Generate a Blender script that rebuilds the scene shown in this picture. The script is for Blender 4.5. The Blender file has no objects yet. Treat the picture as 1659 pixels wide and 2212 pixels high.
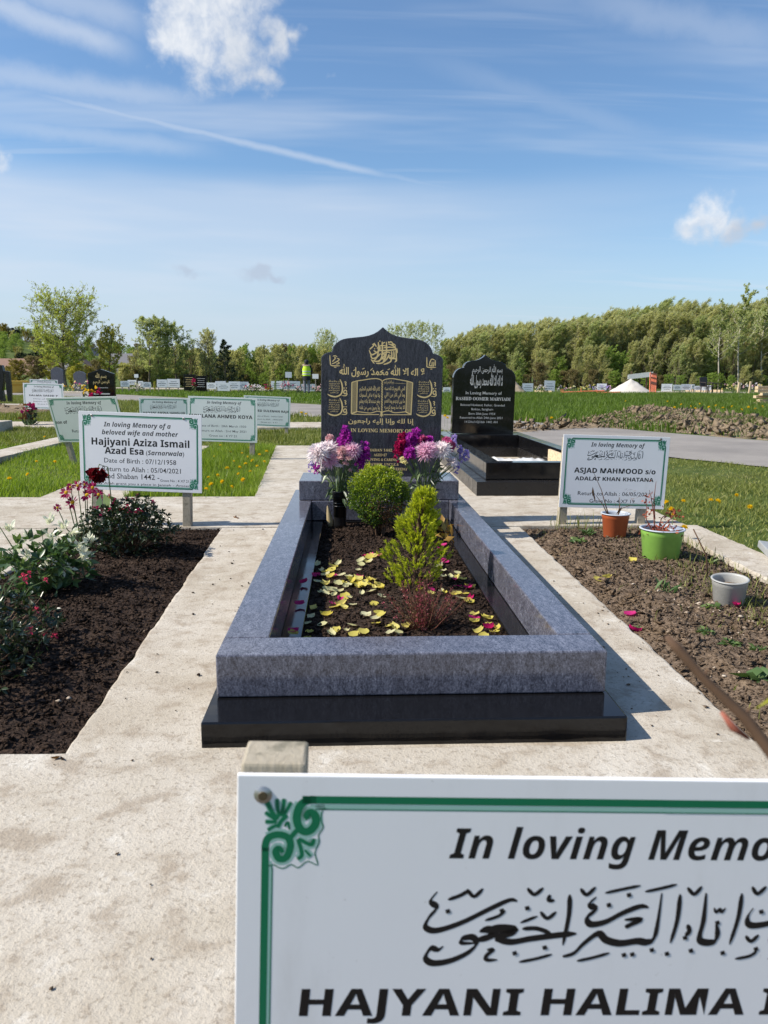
import bpy, bmesh, math, random
import numpy as np
from mathutils import Vector, Matrix, Quaternion, noise as mnoise

random.seed(7); RNG = np.random.default_rng(7)
SC = bpy.context.scene
COL = SC.collection
R = math.radians
PI = math.pi

# ------------------------------------------------------------------ camera
# measured on the photograph at 1659 x 2212: focal length 1663 px, horizon at 815 px
F, CX, CY, EYE = 1663.0, 829.5, 1106.0, 0.85
PITCH, YAW, ROLL = math.atan(291 / 1663.0), R(2.55), R(0.25)
cam_d = bpy.data.cameras.new('camera'); cam = bpy.data.objects.new('camera', cam_d); COL.objects.link(cam)
cam_d.sensor_fit = 'VERTICAL'; cam_d.sensor_height = 36.0; cam_d.lens = 36.0 * F / 2212.0
cam_d.clip_start = 0.05; cam_d.clip_end = 6000
cam.location = (0, 0, EYE)
cam.rotation_euler = (Matrix.Rotation(-YAW, 4, 'Z') @ Matrix.Rotation(PI / 2 - PITCH, 4, 'X') @ Matrix.Rotation(ROLL, 4, 'Z')).to_euler()
cam_d.dof.use_dof = True; cam_d.dof.focus_distance = 4.0; cam_d.dof.aperture_fstop = cam_d.lens / 2.3
SC.camera = cam
_fw = Vector((math.sin(YAW) * math.cos(PITCH), math.cos(YAW) * math.cos(PITCH), -math.sin(PITCH)))
_rt = Vector((math.cos(YAW), -math.sin(YAW), 0)); _up = _rt.cross(_fw)
EYEV = Vector((0, 0, EYE))
def ray(x, y): return _rt * ((x - CX) / F) - _up * ((y - CY) / F) + _fw
def gnd(x, y, z=0.0):                      # survey: where a sight line meets height z
    d = ray(x, y); return EYEV + d * ((z - EYE) / d.z)
def aty(x, y, Y):                          # survey: where a sight line meets distance Y
    d = ray(x, y); return EYEV + d * (Y / d.y)

# ------------------------------------------------------------------ light
SUN_AZ = Vector((-0.990, -0.140)); SUN_EL = R(42.0)
SUN_DIR = Vector((SUN_AZ.x * math.cos(SUN_EL), SUN_AZ.y * math.cos(SUN_EL), math.sin(SUN_EL)))
sun_d = bpy.data.lights.new('sun', 'SUN'); sun = bpy.data.objects.new('sun', sun_d); COL.objects.link(sun)
sun_d.energy = 5.0; sun_d.angle = R(0.53); sun_d.color = (1.0, 0.93, 0.83)
sun.rotation_euler = SUN_DIR.to_track_quat('Z', 'Y').to_euler()
SC.view_settings.view_transform = 'Standard'; SC.view_settings.look = 'None'
SC.view_settings.exposure = 0.46; SC.view_settings.gamma = 1.0; SC.view_settings.use_curve_mapping = False

class NT:
    """short-hand for node trees"""
    def __init__(s, tree): s.t = tree; s.n = tree.nodes; s.l = tree.links
    def node(s, typ, ins=None, **props):
        nd = s.n.new(typ)
        for k, v in props.items(): setattr(nd, k, v)
        for k, v in (ins or {}).items(): s.put(nd.inputs[k], v)
        return nd
    def put(s, sock, v):
        if hasattr(v, 'is_linked') or hasattr(v, 'links'): s.l.new(v, sock)
        else: sock.default_value = v
    def m(s, op, a, b=0.0, c=0.0, clamp=False):
        nd = s.node('ShaderNodeMath', operation=op, use_clamp=clamp)
        s.put(nd.inputs[0], a); s.put(nd.inputs[1], b); s.put(nd.inputs[2], c); return nd.outputs[0]
    def vm(s, op, a, b=(0, 0, 0)):
        nd = s.node('ShaderNodeVectorMath', operation=op); s.put(nd.inputs[0], a)
        if op == 'SCALE': s.put(nd.inputs['Scale'], b)
        else: s.put(nd.inputs[1], b)
        return nd.outputs['Value'] if op in ('DOT_PRODUCT', 'LENGTH', 'DISTANCE') else nd.outputs[0]
    def ss(s, v, lo, hi, a=0.0, b=1.0):
        nd = s.node('ShaderNodeMapRange', interpolation_type='SMOOTHSTEP')
        for k, q in (('Value', v), ('From Min', lo), ('From Max', hi), ('To Min', a), ('To Max', b)): s.put(nd.inputs[k], q)
        return nd.outputs[0]
    def mix(s, f, a, b, blend='MIX'):
        nd = s.node('ShaderNodeMix', data_type='RGBA', blend_type=blend)
        s.put(nd.inputs[0], f); s.put(nd.inputs[6], a); s.put(nd.inputs[7], b); return nd.outputs[2]
    def noise(s, vec, scale, detail=4, rough=0.55, dist=0.0, out=0):
        nd = s.node('ShaderNodeTexNoise', {'Scale': scale, 'Detail': detail, 'Roughness': rough, 'Distortion': dist})
        if vec is not None: s.l.new(vec, nd.inputs['Vector'])
        return nd.outputs[out]
    def ramp(s, f, stops):
        nd = s.node('ShaderNodeValToRGB'); s.put(nd.inputs[0], f); el = nd.color_ramp.elements
        while len(el) < len(stops): el.new(0.5)
        for e, (p, c) in zip(el, stops): e.position = p; e.color = c4(c)
        return nd.outputs[0]
    def mapping(s, vec, scale=(1, 1, 1), rot=(0, 0, 0), loc=(0, 0, 0)):
        nd = s.node('ShaderNodeMapping', {'Scale': scale, 'Rotation': rot, 'Location': loc}); s.l.new(vec, nd.inputs[0]); return nd.outputs[0]
def c4(c): return tuple(c) + (1.0,) if len(c) == 3 else tuple(c)
def lin(r, g, b):                           # sRGB 0-255 to linear
    f = lambda v: v / 12.92 if v <= 0.04045 else ((v + 0.055) / 1.055) ** 2.4
    return (f(r / 255), f(g / 255), f(b / 255))

# ------------------------------------------------------------------ sky
world = bpy.data.worlds.new('World'); SC.world = world; world.use_nodes = True
W = NT(world.node_tree); W.n.clear()
SKY = 0.105
sky = W.node('ShaderNodeTexSky', sky_type='NISHITA', sun_disc=False)
sky.sun_elevation = SUN_EL; sky.sun_rotation = math.atan2(SUN_AZ.x, SUN_AZ.y)
sky.altitude = 100; sky.air_density = 1.15; sky.dust_density = 0.55; sky.ozone_density = 2.2
D = W.node('ShaderNodeTexCoord').outputs['Generated']
sep = W.node('ShaderNodeSeparateXYZ'); W.l.new(D, sep.inputs[0]); DZ = sep.outputs[2]
def skydir(x, y): return ray(x, y).normalized()
dome = W.m('MAXIMUM', W.m('ADD', DZ, 0.10), 0.03)
flat = W.node('ShaderNodeVectorMath', operation='DIVIDE'); W.l.new(D, flat.inputs[0])
cmb = W.node('ShaderNodeCombineXYZ'); [W.l.new(dome, cmb.inputs[i]) for i in range(3)]
W.l.new(cmb.outputs[0], flat.inputs[1]); PL = flat.outputs[0]            # cloud-layer plane
wn = W.noise(D, 9.0, 4, 0.6, out=1)
warp = W.vm('ADD', D, W.vm('SCALE', W.vm('SUBTRACT', wn, (0.5, 0.5, 0.5)), 0.085))
fine = W.noise(D, 26.0, 4, 0.62)
# thin high cloud: long streaks over the whole sky, denser low down
st = W.noise(W.mapping(PL, (0.35, 1.5, 1.0), (0, 0, R(28))), 1.5, 4, 0.62, 0.0)
st2 = W.noise(W.mapping(PL, (0.22, 2.6, 1.0), (0, 0, R(24))), 2.2, 4, 0.6, 0.0)
cir = W.m('MULTIPLY', W.ss(st, 0.42, 0.78), 0.48)
cir = W.m('MAXIMUM', cir, W.m('MULTIPLY', W.ss(st2, 0.50, 0.80), 0.34))
# broad veil below about twelve degrees with a ragged upper edge
azn = W.noise(W.mapping(D, (1.3, 1.3, 6.0)), 1.6, 3, 0.55)
edge = W.m('ADD', 0.232, W.m('MULTIPLY', W.m('SUBTRACT', azn, 0.5), 0.035))
sx = sep.outputs[0]
veil = W.ss(W.m('SUBTRACT', edge, DZ), -0.012, 0.03)
veil = W.m('MULTIPLY', veil, W.m('ADD', 0.50, W.m('MULTIPLY', W.ss(W.noise(W.mapping(D, (1.0, 1.0, 9.0)), 2.6, 3, 0.55), 0.3, 0.7), 0.34)))
veil = W.m('MULTIPLY', veil, W.m('MULTIPLY', W.ss(sx, -0.12, 0.42, 1.0, 0.22), W.ss(DZ, 0.02, 0.17, 0.45, 1.0)))
haze_f = W.m('MULTIPLY', W.ss(DZ, 0.17, -0.01), 0.80)
high = W.m('MAXIMUM', cir, veil)
def contrail(p, q, w, amt, fade):
    global high
    a, b = skydir(*p), skydir(*q); n = a.cross(b).normalized(); e = (b - a).normalized()
    d = W.m('ABSOLUTE', W.m('ADD', W.vm('DOT_PRODUCT', D, tuple(n)), W.m('MULTIPLY', W.m('SUBTRACT', fine, 0.5), w * 0.9)))
    t = W.m('DIVIDE', W.m('SUBTRACT', W.vm('DOT_PRODUCT', D, tuple(e)), a.dot(e)), (b - a).dot(e))
    ln = W.m('MULTIPLY', W.ss(d, w, 0.0), W.m('MULTIPLY', W.ss(t, -fade, fade), W.ss(t, 1.0 + 0.05, 1.0 - fade)))
    high = W.m('MAXIMUM', high, W.m('MULTIPLY', ln, amt))
contrail((100, 212), (850, 384), 0.0062, 0.44, 0.15)
contrail((800, 374), (1200, 452), 0.0055, 0.22, 0.25)
contrail((-200, 135), (520, 238), 0.020, 0.40, 0.35)
contrail((-100, 262), (480, 330), 0.016, 0.30, 0.30)
contrail((960, 140), (1500, 330), 0.018, 0.13, 0.35)
contrail((-150, -30), (300, 118), 0.020, 0.55, 0.25)
contrail((-60, -60), (330, 60), 0.026, 0.40, 0.25)
contrail((1250, -10), (1750, 110), 0.030, 0.25, 0.3)
# small cumulus
blobs = [(395, 25, 70), (362, 70, 40), (440, 60, 88), (500, 95, 66), (535, 155, 40), (590, 95, 34), (480, 5, 90), (625, 92, 22),
         (1528, 465, 36), (1495, 492, 30), (1570, 482, 34), (1615, 482, 28), (1660, 478, 26), (0, 335, 20), (708, 160, 12), (2300, 350, 90), (-700, 200, 110)]
cum = None; low = None; flatw = W.vm('MULTIPLY', warp, (1, 1, 3.0))
for x, y, r in blobs:
    v = W.m('MULTIPLY_ADD', W.vm('DISTANCE', warp, tuple(skydir(x, y))), -F / (r * 1.02), 1.0)
    cum = v if cum is None else W.m('MAXIMUM', cum, v)
for x, y, r in [(560, 594, 34), (598, 600, 24), (405, 590, 30), (430, 600, 22)]:
    d = skydir(x, y); v = W.m('MULTIPLY_ADD', W.vm('DISTANCE', flatw, (d.x, d.y, d.z * 3.0)), -F / (r * 1.4), 1.0)
    low = v if low is None else W.m('MAXIMUM', low, v)
fin2 = W.noise(warp, 60.0, 3, 0.6)
cden = W.m('ADD', cum, W.m('ADD', W.m('MULTIPLY', W.m('SUBTRACT', fine, 0.5), 1.8), W.m('MULTIPLY', W.m('SUBTRACT', fin2, 0.5), 0.5)))
cmask = W.m('MULTIPLY', W.ss(cden, -0.22, 0.95), 0.95)
lmask = W.m('MULTIPLY', W.ss(W.m('ADD', low, W.m('MULTIPLY', W.m('SUBTRACT', fine, 0.5), 1.2)), 0.0, 0.8), 0.6)
def grey_of(x, y, r):      # shaded side of a puff, away from the sun
    d = skydir(x, y); s = skydir(x + 60, y + 75) - d; s.normalize()
    return W.m('MULTIPLY', W.ss(W.vm('DOT_PRODUCT', W.vm('SUBTRACT', warp, tuple(d)), tuple(s)), -0.35 * r / F, 0.65 * r / F), W.ss(W.vm('DISTANCE', D, tuple(d)), 2.6 * r / F, 1.6 * r / F))
shade = W.m('MAXIMUM', grey_of(1545, 475, 60), W.m('MULTIPLY', grey_of(470, 80, 120), 0.55))
body = W.mix(W.ss(fin2, 0.3, 0.7), (5.0, 5.4, 6.0, 1), (6.1, 6.3, 6.6, 1)); body = W.mix(W.m('MULTIPLY', shade, 0.8), body, (3.4, 3.8, 4.5, 1))
skyc = W.mix(1.0, sky.outputs[0], (0.76, 0.91, 1.05, 1), 'MULTIPLY')
c0 = W.mix(haze_f, skyc, (3.5, 4.3, 5.4, 1))
c1 = W.mix(high, c0, (4.9, 5.4, 6.2, 1))
c2 = W.mix(lmask, c1, (3.3, 3.8, 4.7, 1))
c3 = W.mix(cmask, c2, body)
bg = W.node('ShaderNodeBackground', {'Strength': SKY}); W.l.new(c3, bg.inputs[0])
world.cycles.sampling_method = 'MANUAL'; world.cycles.sample_map_resolution = 256
wo = W.node('ShaderNodeOutputWorld'); W.l.new(bg.outputs[0], wo.inputs[0])

# ------------------------------------------------------------------ mesh helpers
class MB:
    """collects geometry for one mesh object"""
    def __init__(s): s.v = []; s.f = []; s.mi = []; s.r = []; s.cur = 0
    def add(s, vs, fs, mi=None, r=None):
        o = len(s.v); s.v += [tuple(p) for p in vs]; s.f += [tuple(i + o for i in f) for f in fs]
        s.mi += [s.cur if mi is None else mi] * len(fs)
        s.r += [random.random() if r is None else r] * len(vs)
    def box(s, x0, x1, y0, y1, z0, z1, M=None, mi=None):
        vs = [Vector((x, y, z)) for x in (x0, x1) for y in (y0, y1) for z in (z0, z1)]
        if M is not None: vs = [M @ p for p in vs]
        s.add(vs, [(0, 1, 3, 2), (4, 6, 7, 5), (0, 4, 5, 1), (2, 3, 7, 6), (0, 2, 6, 4), (1, 5, 7, 3)], mi)
    def tube(s, pts, rad, n=6, mi=None, cap=True, r=None):
        pts = [Vector(p) for p in pts]; vs = []; prev = None
        for i, p in enumerate(pts):
            t = (pts[min(i + 1, len(pts) - 1)] - pts[max(i - 1, 0)])
            t = t.normalized() if t.length > 1e-9 else Vector((0, 0, 1))
            a = t.orthogonal().normalized() if prev is None else (prev - t * prev.dot(t))
            a = a.normalized() if a.length > 1e-6 else t.orthogonal().normalized(); prev = a
            b = t.cross(a); q = rad[i] if hasattr(rad, '__len__') else rad
            vs += [p + (a * math.cos(2 * PI * k / n) + b * math.sin(2 * PI * k / n)) * q for k in range(n)]
        fs = [(i * n + k, i * n + (k + 1) % n, (i + 1) * n + (k + 1) % n, (i + 1) * n + k) for i in range(len(pts) - 1) for k in range(n)]
        if cap: fs += [tuple(range(n - 1, -1, -1)), tuple(range((len(pts) - 1) * n, len(pts) * n))]
        s.add(vs, fs, mi, r)
    def lathe(s, prof, n=24, c=(0, 0, 0), mi=None, sq=(1, 1)):
        c = Vector(c); vs = []
        for rr, z in prof: vs += [c + Vector((rr * sq[0] * math.cos(2 * PI * k / n), rr * sq[1] * math.sin(2 * PI * k / n), z)) for k in range(n)]
        s.add(vs, [(i * n + k, i * n + (k + 1) % n, (i + 1) * n + (k + 1) % n, (i + 1) * n + k) for i in range(len(prof) - 1) for k in range(n)], mi)
    def prism(s, poly, y0, y1, M=None, mi=None):       # outline in x,z pushed along y
        n = len(poly); vs = [Vector((x, y0, z)) for x, z in poly] + [Vector((x, y1, z)) for x, z in poly]
        if M is not None: vs = [M @ p for p in vs]
        s.add(vs, [tuple(range(n)), tuple(range(2 * n - 1, n - 1, -1))] + [(i, i + n, (i + 1) % n + n, (i + 1) % n) for i in range(n)], mi)
    def arrays(s, V, Fc, rr, mi=0):                    # bulk numpy geometry
        o = len(s.v); s.v += [tuple(p) for p in V.tolist()]; s.f += [tuple(q) for q in (Fc + o).tolist()]
        s.mi += [mi] * len(Fc); s.r += list(rr)
    def build(s, name, mats, parent=None, smooth=False, bevel=0.0, seg=2):
        me = bpy.data.meshes.new(name); me.from_pydata(s.v, [], s.f)
        if not isinstance(mats, (list, tuple)): mats = [mats]
        for m in mats: me.materials.append(m)
        if len(mats) > 1: me.polygons.foreach_set('material_index', s.mi)
        at = me.attributes.new('rnd', 'FLOAT', 'POINT'); at.data.foreach_set('value', s.r)
        if smooth: me.polygons.foreach_set('use_smooth', [True] * len(me.polygons))
        me.update()
        o = bpy.data.objects.new(name, me); COL.objects.link(o)
        if parent is not None: o.parent = parent
        if bevel:
            b = o.modifiers.new('edge', 'BEVEL'); b.width = bevel; b.segments = seg; b.limit_method = 'ANGLE'; b.angle_limit = R(40)
            b.harden_normals = False
        return o
def tag(o, label=None, cat=None, group=None, kind=None):
    for k, v in (('label', label), ('category', cat), ('group', group), ('kind', kind)):
        if v: o[k] = v
    return o
def empty(name, loc=(0, 0, 0), rot=(0, 0, 0)):
    o = bpy.data.objects.new(name, None); COL.objects.link(o); o.location = loc; o.rotation_euler = rot; o.empty_display_size = 0.05; return o
def copy_tree(o, parent=None):
    c = o.copy(); COL.objects.link(c); c.parent = parent
    for ch in list(o.children): copy_tree(ch, c)
    return c
def fresh_name(o, name): o.name = name; return o

def leaves(pos, dirs, L, Wd, fold=0.25, droop=0.0, seed=0, rnd=None):
    """pointed leaves, five vertices and four triangles each; returns V, F, rnd"""
    rg = np.random.default_rng(seed); pos = np.asarray(pos, float); n = len(pos)
    d = np.asarray(dirs, float); d = d / np.maximum(np.linalg.norm(d, axis=1, keepdims=True), 1e-9)
    a = rg.normal(size=(n, 3)); a[:, 2] += 0.8
    side = np.cross(d, a); side /= np.maximum(np.linalg.norm(side, axis=1, keepdims=True), 1e-9)
    up = np.cross(side, d)
    L = np.broadcast_to(np.asarray(L, float), n)[:, None]; Wd = np.broadcast_to(np.asarray(Wd, float), n)[:, None]
    tip = pos + d * L - np.array([0, 0, 1.0]) * droop * L
    mid = pos + d * L * 0.5 - up * Wd * fold
    V = np.stack([pos, mid + side * Wd * 0.5 + up * Wd * fold, tip, mid - side * Wd * 0.5 + up * Wd * fold, mid], 1).reshape(-1, 3)
    b = (np.arange(n) * 5)[:, None]
    Fc = np.concatenate([b + np.array([[0, 1, 4]]), b + np.array([[1, 2, 4]]), b + np.array([[2, 3, 4]]), b + np.array([[3, 0, 4]])], 0)
    rr = rg.random(n) if rnd is None else np.asarray(rnd)
    return V, Fc, np.repeat(rr, 5)
def bulk(name, parts, mat, parent=None):
    """one mesh from bulk arrays, fast"""
    Vs, Fs, Rs = [], [], []; o = 0
    for V, Fc, rr in parts: Vs.append(V); Fs.append(Fc + o); Rs.append(rr); o += len(V)
    V = np.concatenate(Vs); Fc = np.concatenate(Fs); rr = np.concatenate(Rs)
    me = bpy.data.meshes.new(name); me.vertices.add(len(V)); me.vertices.foreach_set('co', V.astype(np.float32).ravel())
    k = Fc.shape[1]; me.loops.add(len(Fc) * k); me.loops.foreach_set('vertex_index', Fc.astype(np.int32).ravel())
    me.polygons.add(len(Fc)); me.polygons.foreach_set('loop_start', (np.arange(len(Fc)) * k).astype(np.int32))
    at = me.attributes.new('rnd', 'FLOAT', 'POINT'); at.data.foreach_set('value', rr.astype(np.float32))
    me.update(calc_edges=True); me.validate()
    me.materials.append(mat)
    ob = bpy.data.objects.new(name, me); COL.objects.link(ob)
    if parent is not None: ob.parent = parent
    return ob
def inside(px, py, poly):
    c = np.zeros(len(px), bool); n = len(poly)
    for i in range(n):
        x0, y0 = poly[i][:2]; x1, y1 = poly[(i + 1) % n][:2]
        c ^= ((y0 > py) != (y1 > py)) & (px < (x1 - x0) * (py - y0) / (y1 - y0 + 1e-12) + x0)
    return c
def scatter(poly, n, rg):
    xs = [p[0] for p in poly]; ys = [p[1] for p in poly]
    px = rg.uniform(min(xs), max(xs), n); py = rg.uniform(min(ys), max(ys), n); k = inside(px, py, poly); return px[k], py[k]

# ------------------------------------------------------------------ materials
def new_mat(name):
    m = bpy.data.materials.new(name); m.use_nodes = True; t = NT(m.node_tree)
    b = t.n['Principled BSDF']; return m, t, b
def obj_co(t): return t.node('ShaderNodeTexCoord').outputs['Object']
def geo_pos(t): return t.node('ShaderNodeNewGeometry').outputs['Position']
def bump(t, b, h, strength=0.3, dist=0.01):
    n = t.node('ShaderNodeBump', {'Strength': strength, 'Distance': dist}); t.l.new(h, n.inputs['Height']); t.l.new(n.outputs[0], b.inputs['Normal'])
def m_plain(name, col, rough=0.6, var=0.15, scale=30.0, bmp=0.0, spec=0.5, metal=0.0):
    m, t, b = new_mat(name); p = obj_co(t); nz = t.noise(p, scale, 5, 0.6)
    dark = tuple(c * (1 - var) for c in col); lite = tuple(min(1, c * (1 + var)) for c in col)
    t.l.new(t.mix(nz, c4(dark), c4(lite)), b.inputs['Base Color'])
    b.inputs['Roughness'].default_value = rough; b.inputs['Specular IOR Level'].default_value = spec; b.inputs['Metallic'].default_value = metal
    if bmp: bump(t, b, t.noise(p, scale * 3, 6, 0.6), bmp, 0.004)
    return m
def m_leaf(name, stops, trans=0.35, rough=0.5, spec=0.35, tint=(1.25, 1.3, 0.6)):
    m, t, b = new_mat(name)
    at = t.node('ShaderNodeAttribute', attribute_name='rnd').outputs['Fac']
    oi = t.node('ShaderNodeObjectInfo').outputs['Random']
    k = t.m('ADD', t.m('MULTIPLY', at, 0.8), t.m('MULTIPLY', oi, 0.2))
    col = t.ramp(k, stops); t.l.new(col, b.inputs['Base Color'])
    b.inputs['Roughness'].default_value = rough; b.inputs['Specular IOR Level'].default_value = spec
    tr = t.node('ShaderNodeBsdfTranslucent'); t.l.new(t.mix(1.0, col, c4(tint), 'MULTIPLY'), tr.inputs[0])
    mx = t.node('ShaderNodeMixShader', {0: trans}); t.l.new(b.outputs[0], mx.inputs[1]); t.l.new(tr.outputs[0], mx.inputs[2])
    t.l.new(mx.outputs[0], t.n['Material Output'].inputs[0]); return m
def m_concrete():
    m, t, b = new_mat('weathered_concrete'); p = geo_pos(t)
    big = t.noise(p, 2.2, 6, 0.62, 0.4); mid = t.noise(p, 11.0, 7, 0.65, 0.3); sm = t.noise(p, 70.0, 5, 0.7); pit = t.noise(p, 190.0, 3, 0.6)
    base = t.ramp(big, [(0.28, (0.351, 0.303, 0.236)), (0.42, (0.434, 0.385, 0.310)), (0.58, (0.489, 0.443, 0.372)), (0.78, (0.553, 0.516, 0.450))])
    base = t.mix(t.ss(mid, 0.48, 0.66, 0.0, 0.72), base, (0.295, 0.240, 0.179, 1))
    base = t.mix(t.ss(mid, 0.43, 0.30, 0.0, 0.6), base, (0.628, 0.597, 0.533, 1))
    stain = t.noise(t.mapping(p, (1, 1, 1), loc=(5, 2, 0)), 3.7, 7, 0.7, 0.8)
    base = t.mix(t.ss(stain, 0.58, 0.74, 0.0, 0.45), base, (0.249, 0.195, 0.140, 1))
    base = t.mix(t.ss(sm, 0.53, 0.64, 0.0, 0.62), base, (0.249, 0.208, 0.161, 1))
    base = t.mix(t.ss(pit, 0.62, 0.72, 0.0, 0.7), base, (0.202, 0.172, 0.136, 1))
    t.l.new(base, b.inputs['Base Color']); b.inputs['Roughness'].default_value = 0.9; b.inputs['Specular IOR Level'].default_value = 0.25
    h = t.m('ADD', t.m('MULTIPLY', mid, 0.30), t.m('ADD', t.m('MULTIPLY', sm, 0.35), t.m('MULTIPLY', pit, 0.22)))
    bump(t, b, h, 0.6, 0.013); return m
def m_granite_blue(name='blue_grey_granite', k=1.0, mp=(1, 1, 1), spec=0.55):
    m, t, b = new_mat(name); p = t.mapping(obj_co(t), mp)
    sw = t.noise(t.mapping(p, (1, 1, 1)), 7.0, 3, 0.5, out=1)
    q = t.vm('ADD', p, t.vm('SCALE', sw, 0.05))
    str_ = t.noise(t.mapping(q, (230, 95, 120), (R(15), R(25), R(33))), 1.0, 6, 0.66)
    mid_ = t.noise(t.mapping(q, (62, 24, 30), (R(20), R(20), R(38))), 1.0, 5, 0.62, 0.5); spk = t.noise(p, 320.0, 4, 0.7); big = t.noise(p, 3.0, 4, 0.6)
    f = t.m('ADD', t.m('MULTIPLY', mid_, 0.26), t.m('ADD', t.m('MULTIPLY', str_, 0.40), t.m('MULTIPLY', spk, 0.34)))
    s_ = lambda *c: tuple(v * k for v in c)
    col = t.ramp(f, [(0.38, s_(0.022, 0.022, 0.030)), (0.46, s_(0.068, 0.070, 0.092)), (0.54, s_(0.145, 0.150, 0.190)), (0.64, s_(0.29, 0.30, 0.355))])
    col = t.mix(t.ss(big, 0.4, 0.7, 0.0, 0.35), col, c4(s_(0.080, 0.072, 0.084)))
    t.l.new(col, b.inputs['Base Color']); b.inputs['Roughness'].default_value = 0.16; b.inputs['Specular IOR Level'].default_value = spec
    return m
def m_granite_black(name='black_granite', col=(0.006, 0.006, 0.007), rough=0.06, spk=0.03):
    m, t, b = new_mat(name); p = obj_co(t); n = t.noise(p, 420.0, 3, 0.7)
    t.l.new(t.mix(t.ss(n, 0.6, 0.75), c4(col), (spk, spk, spk * 1.1, 1)), b.inputs['Base Color'])
    du = t.noise(p, 9.0, 6, 0.65)
    t.l.new(t.ss(du, 0.35, 0.75, rough, rough + 0.16), b.inputs['Roughness'])
    b.inputs['Specular IOR Level'].default_value = 0.40; return m
def m_soil(name, a, c, d):
    m, t, b = new_mat(name); p = geo_pos(t)
    n1 = t.noise(p, 5.0, 6, 0.65); n2 = t.noise(p, 90.0, 6, 0.7); n3 = t.noise(p, 34.0, 5, 0.7)
    col = t.mix(t.ss(n2, 0.35, 0.7), c4(a), c4(c)); col = t.mix(t.ss(n1, 0.45, 0.7, 0.0, 0.5), col, c4(d))
    t.l.new(col, b.inputs['Base Color']); b.inputs['Roughness'].default_value = 0.95; b.inputs['Specular IOR Level'].default_value = 0.15
    bump(t, b, t.m('ADD', n2, t.m('MULTIPLY', n3, 0.6)), 0.8, 0.010); return m
def m_timber(name, a, c):
    m, t, b = new_mat(name); p = obj_co(t)
    g = t.noise(t.mapping(p, (90, 60, 6)), 1.0, 6, 0.65, 1.2); k = t.noise(p, 38.0, 6, 0.65)
    t.l.new(t.mix(t.ss(k, 0.48, 0.66, 0, 0.65), t.mix(g, c4(a), c4(c)), (0.11, 0.105, 0.07, 1)), b.inputs['Base Color'])
    b.inputs['Roughness'].default_value = 0.85; bump(t, b, g, 0.4, 0.004); return m
M = {}
M['concrete'] = m_concrete()
M['granite'] = m_granite_blue()
M['granite_darkened'] = m_granite_blue('darkened_blue_granite', 0.40, (1.3, 1.0, 0.5), 0.32)  # same stone as the kerb; headstone's dark reflection put into a darkened colour
M['black'] = m_granite_black()
M['black_dull'] = m_granite_black('honed_black_granite', (0.016, 0.015, 0.015), 0.22, 0.05)
M['soil_dark'] = m_soil('peaty_soil', (0.012, 0.008, 0.006), (0.078, 0.050, 0.036), (0.085, 0.058, 0.042))
M['soil_brown'] = m_soil('stony_brown_soil', (0.075, 0.052, 0.036), (0.27, 0.20, 0.14), (0.18, 0.125, 0.075))
M['soil_dry'] = m_soil('dug_earth', (0.12, 0.09, 0.06), (0.36, 0.28, 0.19), (0.25, 0.19, 0.125))
M['wood_old'] = m_timber('weathered_timber', (0.26, 0.22, 0.155), (0.46, 0.41, 0.32))
M['wood_new'] = m_timber('sawn_timber', (0.50, 0.36, 0.21), (0.66, 0.52, 0.34))
M['board'] = m_plain('white_sign_board', (0.84, 0.84, 0.85), 0.38, 0.035, 6.0)
M['board_old'] = m_plain('greyed_sign_board', (0.66, 0.71, 0.68), 0.45, 0.07, 7.0)
for k_ in ('board', 'board_old'):
    t = NT(M[k_].node_tree); b = t.n['Principled BSDF']; src = b.inputs['Base Color'].links[0].from_socket; q = obj_co(t)
    gr = t.m('ADD', t.ss(t.noise(t.mapping(q, (9, 1, 2.5)), 1.0, 6, 0.65), 0.52, 0.80, 0.0, 0.22), t.ss(t.noise(q, 130.0, 3, 0.6), 0.70, 0.78, 0.0, 0.35))
    t.l.new(t.mix(gr, src, (0.36, 0.34, 0.29, 1)), b.inputs['Base Color'])
M['green'] = m_plain('green_print', (0.0, 0.16, 0.07), 0.45, 0.06, 20)
M['mint'] = m_plain('pale_green_print', (0.30, 0.52, 0.45), 0.45, 0.06, 20)
M['ink'] = m_plain('black_print', (0.006, 0.006, 0.008), 0.45, 0.1, 20)
M['ink_soft'] = m_plain('grey_print', (0.07, 0.075, 0.085), 0.5, 0.1, 20)
M['gold'] = m_plain('gilded_lettering', (0.80, 0.60, 0.26), 0.45, 0.12, 90, spec=0.5)
M['silver'] = m_plain('silver_lettering', (0.62, 0.60, 0.55), 0.5, 0.12, 90)
M['steel'] = m_plain('screw_metal', (0.45, 0.44, 0.42), 0.35, 0.2, 200, metal=0.8)
M['rust'] = m_plain('screw_recess', (0.08, 0.06, 0.03), 0.6, 0.3, 300)

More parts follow.
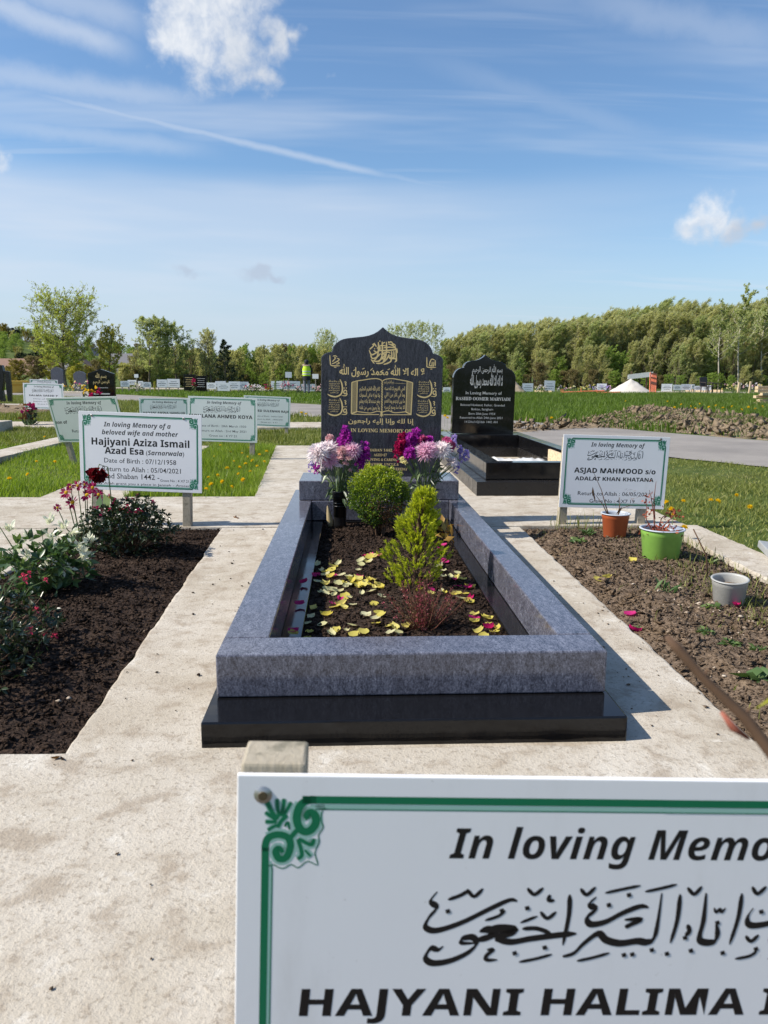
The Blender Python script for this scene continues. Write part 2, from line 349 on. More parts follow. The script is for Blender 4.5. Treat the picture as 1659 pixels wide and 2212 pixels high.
# ================================================================== SETTING
def m_ground():
    m, t, b = new_mat('rough_turf'); p = geo_pos(t)
    a = t.noise(p, 0.35, 5, 0.6); c = t.noise(p, 4.0, 6, 0.65); d = t.noise(p, 40.0, 5, 0.7)
    col = t.mix(t.ss(c, 0.35, 0.65), (0.055, 0.085, 0.018, 1), (0.10, 0.135, 0.032, 1))
    col = t.mix(t.ss(a, 0.5, 0.72, 0, 0.6), col, (0.15, 0.14, 0.055, 1))
    col = t.mix(t.ss(d, 0.55, 0.75, 0, 0.6), col, (0.075, 0.055, 0.03, 1))
    t.l.new(col, b.inputs['Base Color']); b.inputs['Roughness'].default_value = 0.95; b.inputs['Specular IOR Level'].default_value = 0.1
    bump(t, b, d, 0.8, 0.03); return m
M['ground'] = m_ground()
GZ = -0.035
mb = MB(); n = 60; S = 2600.0
def gh(x, y):
    """height of the land: flat cemetery, gentle rise to a hill far to the left"""
    d = math.hypot(x, y); h = GZ
    if d > 110:
        a = math.atan2(x, y); k = min(1, (d - 110) / 330.0); k = k * k * (3 - 2 * k)
        h += k * (17 * math.exp(-((a + 0.50) / 0.20) ** 2) + 8 + 3 * math.sin(a * 5 + 1))
    return h
rad = [0, 8, 20, 45, 80, 110, 140, 180, 230, 290, 360, 440, 560, 800, 1300, 2600]
vs = []; fs = []; na = 96
for i, r_ in enumerate(rad):
    for k in range(na):
        a = 2 * PI * k / na; x, y = r_ * math.sin(a), r_ * math.cos(a); vs.append((x, y, gh(x, y)))
for i in range(len(rad) - 1):
    for k in range(na): fs.append((i * na + k, i * na + (k + 1) % na, (i + 1) * na + (k + 1) % na, (i + 1) * na + k))
mb.add(vs, fs); g_ = mb.build('ground', M['ground'], smooth=True); tag(g_, kind='structure')

def slab(name, poly, z, thick=0.12, jit=0.008, step=0.03, mat='concrete', sag=0.0, label=None):
    """cast concrete with slightly ragged edges"""
    pts = []
    for i, p in enumerate(poly):
        q = poly[(i + 1) % len(poly)]; L = math.dist(p, q); k = max(2, int(L / step)); k = min(k, 160)
        nx, ny = -(q[1] - p[1]) / L, (q[0] - p[0]) / L
        for j in range(k):
            u = j / k; x, y = p[0] + (q[0] - p[0]) * u, p[1] + (q[1] - p[1]) * u
            e = (mnoise.noise((x * 9, y * 9, 3.1)) + 0.6 * mnoise.noise((x * 31, y * 31, 1.7))) * jit * (1 if 0 < j else 0.3)
            pts.append((x + nx * e, y + ny * e))
    n = len(pts); cx = sum(p[0] for p in pts) / n; cy = sum(p[1] for p in pts) / n
    def ins(p, d):
        L = math.dist(p, (cx, cy)); return (p[0] + (cx - p[0]) / L * d, p[1] + (cy - p[1]) / L * d)
    rings = [[(x, y, z - thick) for x, y in pts], [(x, y, z - 0.010) for x, y in pts], [(*ins(p, 0.006), z - 0.002) for p in pts], [(*ins(p, 0.014), z) for p in pts]]
    mb = MB(); vs = sum(rings, []); fs = [(i * n + k, i * n + (k + 1) % n, (i + 1) * n + (k + 1) % n, (i + 1) * n + k) for i in range(3) for k in range(n)]
    fs.append(tuple(range(3 * n, 4 * n))); mb.add(vs, fs)
    o = mb.build(name, M[mat]); tag(o, kind='structure'); return o
def rect(x0, x1, y0, y1): return [(x0, y0), (x1, y0), (x1, y1), (x0, y1)]
slab('concrete_path', rect(-4.5, 4.5, 0.66, 1.652), 0.013, jit=0.009)
slab('concrete_path', [(-0.655, 1.656), (0.965, 1.656), (0.985, 4.352), (-0.735, 4.352)], 0.0)
slab('concrete_path', rect(-7.5, 1.98, 4.358, 5.50), 0.003)
slab('concrete_path', [(-0.69, 5.505), (2.25, 5.505), (2.25, 9.72), (-0.93, 9.72)], 0.0)
slab('concrete_path', [(-2.2, 1.656), (-1.47, 1.656), (-1.52, 4.352), (-2.25, 4.352)], 0.0)
slab('concrete_path', [(-2.2, 5.505), (-1.62, 5.505), (-1.75, 9.7), (-2.3, 9.7)], 0.0)
slab('concrete_path', [(-3.85, 5.505), (-3.5, 5.505), (-3.8, 17), (-4.15, 17)], 0.03, jit=0.015)
slab('concrete_path', [(1.80, 1.656), (2.02, 1.656), (2.02, 3.3), (2.03, 4.352), (1.82, 4.352), (1.79, 3.3)], 0.006, jit=0.014)
slab('concrete_path', [(-6.5, 13.0), (0.5, 13.0), (0.5, 14.5), (-6.5, 14.5)], 0.02)
slab('concrete_path', [(-19, 22.0), (-7.2, 20.6), (-7.3, 21.3), (-19, 22.8)], 0.10, thick=0.3)
slab('concrete_path', [(-9.5, 11.6), (-5.25, 11.5), (-5.3, 12.4), (-9.5, 12.6)], 0.16, thick=0.3)

def m_road():
    m, t, b = new_mat('worn_tarmac'); p = geo_pos(t)
    a = t.noise(p, 0.9, 5, 0.6); c = t.noise(p, 60.0, 5, 0.7)
    col = t.mix(t.ss(a, 0.3, 0.7), (0.20, 0.182, 0.165, 1), (0.28, 0.255, 0.228, 1)); col = t.mix(t.ss(c, 0.5, 0.75, 0, 0.5), col, (0.13, 0.12, 0.115, 1))
    t.l.new(col, b.inputs['Base Color']); b.inputs['Roughness'].default_value = 0.9; bump(t, b, c, 0.5, 0.012); return m
M['road'] = m_road()
far_e = [(-40, 66), (-21.7, 49.4), (-10.9, 37.7), (-0.96, 25.0), (2.16, 18.45), (4.27, 14.24), (6.0, 10.8), (9.5, 5.0), (12, 0)]
near_e = [(-31, 53), (-14.6, 36.0), (-8.36, 28.8), (-0.66, 17.0), (1.49, 12.7), (2.75, 9.9), (4.21, 7.55), (6.6, 3.4), (8.5, 0)]
def dense(e):
    out = []
    for i in range(len(e) - 1):
        for j in range(12):
            u = j / 12; x = e[i][0] * (1 - u) + e[i + 1][0] * u; y = e[i][1] * (1 - u) + e[i + 1][1] * u
            k = 0.10 * mnoise.noise((x * 1.3, y * 1.3, 0)) + 0.06 * mnoise.noise((x * 5, y * 5, 2)); out.append((x + k, y - k * 0.4))
    return out + [e[-1]]
FE, NE = dense(far_e), dense(near_e); mb = MB(); n = len(FE)
mb.add([(x, y, GZ + 0.012) for x, y in FE] + [(x, y, GZ + 0.012) for x, y in NE], [(i, i + 1, n + i + 1, n + i) for i in range(n - 1)])
tag(mb.build('road', M['road']), kind='structure')
ROADP = FE + NE[::-1]

def soil_bed(name, poly, z, amp, mat, res=0.014, mound=0.03, seed=0, crumbs=3500, csize=0.006, cm=None, kind='structure'):
    xs = [p[0] for p in poly]; ys = [p[1] for p in poly]; x0, x1, y0, y1 = min(xs), max(xs), min(ys), max(ys)
    nx = int((x1 - x0) / res) + 1; ny = int((y1 - y0) / res) + 1
    def span(y):
        hit = []
        for i in range(len(poly)):
            (ax, ay), (bx, by) = poly[i], poly[(i + 1) % len(poly)]
            if min(ay, by) <= y <= max(ay, by) and abs(by - ay) > 1e-6: hit.append(ax + (bx - ax) * (y - ay) / (by - ay))
        return (min(hit), max(hit)) if hit else (x0, x1)
    vs = []; top = {}
    def hz(x, y, e):
        q = (x * 6 + seed, y * 6, 0.3)
        h = amp * (0.9 * mnoise.noise(q) + 0.7 * mnoise.noise((x * 19, y * 19, seed)) + 0.55 * mnoise.noise((x * 48, y * 48, seed + 2)))
        return z + h * min(1, e * 12 + 0.25) + mound * min(1, e * 7)
    for j in range(ny):
        y = y0 + (y1 - y0) * j / (ny - 1); a, b = span(y)
        for i in range(nx):
            u = i / (nx - 1); x = a + (b - a) * u; e = min(u, 1 - u) * (b - a); e = min(e, y - y0, y1 - y)
            vs.append((x, y, hz(x, y, max(e, 0))))
    fs = [(j * nx + i, j * nx + i + 1, (j + 1) * nx + i + 1, (j + 1) * nx + i) for j in range(ny - 1) for i in range(nx - 1)]
    mb = MB(); mb.add(vs, fs); o = mb.build(name, M[mat], smooth=True); tag(o, kind=kind)
    rg = np.random.default_rng(seed + 5); px, py = scatter(poly, crumbs, rg); m_ = len(px)
    def hat(x, y):
        a, b = span(y); e = max(0, min(x - a, b - x, y - y0, y1 - y)); return hz(x, y, e)
    pz = np.array([hat(x, y) for x, y in zip(px, py)]); s = rg.gamma(2.0, csize / 2.2, m_) + csize * 0.3
    c = np.stack([px, py, pz + s * 0.2], 1); V = c[:, None, :] + rg.normal(size=(m_, 4, 3)) * s[:, None, None] * np.array([1, 1, 0.7])
    b4 = (np.arange(m_) * 4)[:, None]; Fc = np.concatenate([b4 + np.array([q]) for q in ([0, 1, 2], [0, 2, 3], [0, 3, 1], [1, 3, 2])])
    bulk('soil_crumbs', [(V.reshape(-1, 3), Fc, np.repeat(rg.random(m_), 4))], M[cm or mat], o)['kind'] = 'stuff'
    o['_h'] = 0; del o['_h']
    return o, hat
LB = [(-1.475, 1.664), (-0.662, 1.664), (-0.742, 4.352), (-1.525, 4.352)]
RB = [(0.972, 1.664), (1.795, 1.664), (1.785, 3.3), (1.815, 4.352), (0.992, 4.352)]
GB = [(-0.158, 1.93), (0.500, 1.93), (0.500, 4.21), (-0.158, 4.21)]
_, h_left = soil_bed('soil_bed', LB, -0.015, 0.010, 'soil_dark', mound=0.025, seed=1, crumbs=42000, csize=0.0030)
_, h_right = soil_bed('soil_bed', RB, -0.022, 0.013, 'soil_brown', mound=0.032, seed=2, crumbs=26000, csize=0.0036)
_, h_grave = soil_bed('soil_bed', GB, 0.050, 0.009, 'soil_dark', mound=0.012, seed=3, crumbs=26000, csize=0.0030)
soil_bed('soil_bed', [(-0.6, -0.6), (1.6, -0.6), (1.6, 0.64), (-0.6, 0.64)], -0.03, 0.02, 'soil_brown', res=0.04, seed=4, crumbs=400)
soil_bed('soil_bed', [(-14, 19.2), (-7.2, 18.0), (-7.2, 20.6), (-14, 21.6)], 0.0, 0.10, 'soil_dry', res=0.12, mound=0.05, seed=5, crumbs=700, csize=0.03)

# dug earth beside the road
DIRT = [tuple(gnd(x, y)[:2]) for x, y in ((1060, 926), (1100, 920), (1180, 915), (1270, 908), (1330, 895), (1372, 878), (1420, 880), (1500, 888), (1590, 896), (1680, 908), (1760, 925), (1760, 955), (1640, 942), (1500, 931), (1370, 920), (1240, 922), (1130, 930))]
def dirt_mesh():
    xs = [p[0] for p in DIRT]; ys = [p[1] for p in DIRT]; x0, x1, y0, y1 = min(xs), max(xs), min(ys), max(ys)
    nx, ny = 150, 130; X = np.linspace(x0, x1, nx); Y = np.linspace(y0, y1, ny); gx, gy = np.meshgrid(X, Y)
    ok = inside(gx.ravel() + 0.12 * np.sin(gy.ravel() * 5), gy.ravel() + 0.15 * np.sin(gx.ravel() * 4.3), DIRT)
    dist = np.full(nx * ny, 9.0)
    for i in range(len(DIRT)):
        a = np.array(DIRT[i]); b = np.array(DIRT[(i + 1) % len(DIRT)]); p = np.stack([gx.ravel(), gy.ravel()], 1)
        u = np.clip(((p - a) @ (b - a)) / ((b - a) @ (b - a)), 0, 1); dist = np.minimum(dist, np.linalg.norm(p - a - u[:, None] * (b - a), axis=1))
    vs = []
    for i, (x, y) in enumerate(zip(gx.ravel(), gy.ravel())):
        e = min(1, dist[i] / 0.5) if ok[i] else -0.5
        h = (0.0 + 0.06 * mnoise.noise((x * 1.3, y * 1.0, 4)) + 0.07 * abs(mnoise.noise((x * 3.1, y * 2.4, 7))) + 0.07 * mnoise.noise((x * 8, y * 8, 1)) + 0.05 * mnoise.noise((x * 17, y * 17, 5)))
        vs.append((x, y, GZ - 0.02 + max(-0.06, h + 0.03) * max(e, 0) + (0.02 if e > 0 else -0.06)))
    fs = [(j * nx + i, j * nx + i + 1, (j + 1) * nx + i + 1, (j + 1) * nx + i) for j in range(ny - 1) for i in range(nx - 1)]
    mb = MB(); mb.add(vs, fs); o = mb.build('dug_earth', M['soil_dry'], smooth=True); tag(o, kind='structure')
    rg = np.random.default_rng(31); px, py = scatter(DIRT, 9000, rg); m_ = len(px); s = rg.gamma(1.6, 0.013, m_) + 0.006
    c = np.stack([px, py, GZ + 0.05 + 0 * px + rg.uniform(0, 0.06, m_)], 1); V = c[:, None, :] + rg.normal(size=(m_, 4, 3)) * s[:, None, None]
    b4 = (np.arange(m_) * 4)[:, None]; Fc = np.concatenate([b4 + np.array([q]) for q in ([0, 1, 2], [0, 2, 3], [0, 3, 1], [1, 3, 2])])
    bulk('earth_clods', [(V.reshape(-1, 3), Fc, np.repeat(rg.random(m_), 4))], M['soil_dry'], o)['kind'] = 'stuff'
dirt_mesh()

# ------------------------------------------------------------------ grass
M['grass'] = m_leaf('grass_blades', [(0.0, (0.08, 0.13, 0.015)), (0.40, (0.18, 0.26, 0.03)), (0.72, (0.27, 0.35, 0.055)), (0.90, (0.38, 0.40, 0.11)), (1.0, (0.48, 0.42, 0.22))], 0.5, 0.5)
M['grass_dry'] = m_leaf('mown_grass', [(0.0, (0.09, 0.11, 0.022)), (0.4, (0.18, 0.21, 0.045)), (0.75, (0.28, 0.28, 0.08)), (1.0, (0.42, 0.35, 0.19))], 0.30, 0.55)
CONC = [rect(-7.5, 1.98, 4.358, 5.50), [(-0.69, 5.5), (2.25, 5.5), (2.25, 9.72), (-0.93, 9.72)], [(-2.2, 5.5), (-1.62, 5.5), (-1.75, 9.7), (-2.3, 9.7)],
        [(-3.85, 5.5), (-3.5, 5.5), (-3.8, 17), (-4.15, 17)], rect(1.8, 2.03, 1.6, 4.4), rect(-6.5, 0.5, 13, 14.5), rect(-4.5, 4.5, 0.6, 1.66), rect(-2.3, 2.0, 1.6, 4.4),
        [(-19, 22.0), (-7.2, 20.6), (-7.3, 21.3), (-19, 22.8)], [(-9.5, 11.6), (-5.25, 11.5), (-5.3, 12.4), (-9.5, 12.6)], [(-14, 19.2), (-7.2, 18.0), (-7.2, 20.6), (-14, 21.6)]]
M['grass_far'] = m_leaf('tall_grass', [(0.0, (0.05, 0.09, 0.012)), (0.40, (0.12, 0.19, 0.025)), (0.72, (0.19, 0.27, 0.045)), (0.90, (0.30, 0.33, 0.09)), (1.0, (0.42, 0.36, 0.18))], 0.45, 0.5)
def blades(poly, dens, h, w, seed, lean=0.45, patch=0.0, avoid=(), z=GZ, clump=2.5, lo=0.35):
    rg = np.random.default_rng(seed); xs = [p[0] for p in poly]; ys = [p[1] for p in poly]
    n = int(dens * (max(xs) - min(xs)) * (max(ys) - min(ys))); px, py = scatter(poly, n, rg)
    keep = np.ones(len(px), bool)
    for q in list(CONC) + [ROADP] + list(avoid): keep &= ~inside(px, py, q)
    px, py = px[keep], py[keep]
    f = 0.5 + 0.5 * np.sin(px * clump + 1.7 * np.sin(py * clump * 0.7 + seed)) * np.sin(py * clump * 1.13 + 1.3 * np.sin(px * clump * 0.9))
    if patch: k = rg.random(len(px)) > patch * (1 - f); px, py, f = px[k], py[k], f[k]
    m = len(px); hh = h * (lo + 0.9 * f) * rg.uniform(0.5, 1.25, m); ww = w * rg.uniform(0.6, 1.2, m)
    a = rg.uniform(0, 2 * PI, m); sd = np.stack([np.cos(a), np.sin(a), 0 * a], 1) * ww[:, None] * 0.5
    b = rg.uniform(0, 2 * PI, m); ln = np.stack([np.cos(b), np.sin(b), 0 * b], 1) * (hh * lean * rg.uniform(0.2, 1.4, m))[:, None]
    base = np.stack([px, py, np.full(m, z - 0.005)], 1); upv = np.array([0, 0, 1.0])
    mid = base + ln * 0.35 + upv * (hh * 0.6)[:, None]; tip = base + ln + upv * hh[:, None]
    V = np.stack([base - sd, base + sd, mid - sd * 0.7, mid + sd * 0.7, tip], 1).reshape(-1, 3); k = (np.arange(m) * 5)[:, None]
    Fc = np.concatenate([k + np.array([[0, 1, 3]]), k + np.array([[0, 3, 2]]), k + np.array([[2, 3, 4]])])
    return V, Fc, np.repeat(np.clip(rg.normal(0.42, 0.24, m) + 0.15 * (0.5 - f), 0, 1), 5)
def grass(name, parts, mat, label): return tag(bulk(name, parts, M[mat]), label, 'grass', None, 'stuff')
grass('grass', [blades(rect(-1.70, -0.60, 5.45, 9.75), 4800, 0.13, 0.006, 11, 0.5),
                blades([(-3.6, 5.45), (-2.15, 5.45), (-2.2, 10), (-3.8, 10)], 3600, 0.085, 0.006, 12, 0.6, 0.15),
                blades([(-7.5, 5.45), (-3.8, 5.45), (-4.0, 11.5), (-8.5, 11.5)], 1800, 0.07, 0.008, 13, 0.6, 0.2)], 'grass',
      'lush green grass growing on the left hand grave plots')
grass('grass', [blades(rect(-6.5, 2.0, 9.7, 13.05), 1500, 0.09, 0.010, 14, 0.5, 0.2), blades([(-12, 9.5), (-4, 9.5), (-4, 20), (-14, 20)], 420, 0.085, 0.016, 15, 0.6, 0.3),
                blades([(-4, 14.4), (1.6, 14.4), (1.2, 16.5), (-9, 29), (-14, 34), (-14, 20)], 420, 0.12, 0.016, 16, 0.5, 0.2)], 'grass_dry',
      'short yellowish grass around the memorial signs left of the headstone')
grass('grass', [blades([(2.0, 2.2), (6.5, 2.2), (4.6, 7.0), (2.2, 10.4)], 3600, 0.036, 0.006, 17, 1.1, 0.75, clump=2.1), blades([(2.0, 9.0), (2.6, 9.4), (1.2, 13.2), (0.3, 13.2), (0.3, 10)], 1800, 0.10, 0.009, 18, 0.5)], 'grass_dry',
      'patchy mown grass between the right hand grave and the road')
FARG = [tuple(gnd(x, y)[:2]) for x, y in ((960, 893), (1100, 907), (1250, 914), (1400, 925), (1560, 935), (1800, 955), (1800, 850), (1300, 850), (955, 850))]
grass('grass', [blades(DIRT, 420, 0.13, 0.012, 91, 0.8, 0.90, clump=1.6, z=GZ+0.02), blades(FARG, 360, 0.19, 0.020, 19, 0.5, 0.1, [DIRT], clump=1.3, lo=0.5), blades([tuple(gnd(x, y)[:2]) for x, y in ((0, 845), (260, 853), (690, 871), (960, 888), (960, 846), (500, 846), (0, 841))], 120, 0.13, 0.03, 20, 0.5, 0.1, clump=0.9),
                blades([(2.5, 9.5), (6.2, 11), (4.4, 14.5), (2.2, 19)], 1, 0.1, 0.02, 21)], 'grass_far',
      'bright green grass beyond the tarmac road')

# ================================================================== LETTERING AND ORNAMENT
AR = {'ا': 0xFE8D, 'إ': 0xFE87, 'أ': 0xFE83, 'ب': 0xFE8F, 'ت': 0xFE95, 'ج': 0xFE9D, 'ح': 0xFEA1, 'د': 0xFEA9, 'ر': 0xFEAD, 'س': 0xFEB1, 'ص': 0xFEB9,
      'ع': 0xFEC9, 'ف': 0xFED1, 'ق': 0xFED5, 'ك': 0xFED9, 'ل': 0xFEDD, 'م': 0xFEE1, 'ن': 0xFEE5, 'ه': 0xFEE9, 'و': 0xFEED, 'ي': 0xFEF1}
NOJOIN = set('اإأدروﻻ')
def arabic(s):
    """shape Arabic into presentation forms, written left to right for drawing"""
    out = []
    for w in s.split(' '):
        w = w.replace('الله', '\u0001').replace('لا', '\u0002'); r = []
        for i, ch in enumerate(w):
            pj = i > 0 and w[i - 1] not in 'اإأدرو\u0001\u0002'; nj = i < len(w) - 1 and w[i + 1] != '\u0001'
            if ch == '\u0001': r.append('\uFDF2')
            elif ch == '\u0002': r.append(chr(0xFEFC if pj else 0xFEFB))
            elif ch in 'اإأدرو': r.append(chr(AR[ch] + (1 if pj else 0)))
            else: r.append(chr(AR[ch] + (3 if pj and nj else 1 if pj else 2 if nj else 0)))
        out.append(''.join(r)[::-1])
    return ' '.join(out[::-1])
STY = {'b': (0x1D5D4, 0x1D5EE, 0x1D7EC), 'bi': (0x1D63C, 0x1D656, 0x1D7EC), 'r': (0x1D5A0, 0x1D5BA, 0x1D7E2), 's': (0x1D400, 0x1D41A, 0x1D7CE)}
def sty(t, k):
    """bold, bold italic, plain or serif letter forms"""
    A, a, d = STY[k]; return ''.join(chr(A + ord(ch) - 65) if 'A' <= ch <= 'Z' else chr(a + ord(ch) - 97) if 'a' <= ch <= 'z' else chr(d + ord(ch) - 48) if '0' <= ch <= '9' else ch for ch in t)
_tx = {}; TC = []
def text_geo(body, bold=0.0, shear=0.0, space=1.0):
    key = (body, bold, shear, space)
    if key not in _tx:
        if not TC:
            cu = bpy.data.curves.new('t', 'FONT'); cu.resolution_u = 2; cu.fill_mode = 'FRONT'; TC.append(bpy.data.objects.new('t', cu))
        o = TC[0]; cu = o.data; cu.body = body; cu.offset = bold; cu.shear = shear; cu.space_character = space
        me = o.to_mesh(); V = np.array([v.co[:] for v in me.vertices], float); fs = [tuple(p.vertices) for p in me.polygons]; o.to_mesh_clear(); _tx[key] = (V, fs)
    return _tx[key]
class Print:
    """flat lettering and drawn strokes on the plane y = const of a board or stone, facing -y"""
    def __init__(s, y): s.y = y; s.k = 0; s.mb = MB()
    def text(s, body, cx, z, width, height=None, bold=0.0, shear=0.0, space=1.0, align='C', mi=0, slope=0.0):
        V, fs = text_geo(body, bold, shear, space)
        if not len(V): return
        x0, x1 = V[:, 0].min(), V[:, 0].max(); sx = width / (x1 - x0); sz = sx if height is None else height / 0.70
        ox = cx - width / 2 if align == 'C' else cx; s.k += 1; y = s.y - s.k * 4e-6
        s.mb.add([(ox + (v[0] - x0) * sx, y, z + v[1] * sz + slope * (v[0] - x0) * sx) for v in V], [tuple(f) for f in fs], mi, 0.5)
    def stroke(s, pts, w, f=lambda p: p, nib=None, taper=(0.5, 0.5), mi=0, closed=False, sub=6):
        P = [np.array(p, float) for p in pts]; n = len(P); C = []
        if n == 2: C = [P[0] + (P[1] - P[0]) * u for u in np.linspace(0, 1, 5)]
        else:
            for i in range(n - 1):
                a, b, c, d = P[max(i - 1, 0)], P[i], P[i + 1], P[min(i + 2, n - 1)]
                for k in range(sub):
                    u = k / sub; C.append(0.5 * ((2 * b) + (c - a) * u + (2 * a - 5 * b + 4 * c - d) * u * u + (3 * b - a - 3 * c + d) * u ** 3))
            C.append(P[-1])
        m = len(C); vs = []; s.k += 1; y = s.y - s.k * 4e-6
        for i in range(m):
            t = C[min(i + 1, m - 1)] - C[max(i - 1, 0)]; t = t / max(np.linalg.norm(t), 1e-9); nn = np.array([-t[1], t[0]]); u = i / (m - 1)
            ww = (w[0] + (w[1] - w[0]) * u if hasattr(w, '__len__') else w)
            if nib is not None: ww *= 0.34 + 0.66 * abs(math.sin(math.atan2(t[1], t[0]) - nib))
            e = min(1, taper[0] + (1 - taper[0]) * u * 6) * min(1, taper[1] + (1 - taper[1]) * (1 - u) * 6)
            for sg in (1, -1):
                q = f(C[i] + nn * ww * e * 0.5 * sg); vs.append((q[0], y, q[1]))
        s.mb.add(vs, [(2 * i, 2 * i + 2, 2 * i + 3, 2 * i + 1) for i in range(m - 1)], mi, 0.5)
    def dot(s, p, r, f=lambda p: p, mi=0, dia=False):
        k = 4 if dia else 10; s.k += 1; y = s.y - s.k * 4e-6; vs = []
        for i in range(k):
            a = 2 * PI * i / k + (0.5 if dia else 0); q = f((p[0] + r * math.cos(a), p[1] + r * math.sin(a))); vs.append((q[0], y, q[1]))
        s.mb.add(vs, [tuple(range(k))], mi, 0.5)
# the verse in thuluth strokes, drawn in a 1980 x 380 field (x right, y down)
NIB = R(-62)
CALLI = [  # (width, points)
    (21, [(85, 130), (60, 170), (85, 200), (55, 245), (45, 285), (90, 300), (190, 265), (300, 205), (380, 165), (412, 170)]), (12, [(130, 165), (180, 145), (215, 122)]), (12, [(205, 118), (235, 150), (270, 115)]),
    (22, [(120, 370), (100, 385), (70, 380), (50, 420), (80, 445), (150, 435), (220, 400), (255, 360), (240, 330), (200, 335), (195, 355), (250, 355)]),
    (26, [(250, 345), (300, 330), (335, 310), (300, 295), (265, 305)]), (30, [(290, 300), (350, 290), (410, 300), (360, 322), (330, 335)]),
    (22, [(330, 340), (400, 350), (480, 335), (600, 318), (665, 312)]), (14, [(440, 292), (500, 290), (560, 312)]), (22, [(625, 140), (628, 230), (612, 365)]), (10, [(430, 265), (500, 235)]), (12, [(510, 215), (540, 245), (575, 215)]),
    (12, [(450, 112), (480, 140), (515, 110)]), (12, [(545, 140), (540, 165), (565, 165)]), (10, [(285, 255), (340, 235), (365, 210)]), (10, [(435, 440), (505, 425), (570, 405)]), (12, [(300, 385), (325, 385), (300, 410), (300, 430), (345, 430)]),
    (22, [(735, 150), (710, 180), (735, 205), (705, 240), (720, 270), (780, 260), (850, 220), (920, 190), (955, 195)]), (10, [(770, 132), (840, 115), (915, 98)]), (12, [(668, 112), (695, 140), (730, 105)]),
    (24, [(615, 415), (660, 400), (700, 355), (755, 312), (790, 340), (850, 355), (920, 345), (960, 350), (990, 330), (1000, 250), (1005, 130)]), (14, [(860, 250), (930, 248), (880, 275), (865, 285)]), (10, [(935, 125), (1000, 110), (1065, 92)]),
    (22, [(1082, 135), (1080, 250), (1060, 355)]), (10, [(675, 435), (740, 420), (810, 398)]), (12, [(1110, 105), (1140, 135), (1170, 100)]),
    (24, [(1190, 130), (1190, 250), (1180, 330), (1205, 350), (1245, 345), (1255, 310), (1245, 265)]), (9, [(1230, 195), (1240, 215), (1255, 200), (1262, 215), (1278, 195)]), (14, [(1125, 270), (1135, 300), (1120, 320)]),
    (22, [(1340, 130), (1335, 240), (1310, 360)]), (22, [(1395, 195), (1375, 235), (1385, 270), (1440, 270), (1520, 245), (1565, 205), (1560, 160), (1520, 152), (1495, 185), (1540, 200)]), (10, [(1455, 132), (1520, 115), (1590, 98)]), (12, [(1380, 100), (1405, 132), (1440, 98)]),
    (12, [(1375, 320), (1400, 345), (1430, 315)]), (10, [(1340, 425), (1400, 412), (1430, 390)]), (10, [(1480, 425), (1545, 412), (1610, 388)]),
    (18, [(1500, 290), (1480, 330), (1500, 362), (1530, 345), (1560, 285), (1575, 340), (1610, 362), (1660, 350), (1680, 270), (1690, 140)]), (22, [(1690, 330), (1740, 352), (1775, 330), (1790, 230), (1795, 130)]), (9, [(1600, 190), (1660, 172), (1720, 150)]), (9, [(1640, 205), (1650, 225), (1665, 208), (1675, 225), (1690, 205)]),
    (22, [(1840, 130), (1838, 260), (1835, 335), (1870, 352), (1895, 320), (1890, 270)]), (10, [(1860, 215), (1875, 232), (1895, 205)]), (22, [(1975, 125), (1975, 250), (1960, 358)]), (10, [(1800, 110), (1850, 98), (1900, 82)]), (10, [(1650, 420), (1720, 405), (1790, 380)]), (10, [(1920, 105), (1945, 130), (1975, 95)])]
CDOT = [(132, 215), (352, 212), (455, 200), (538, 375), (790, 185), (870, 140), (870, 408), (905, 405), (1120, 330), (1250, 262), (1425, 380), (1880, 240), (1050, 402), (1285, 398), (1430, 212), (985, 385), (1150, 388), (415, 400)]
def calligraphy(P, x0, x1, ztop, mi=0, wk=1.0):
    k = (x1 - x0) / 1980.0; f = lambda p: (x0 + (p[0] - 40) * k, ztop - (p[1] - 85) * k)
    for w, pts in CALLI: P.stroke(pts, w * wk, f, NIB if w > 15 else None, (0.35, 0.25), mi, sub=5)
    for p in CDOT: P.dot(p, 13, f, mi, True)
# corner scroll, in units measured from the board corner
OR_G = [(80, [(2400, 248), (705, 248), (625, 290), (583, 390), (590, 500), (645, 575), (715, 565), (765, 490), (755, 405), (705, 378), (672, 415), (692, 450)]),
        (72, [(280, 2400), (280, 730), (305, 650), (395, 612), (495, 640), (525, 730), (485, 850), (415, 865), (382, 790), (415, 752), (455, 800)]), (50, [(525, 640), (585, 565)])]
OR_S = [(46, [(400, 455), (340, 380), (272, 235)]), (36, [(410, 430), (392, 330), (386, 240)]), (36, [(425, 420), (448, 320), (452, 238)]), (34, [(440, 430), (490, 340), (524, 272)]),
        (36, [(385, 460), (325, 420), (275, 378)]), (36, [(390, 480), (325, 480), (275, 478)]), (34, [(395, 510), (345, 535), (302, 570)]), (40, [(395, 540), (430, 470), (488, 410)]),
        (26, [(465, 530), (495, 480), (512, 560)]), (40, [(592, 655), (625, 750), (636, 830), (595, 868)]), (40, [(600, 650), (685, 700), (735, 712), (752, 650)]), (26, [(665, 770), (728, 842)])]
OR_T = [(12, [(2400, 345), (835, 345), (815, 450), (840, 530), (795, 615), (805, 690), (765, 800), (795, 930), (695, 890), (605, 960), (535, 925), (450, 970), (350, 925), (350, 2400)])]
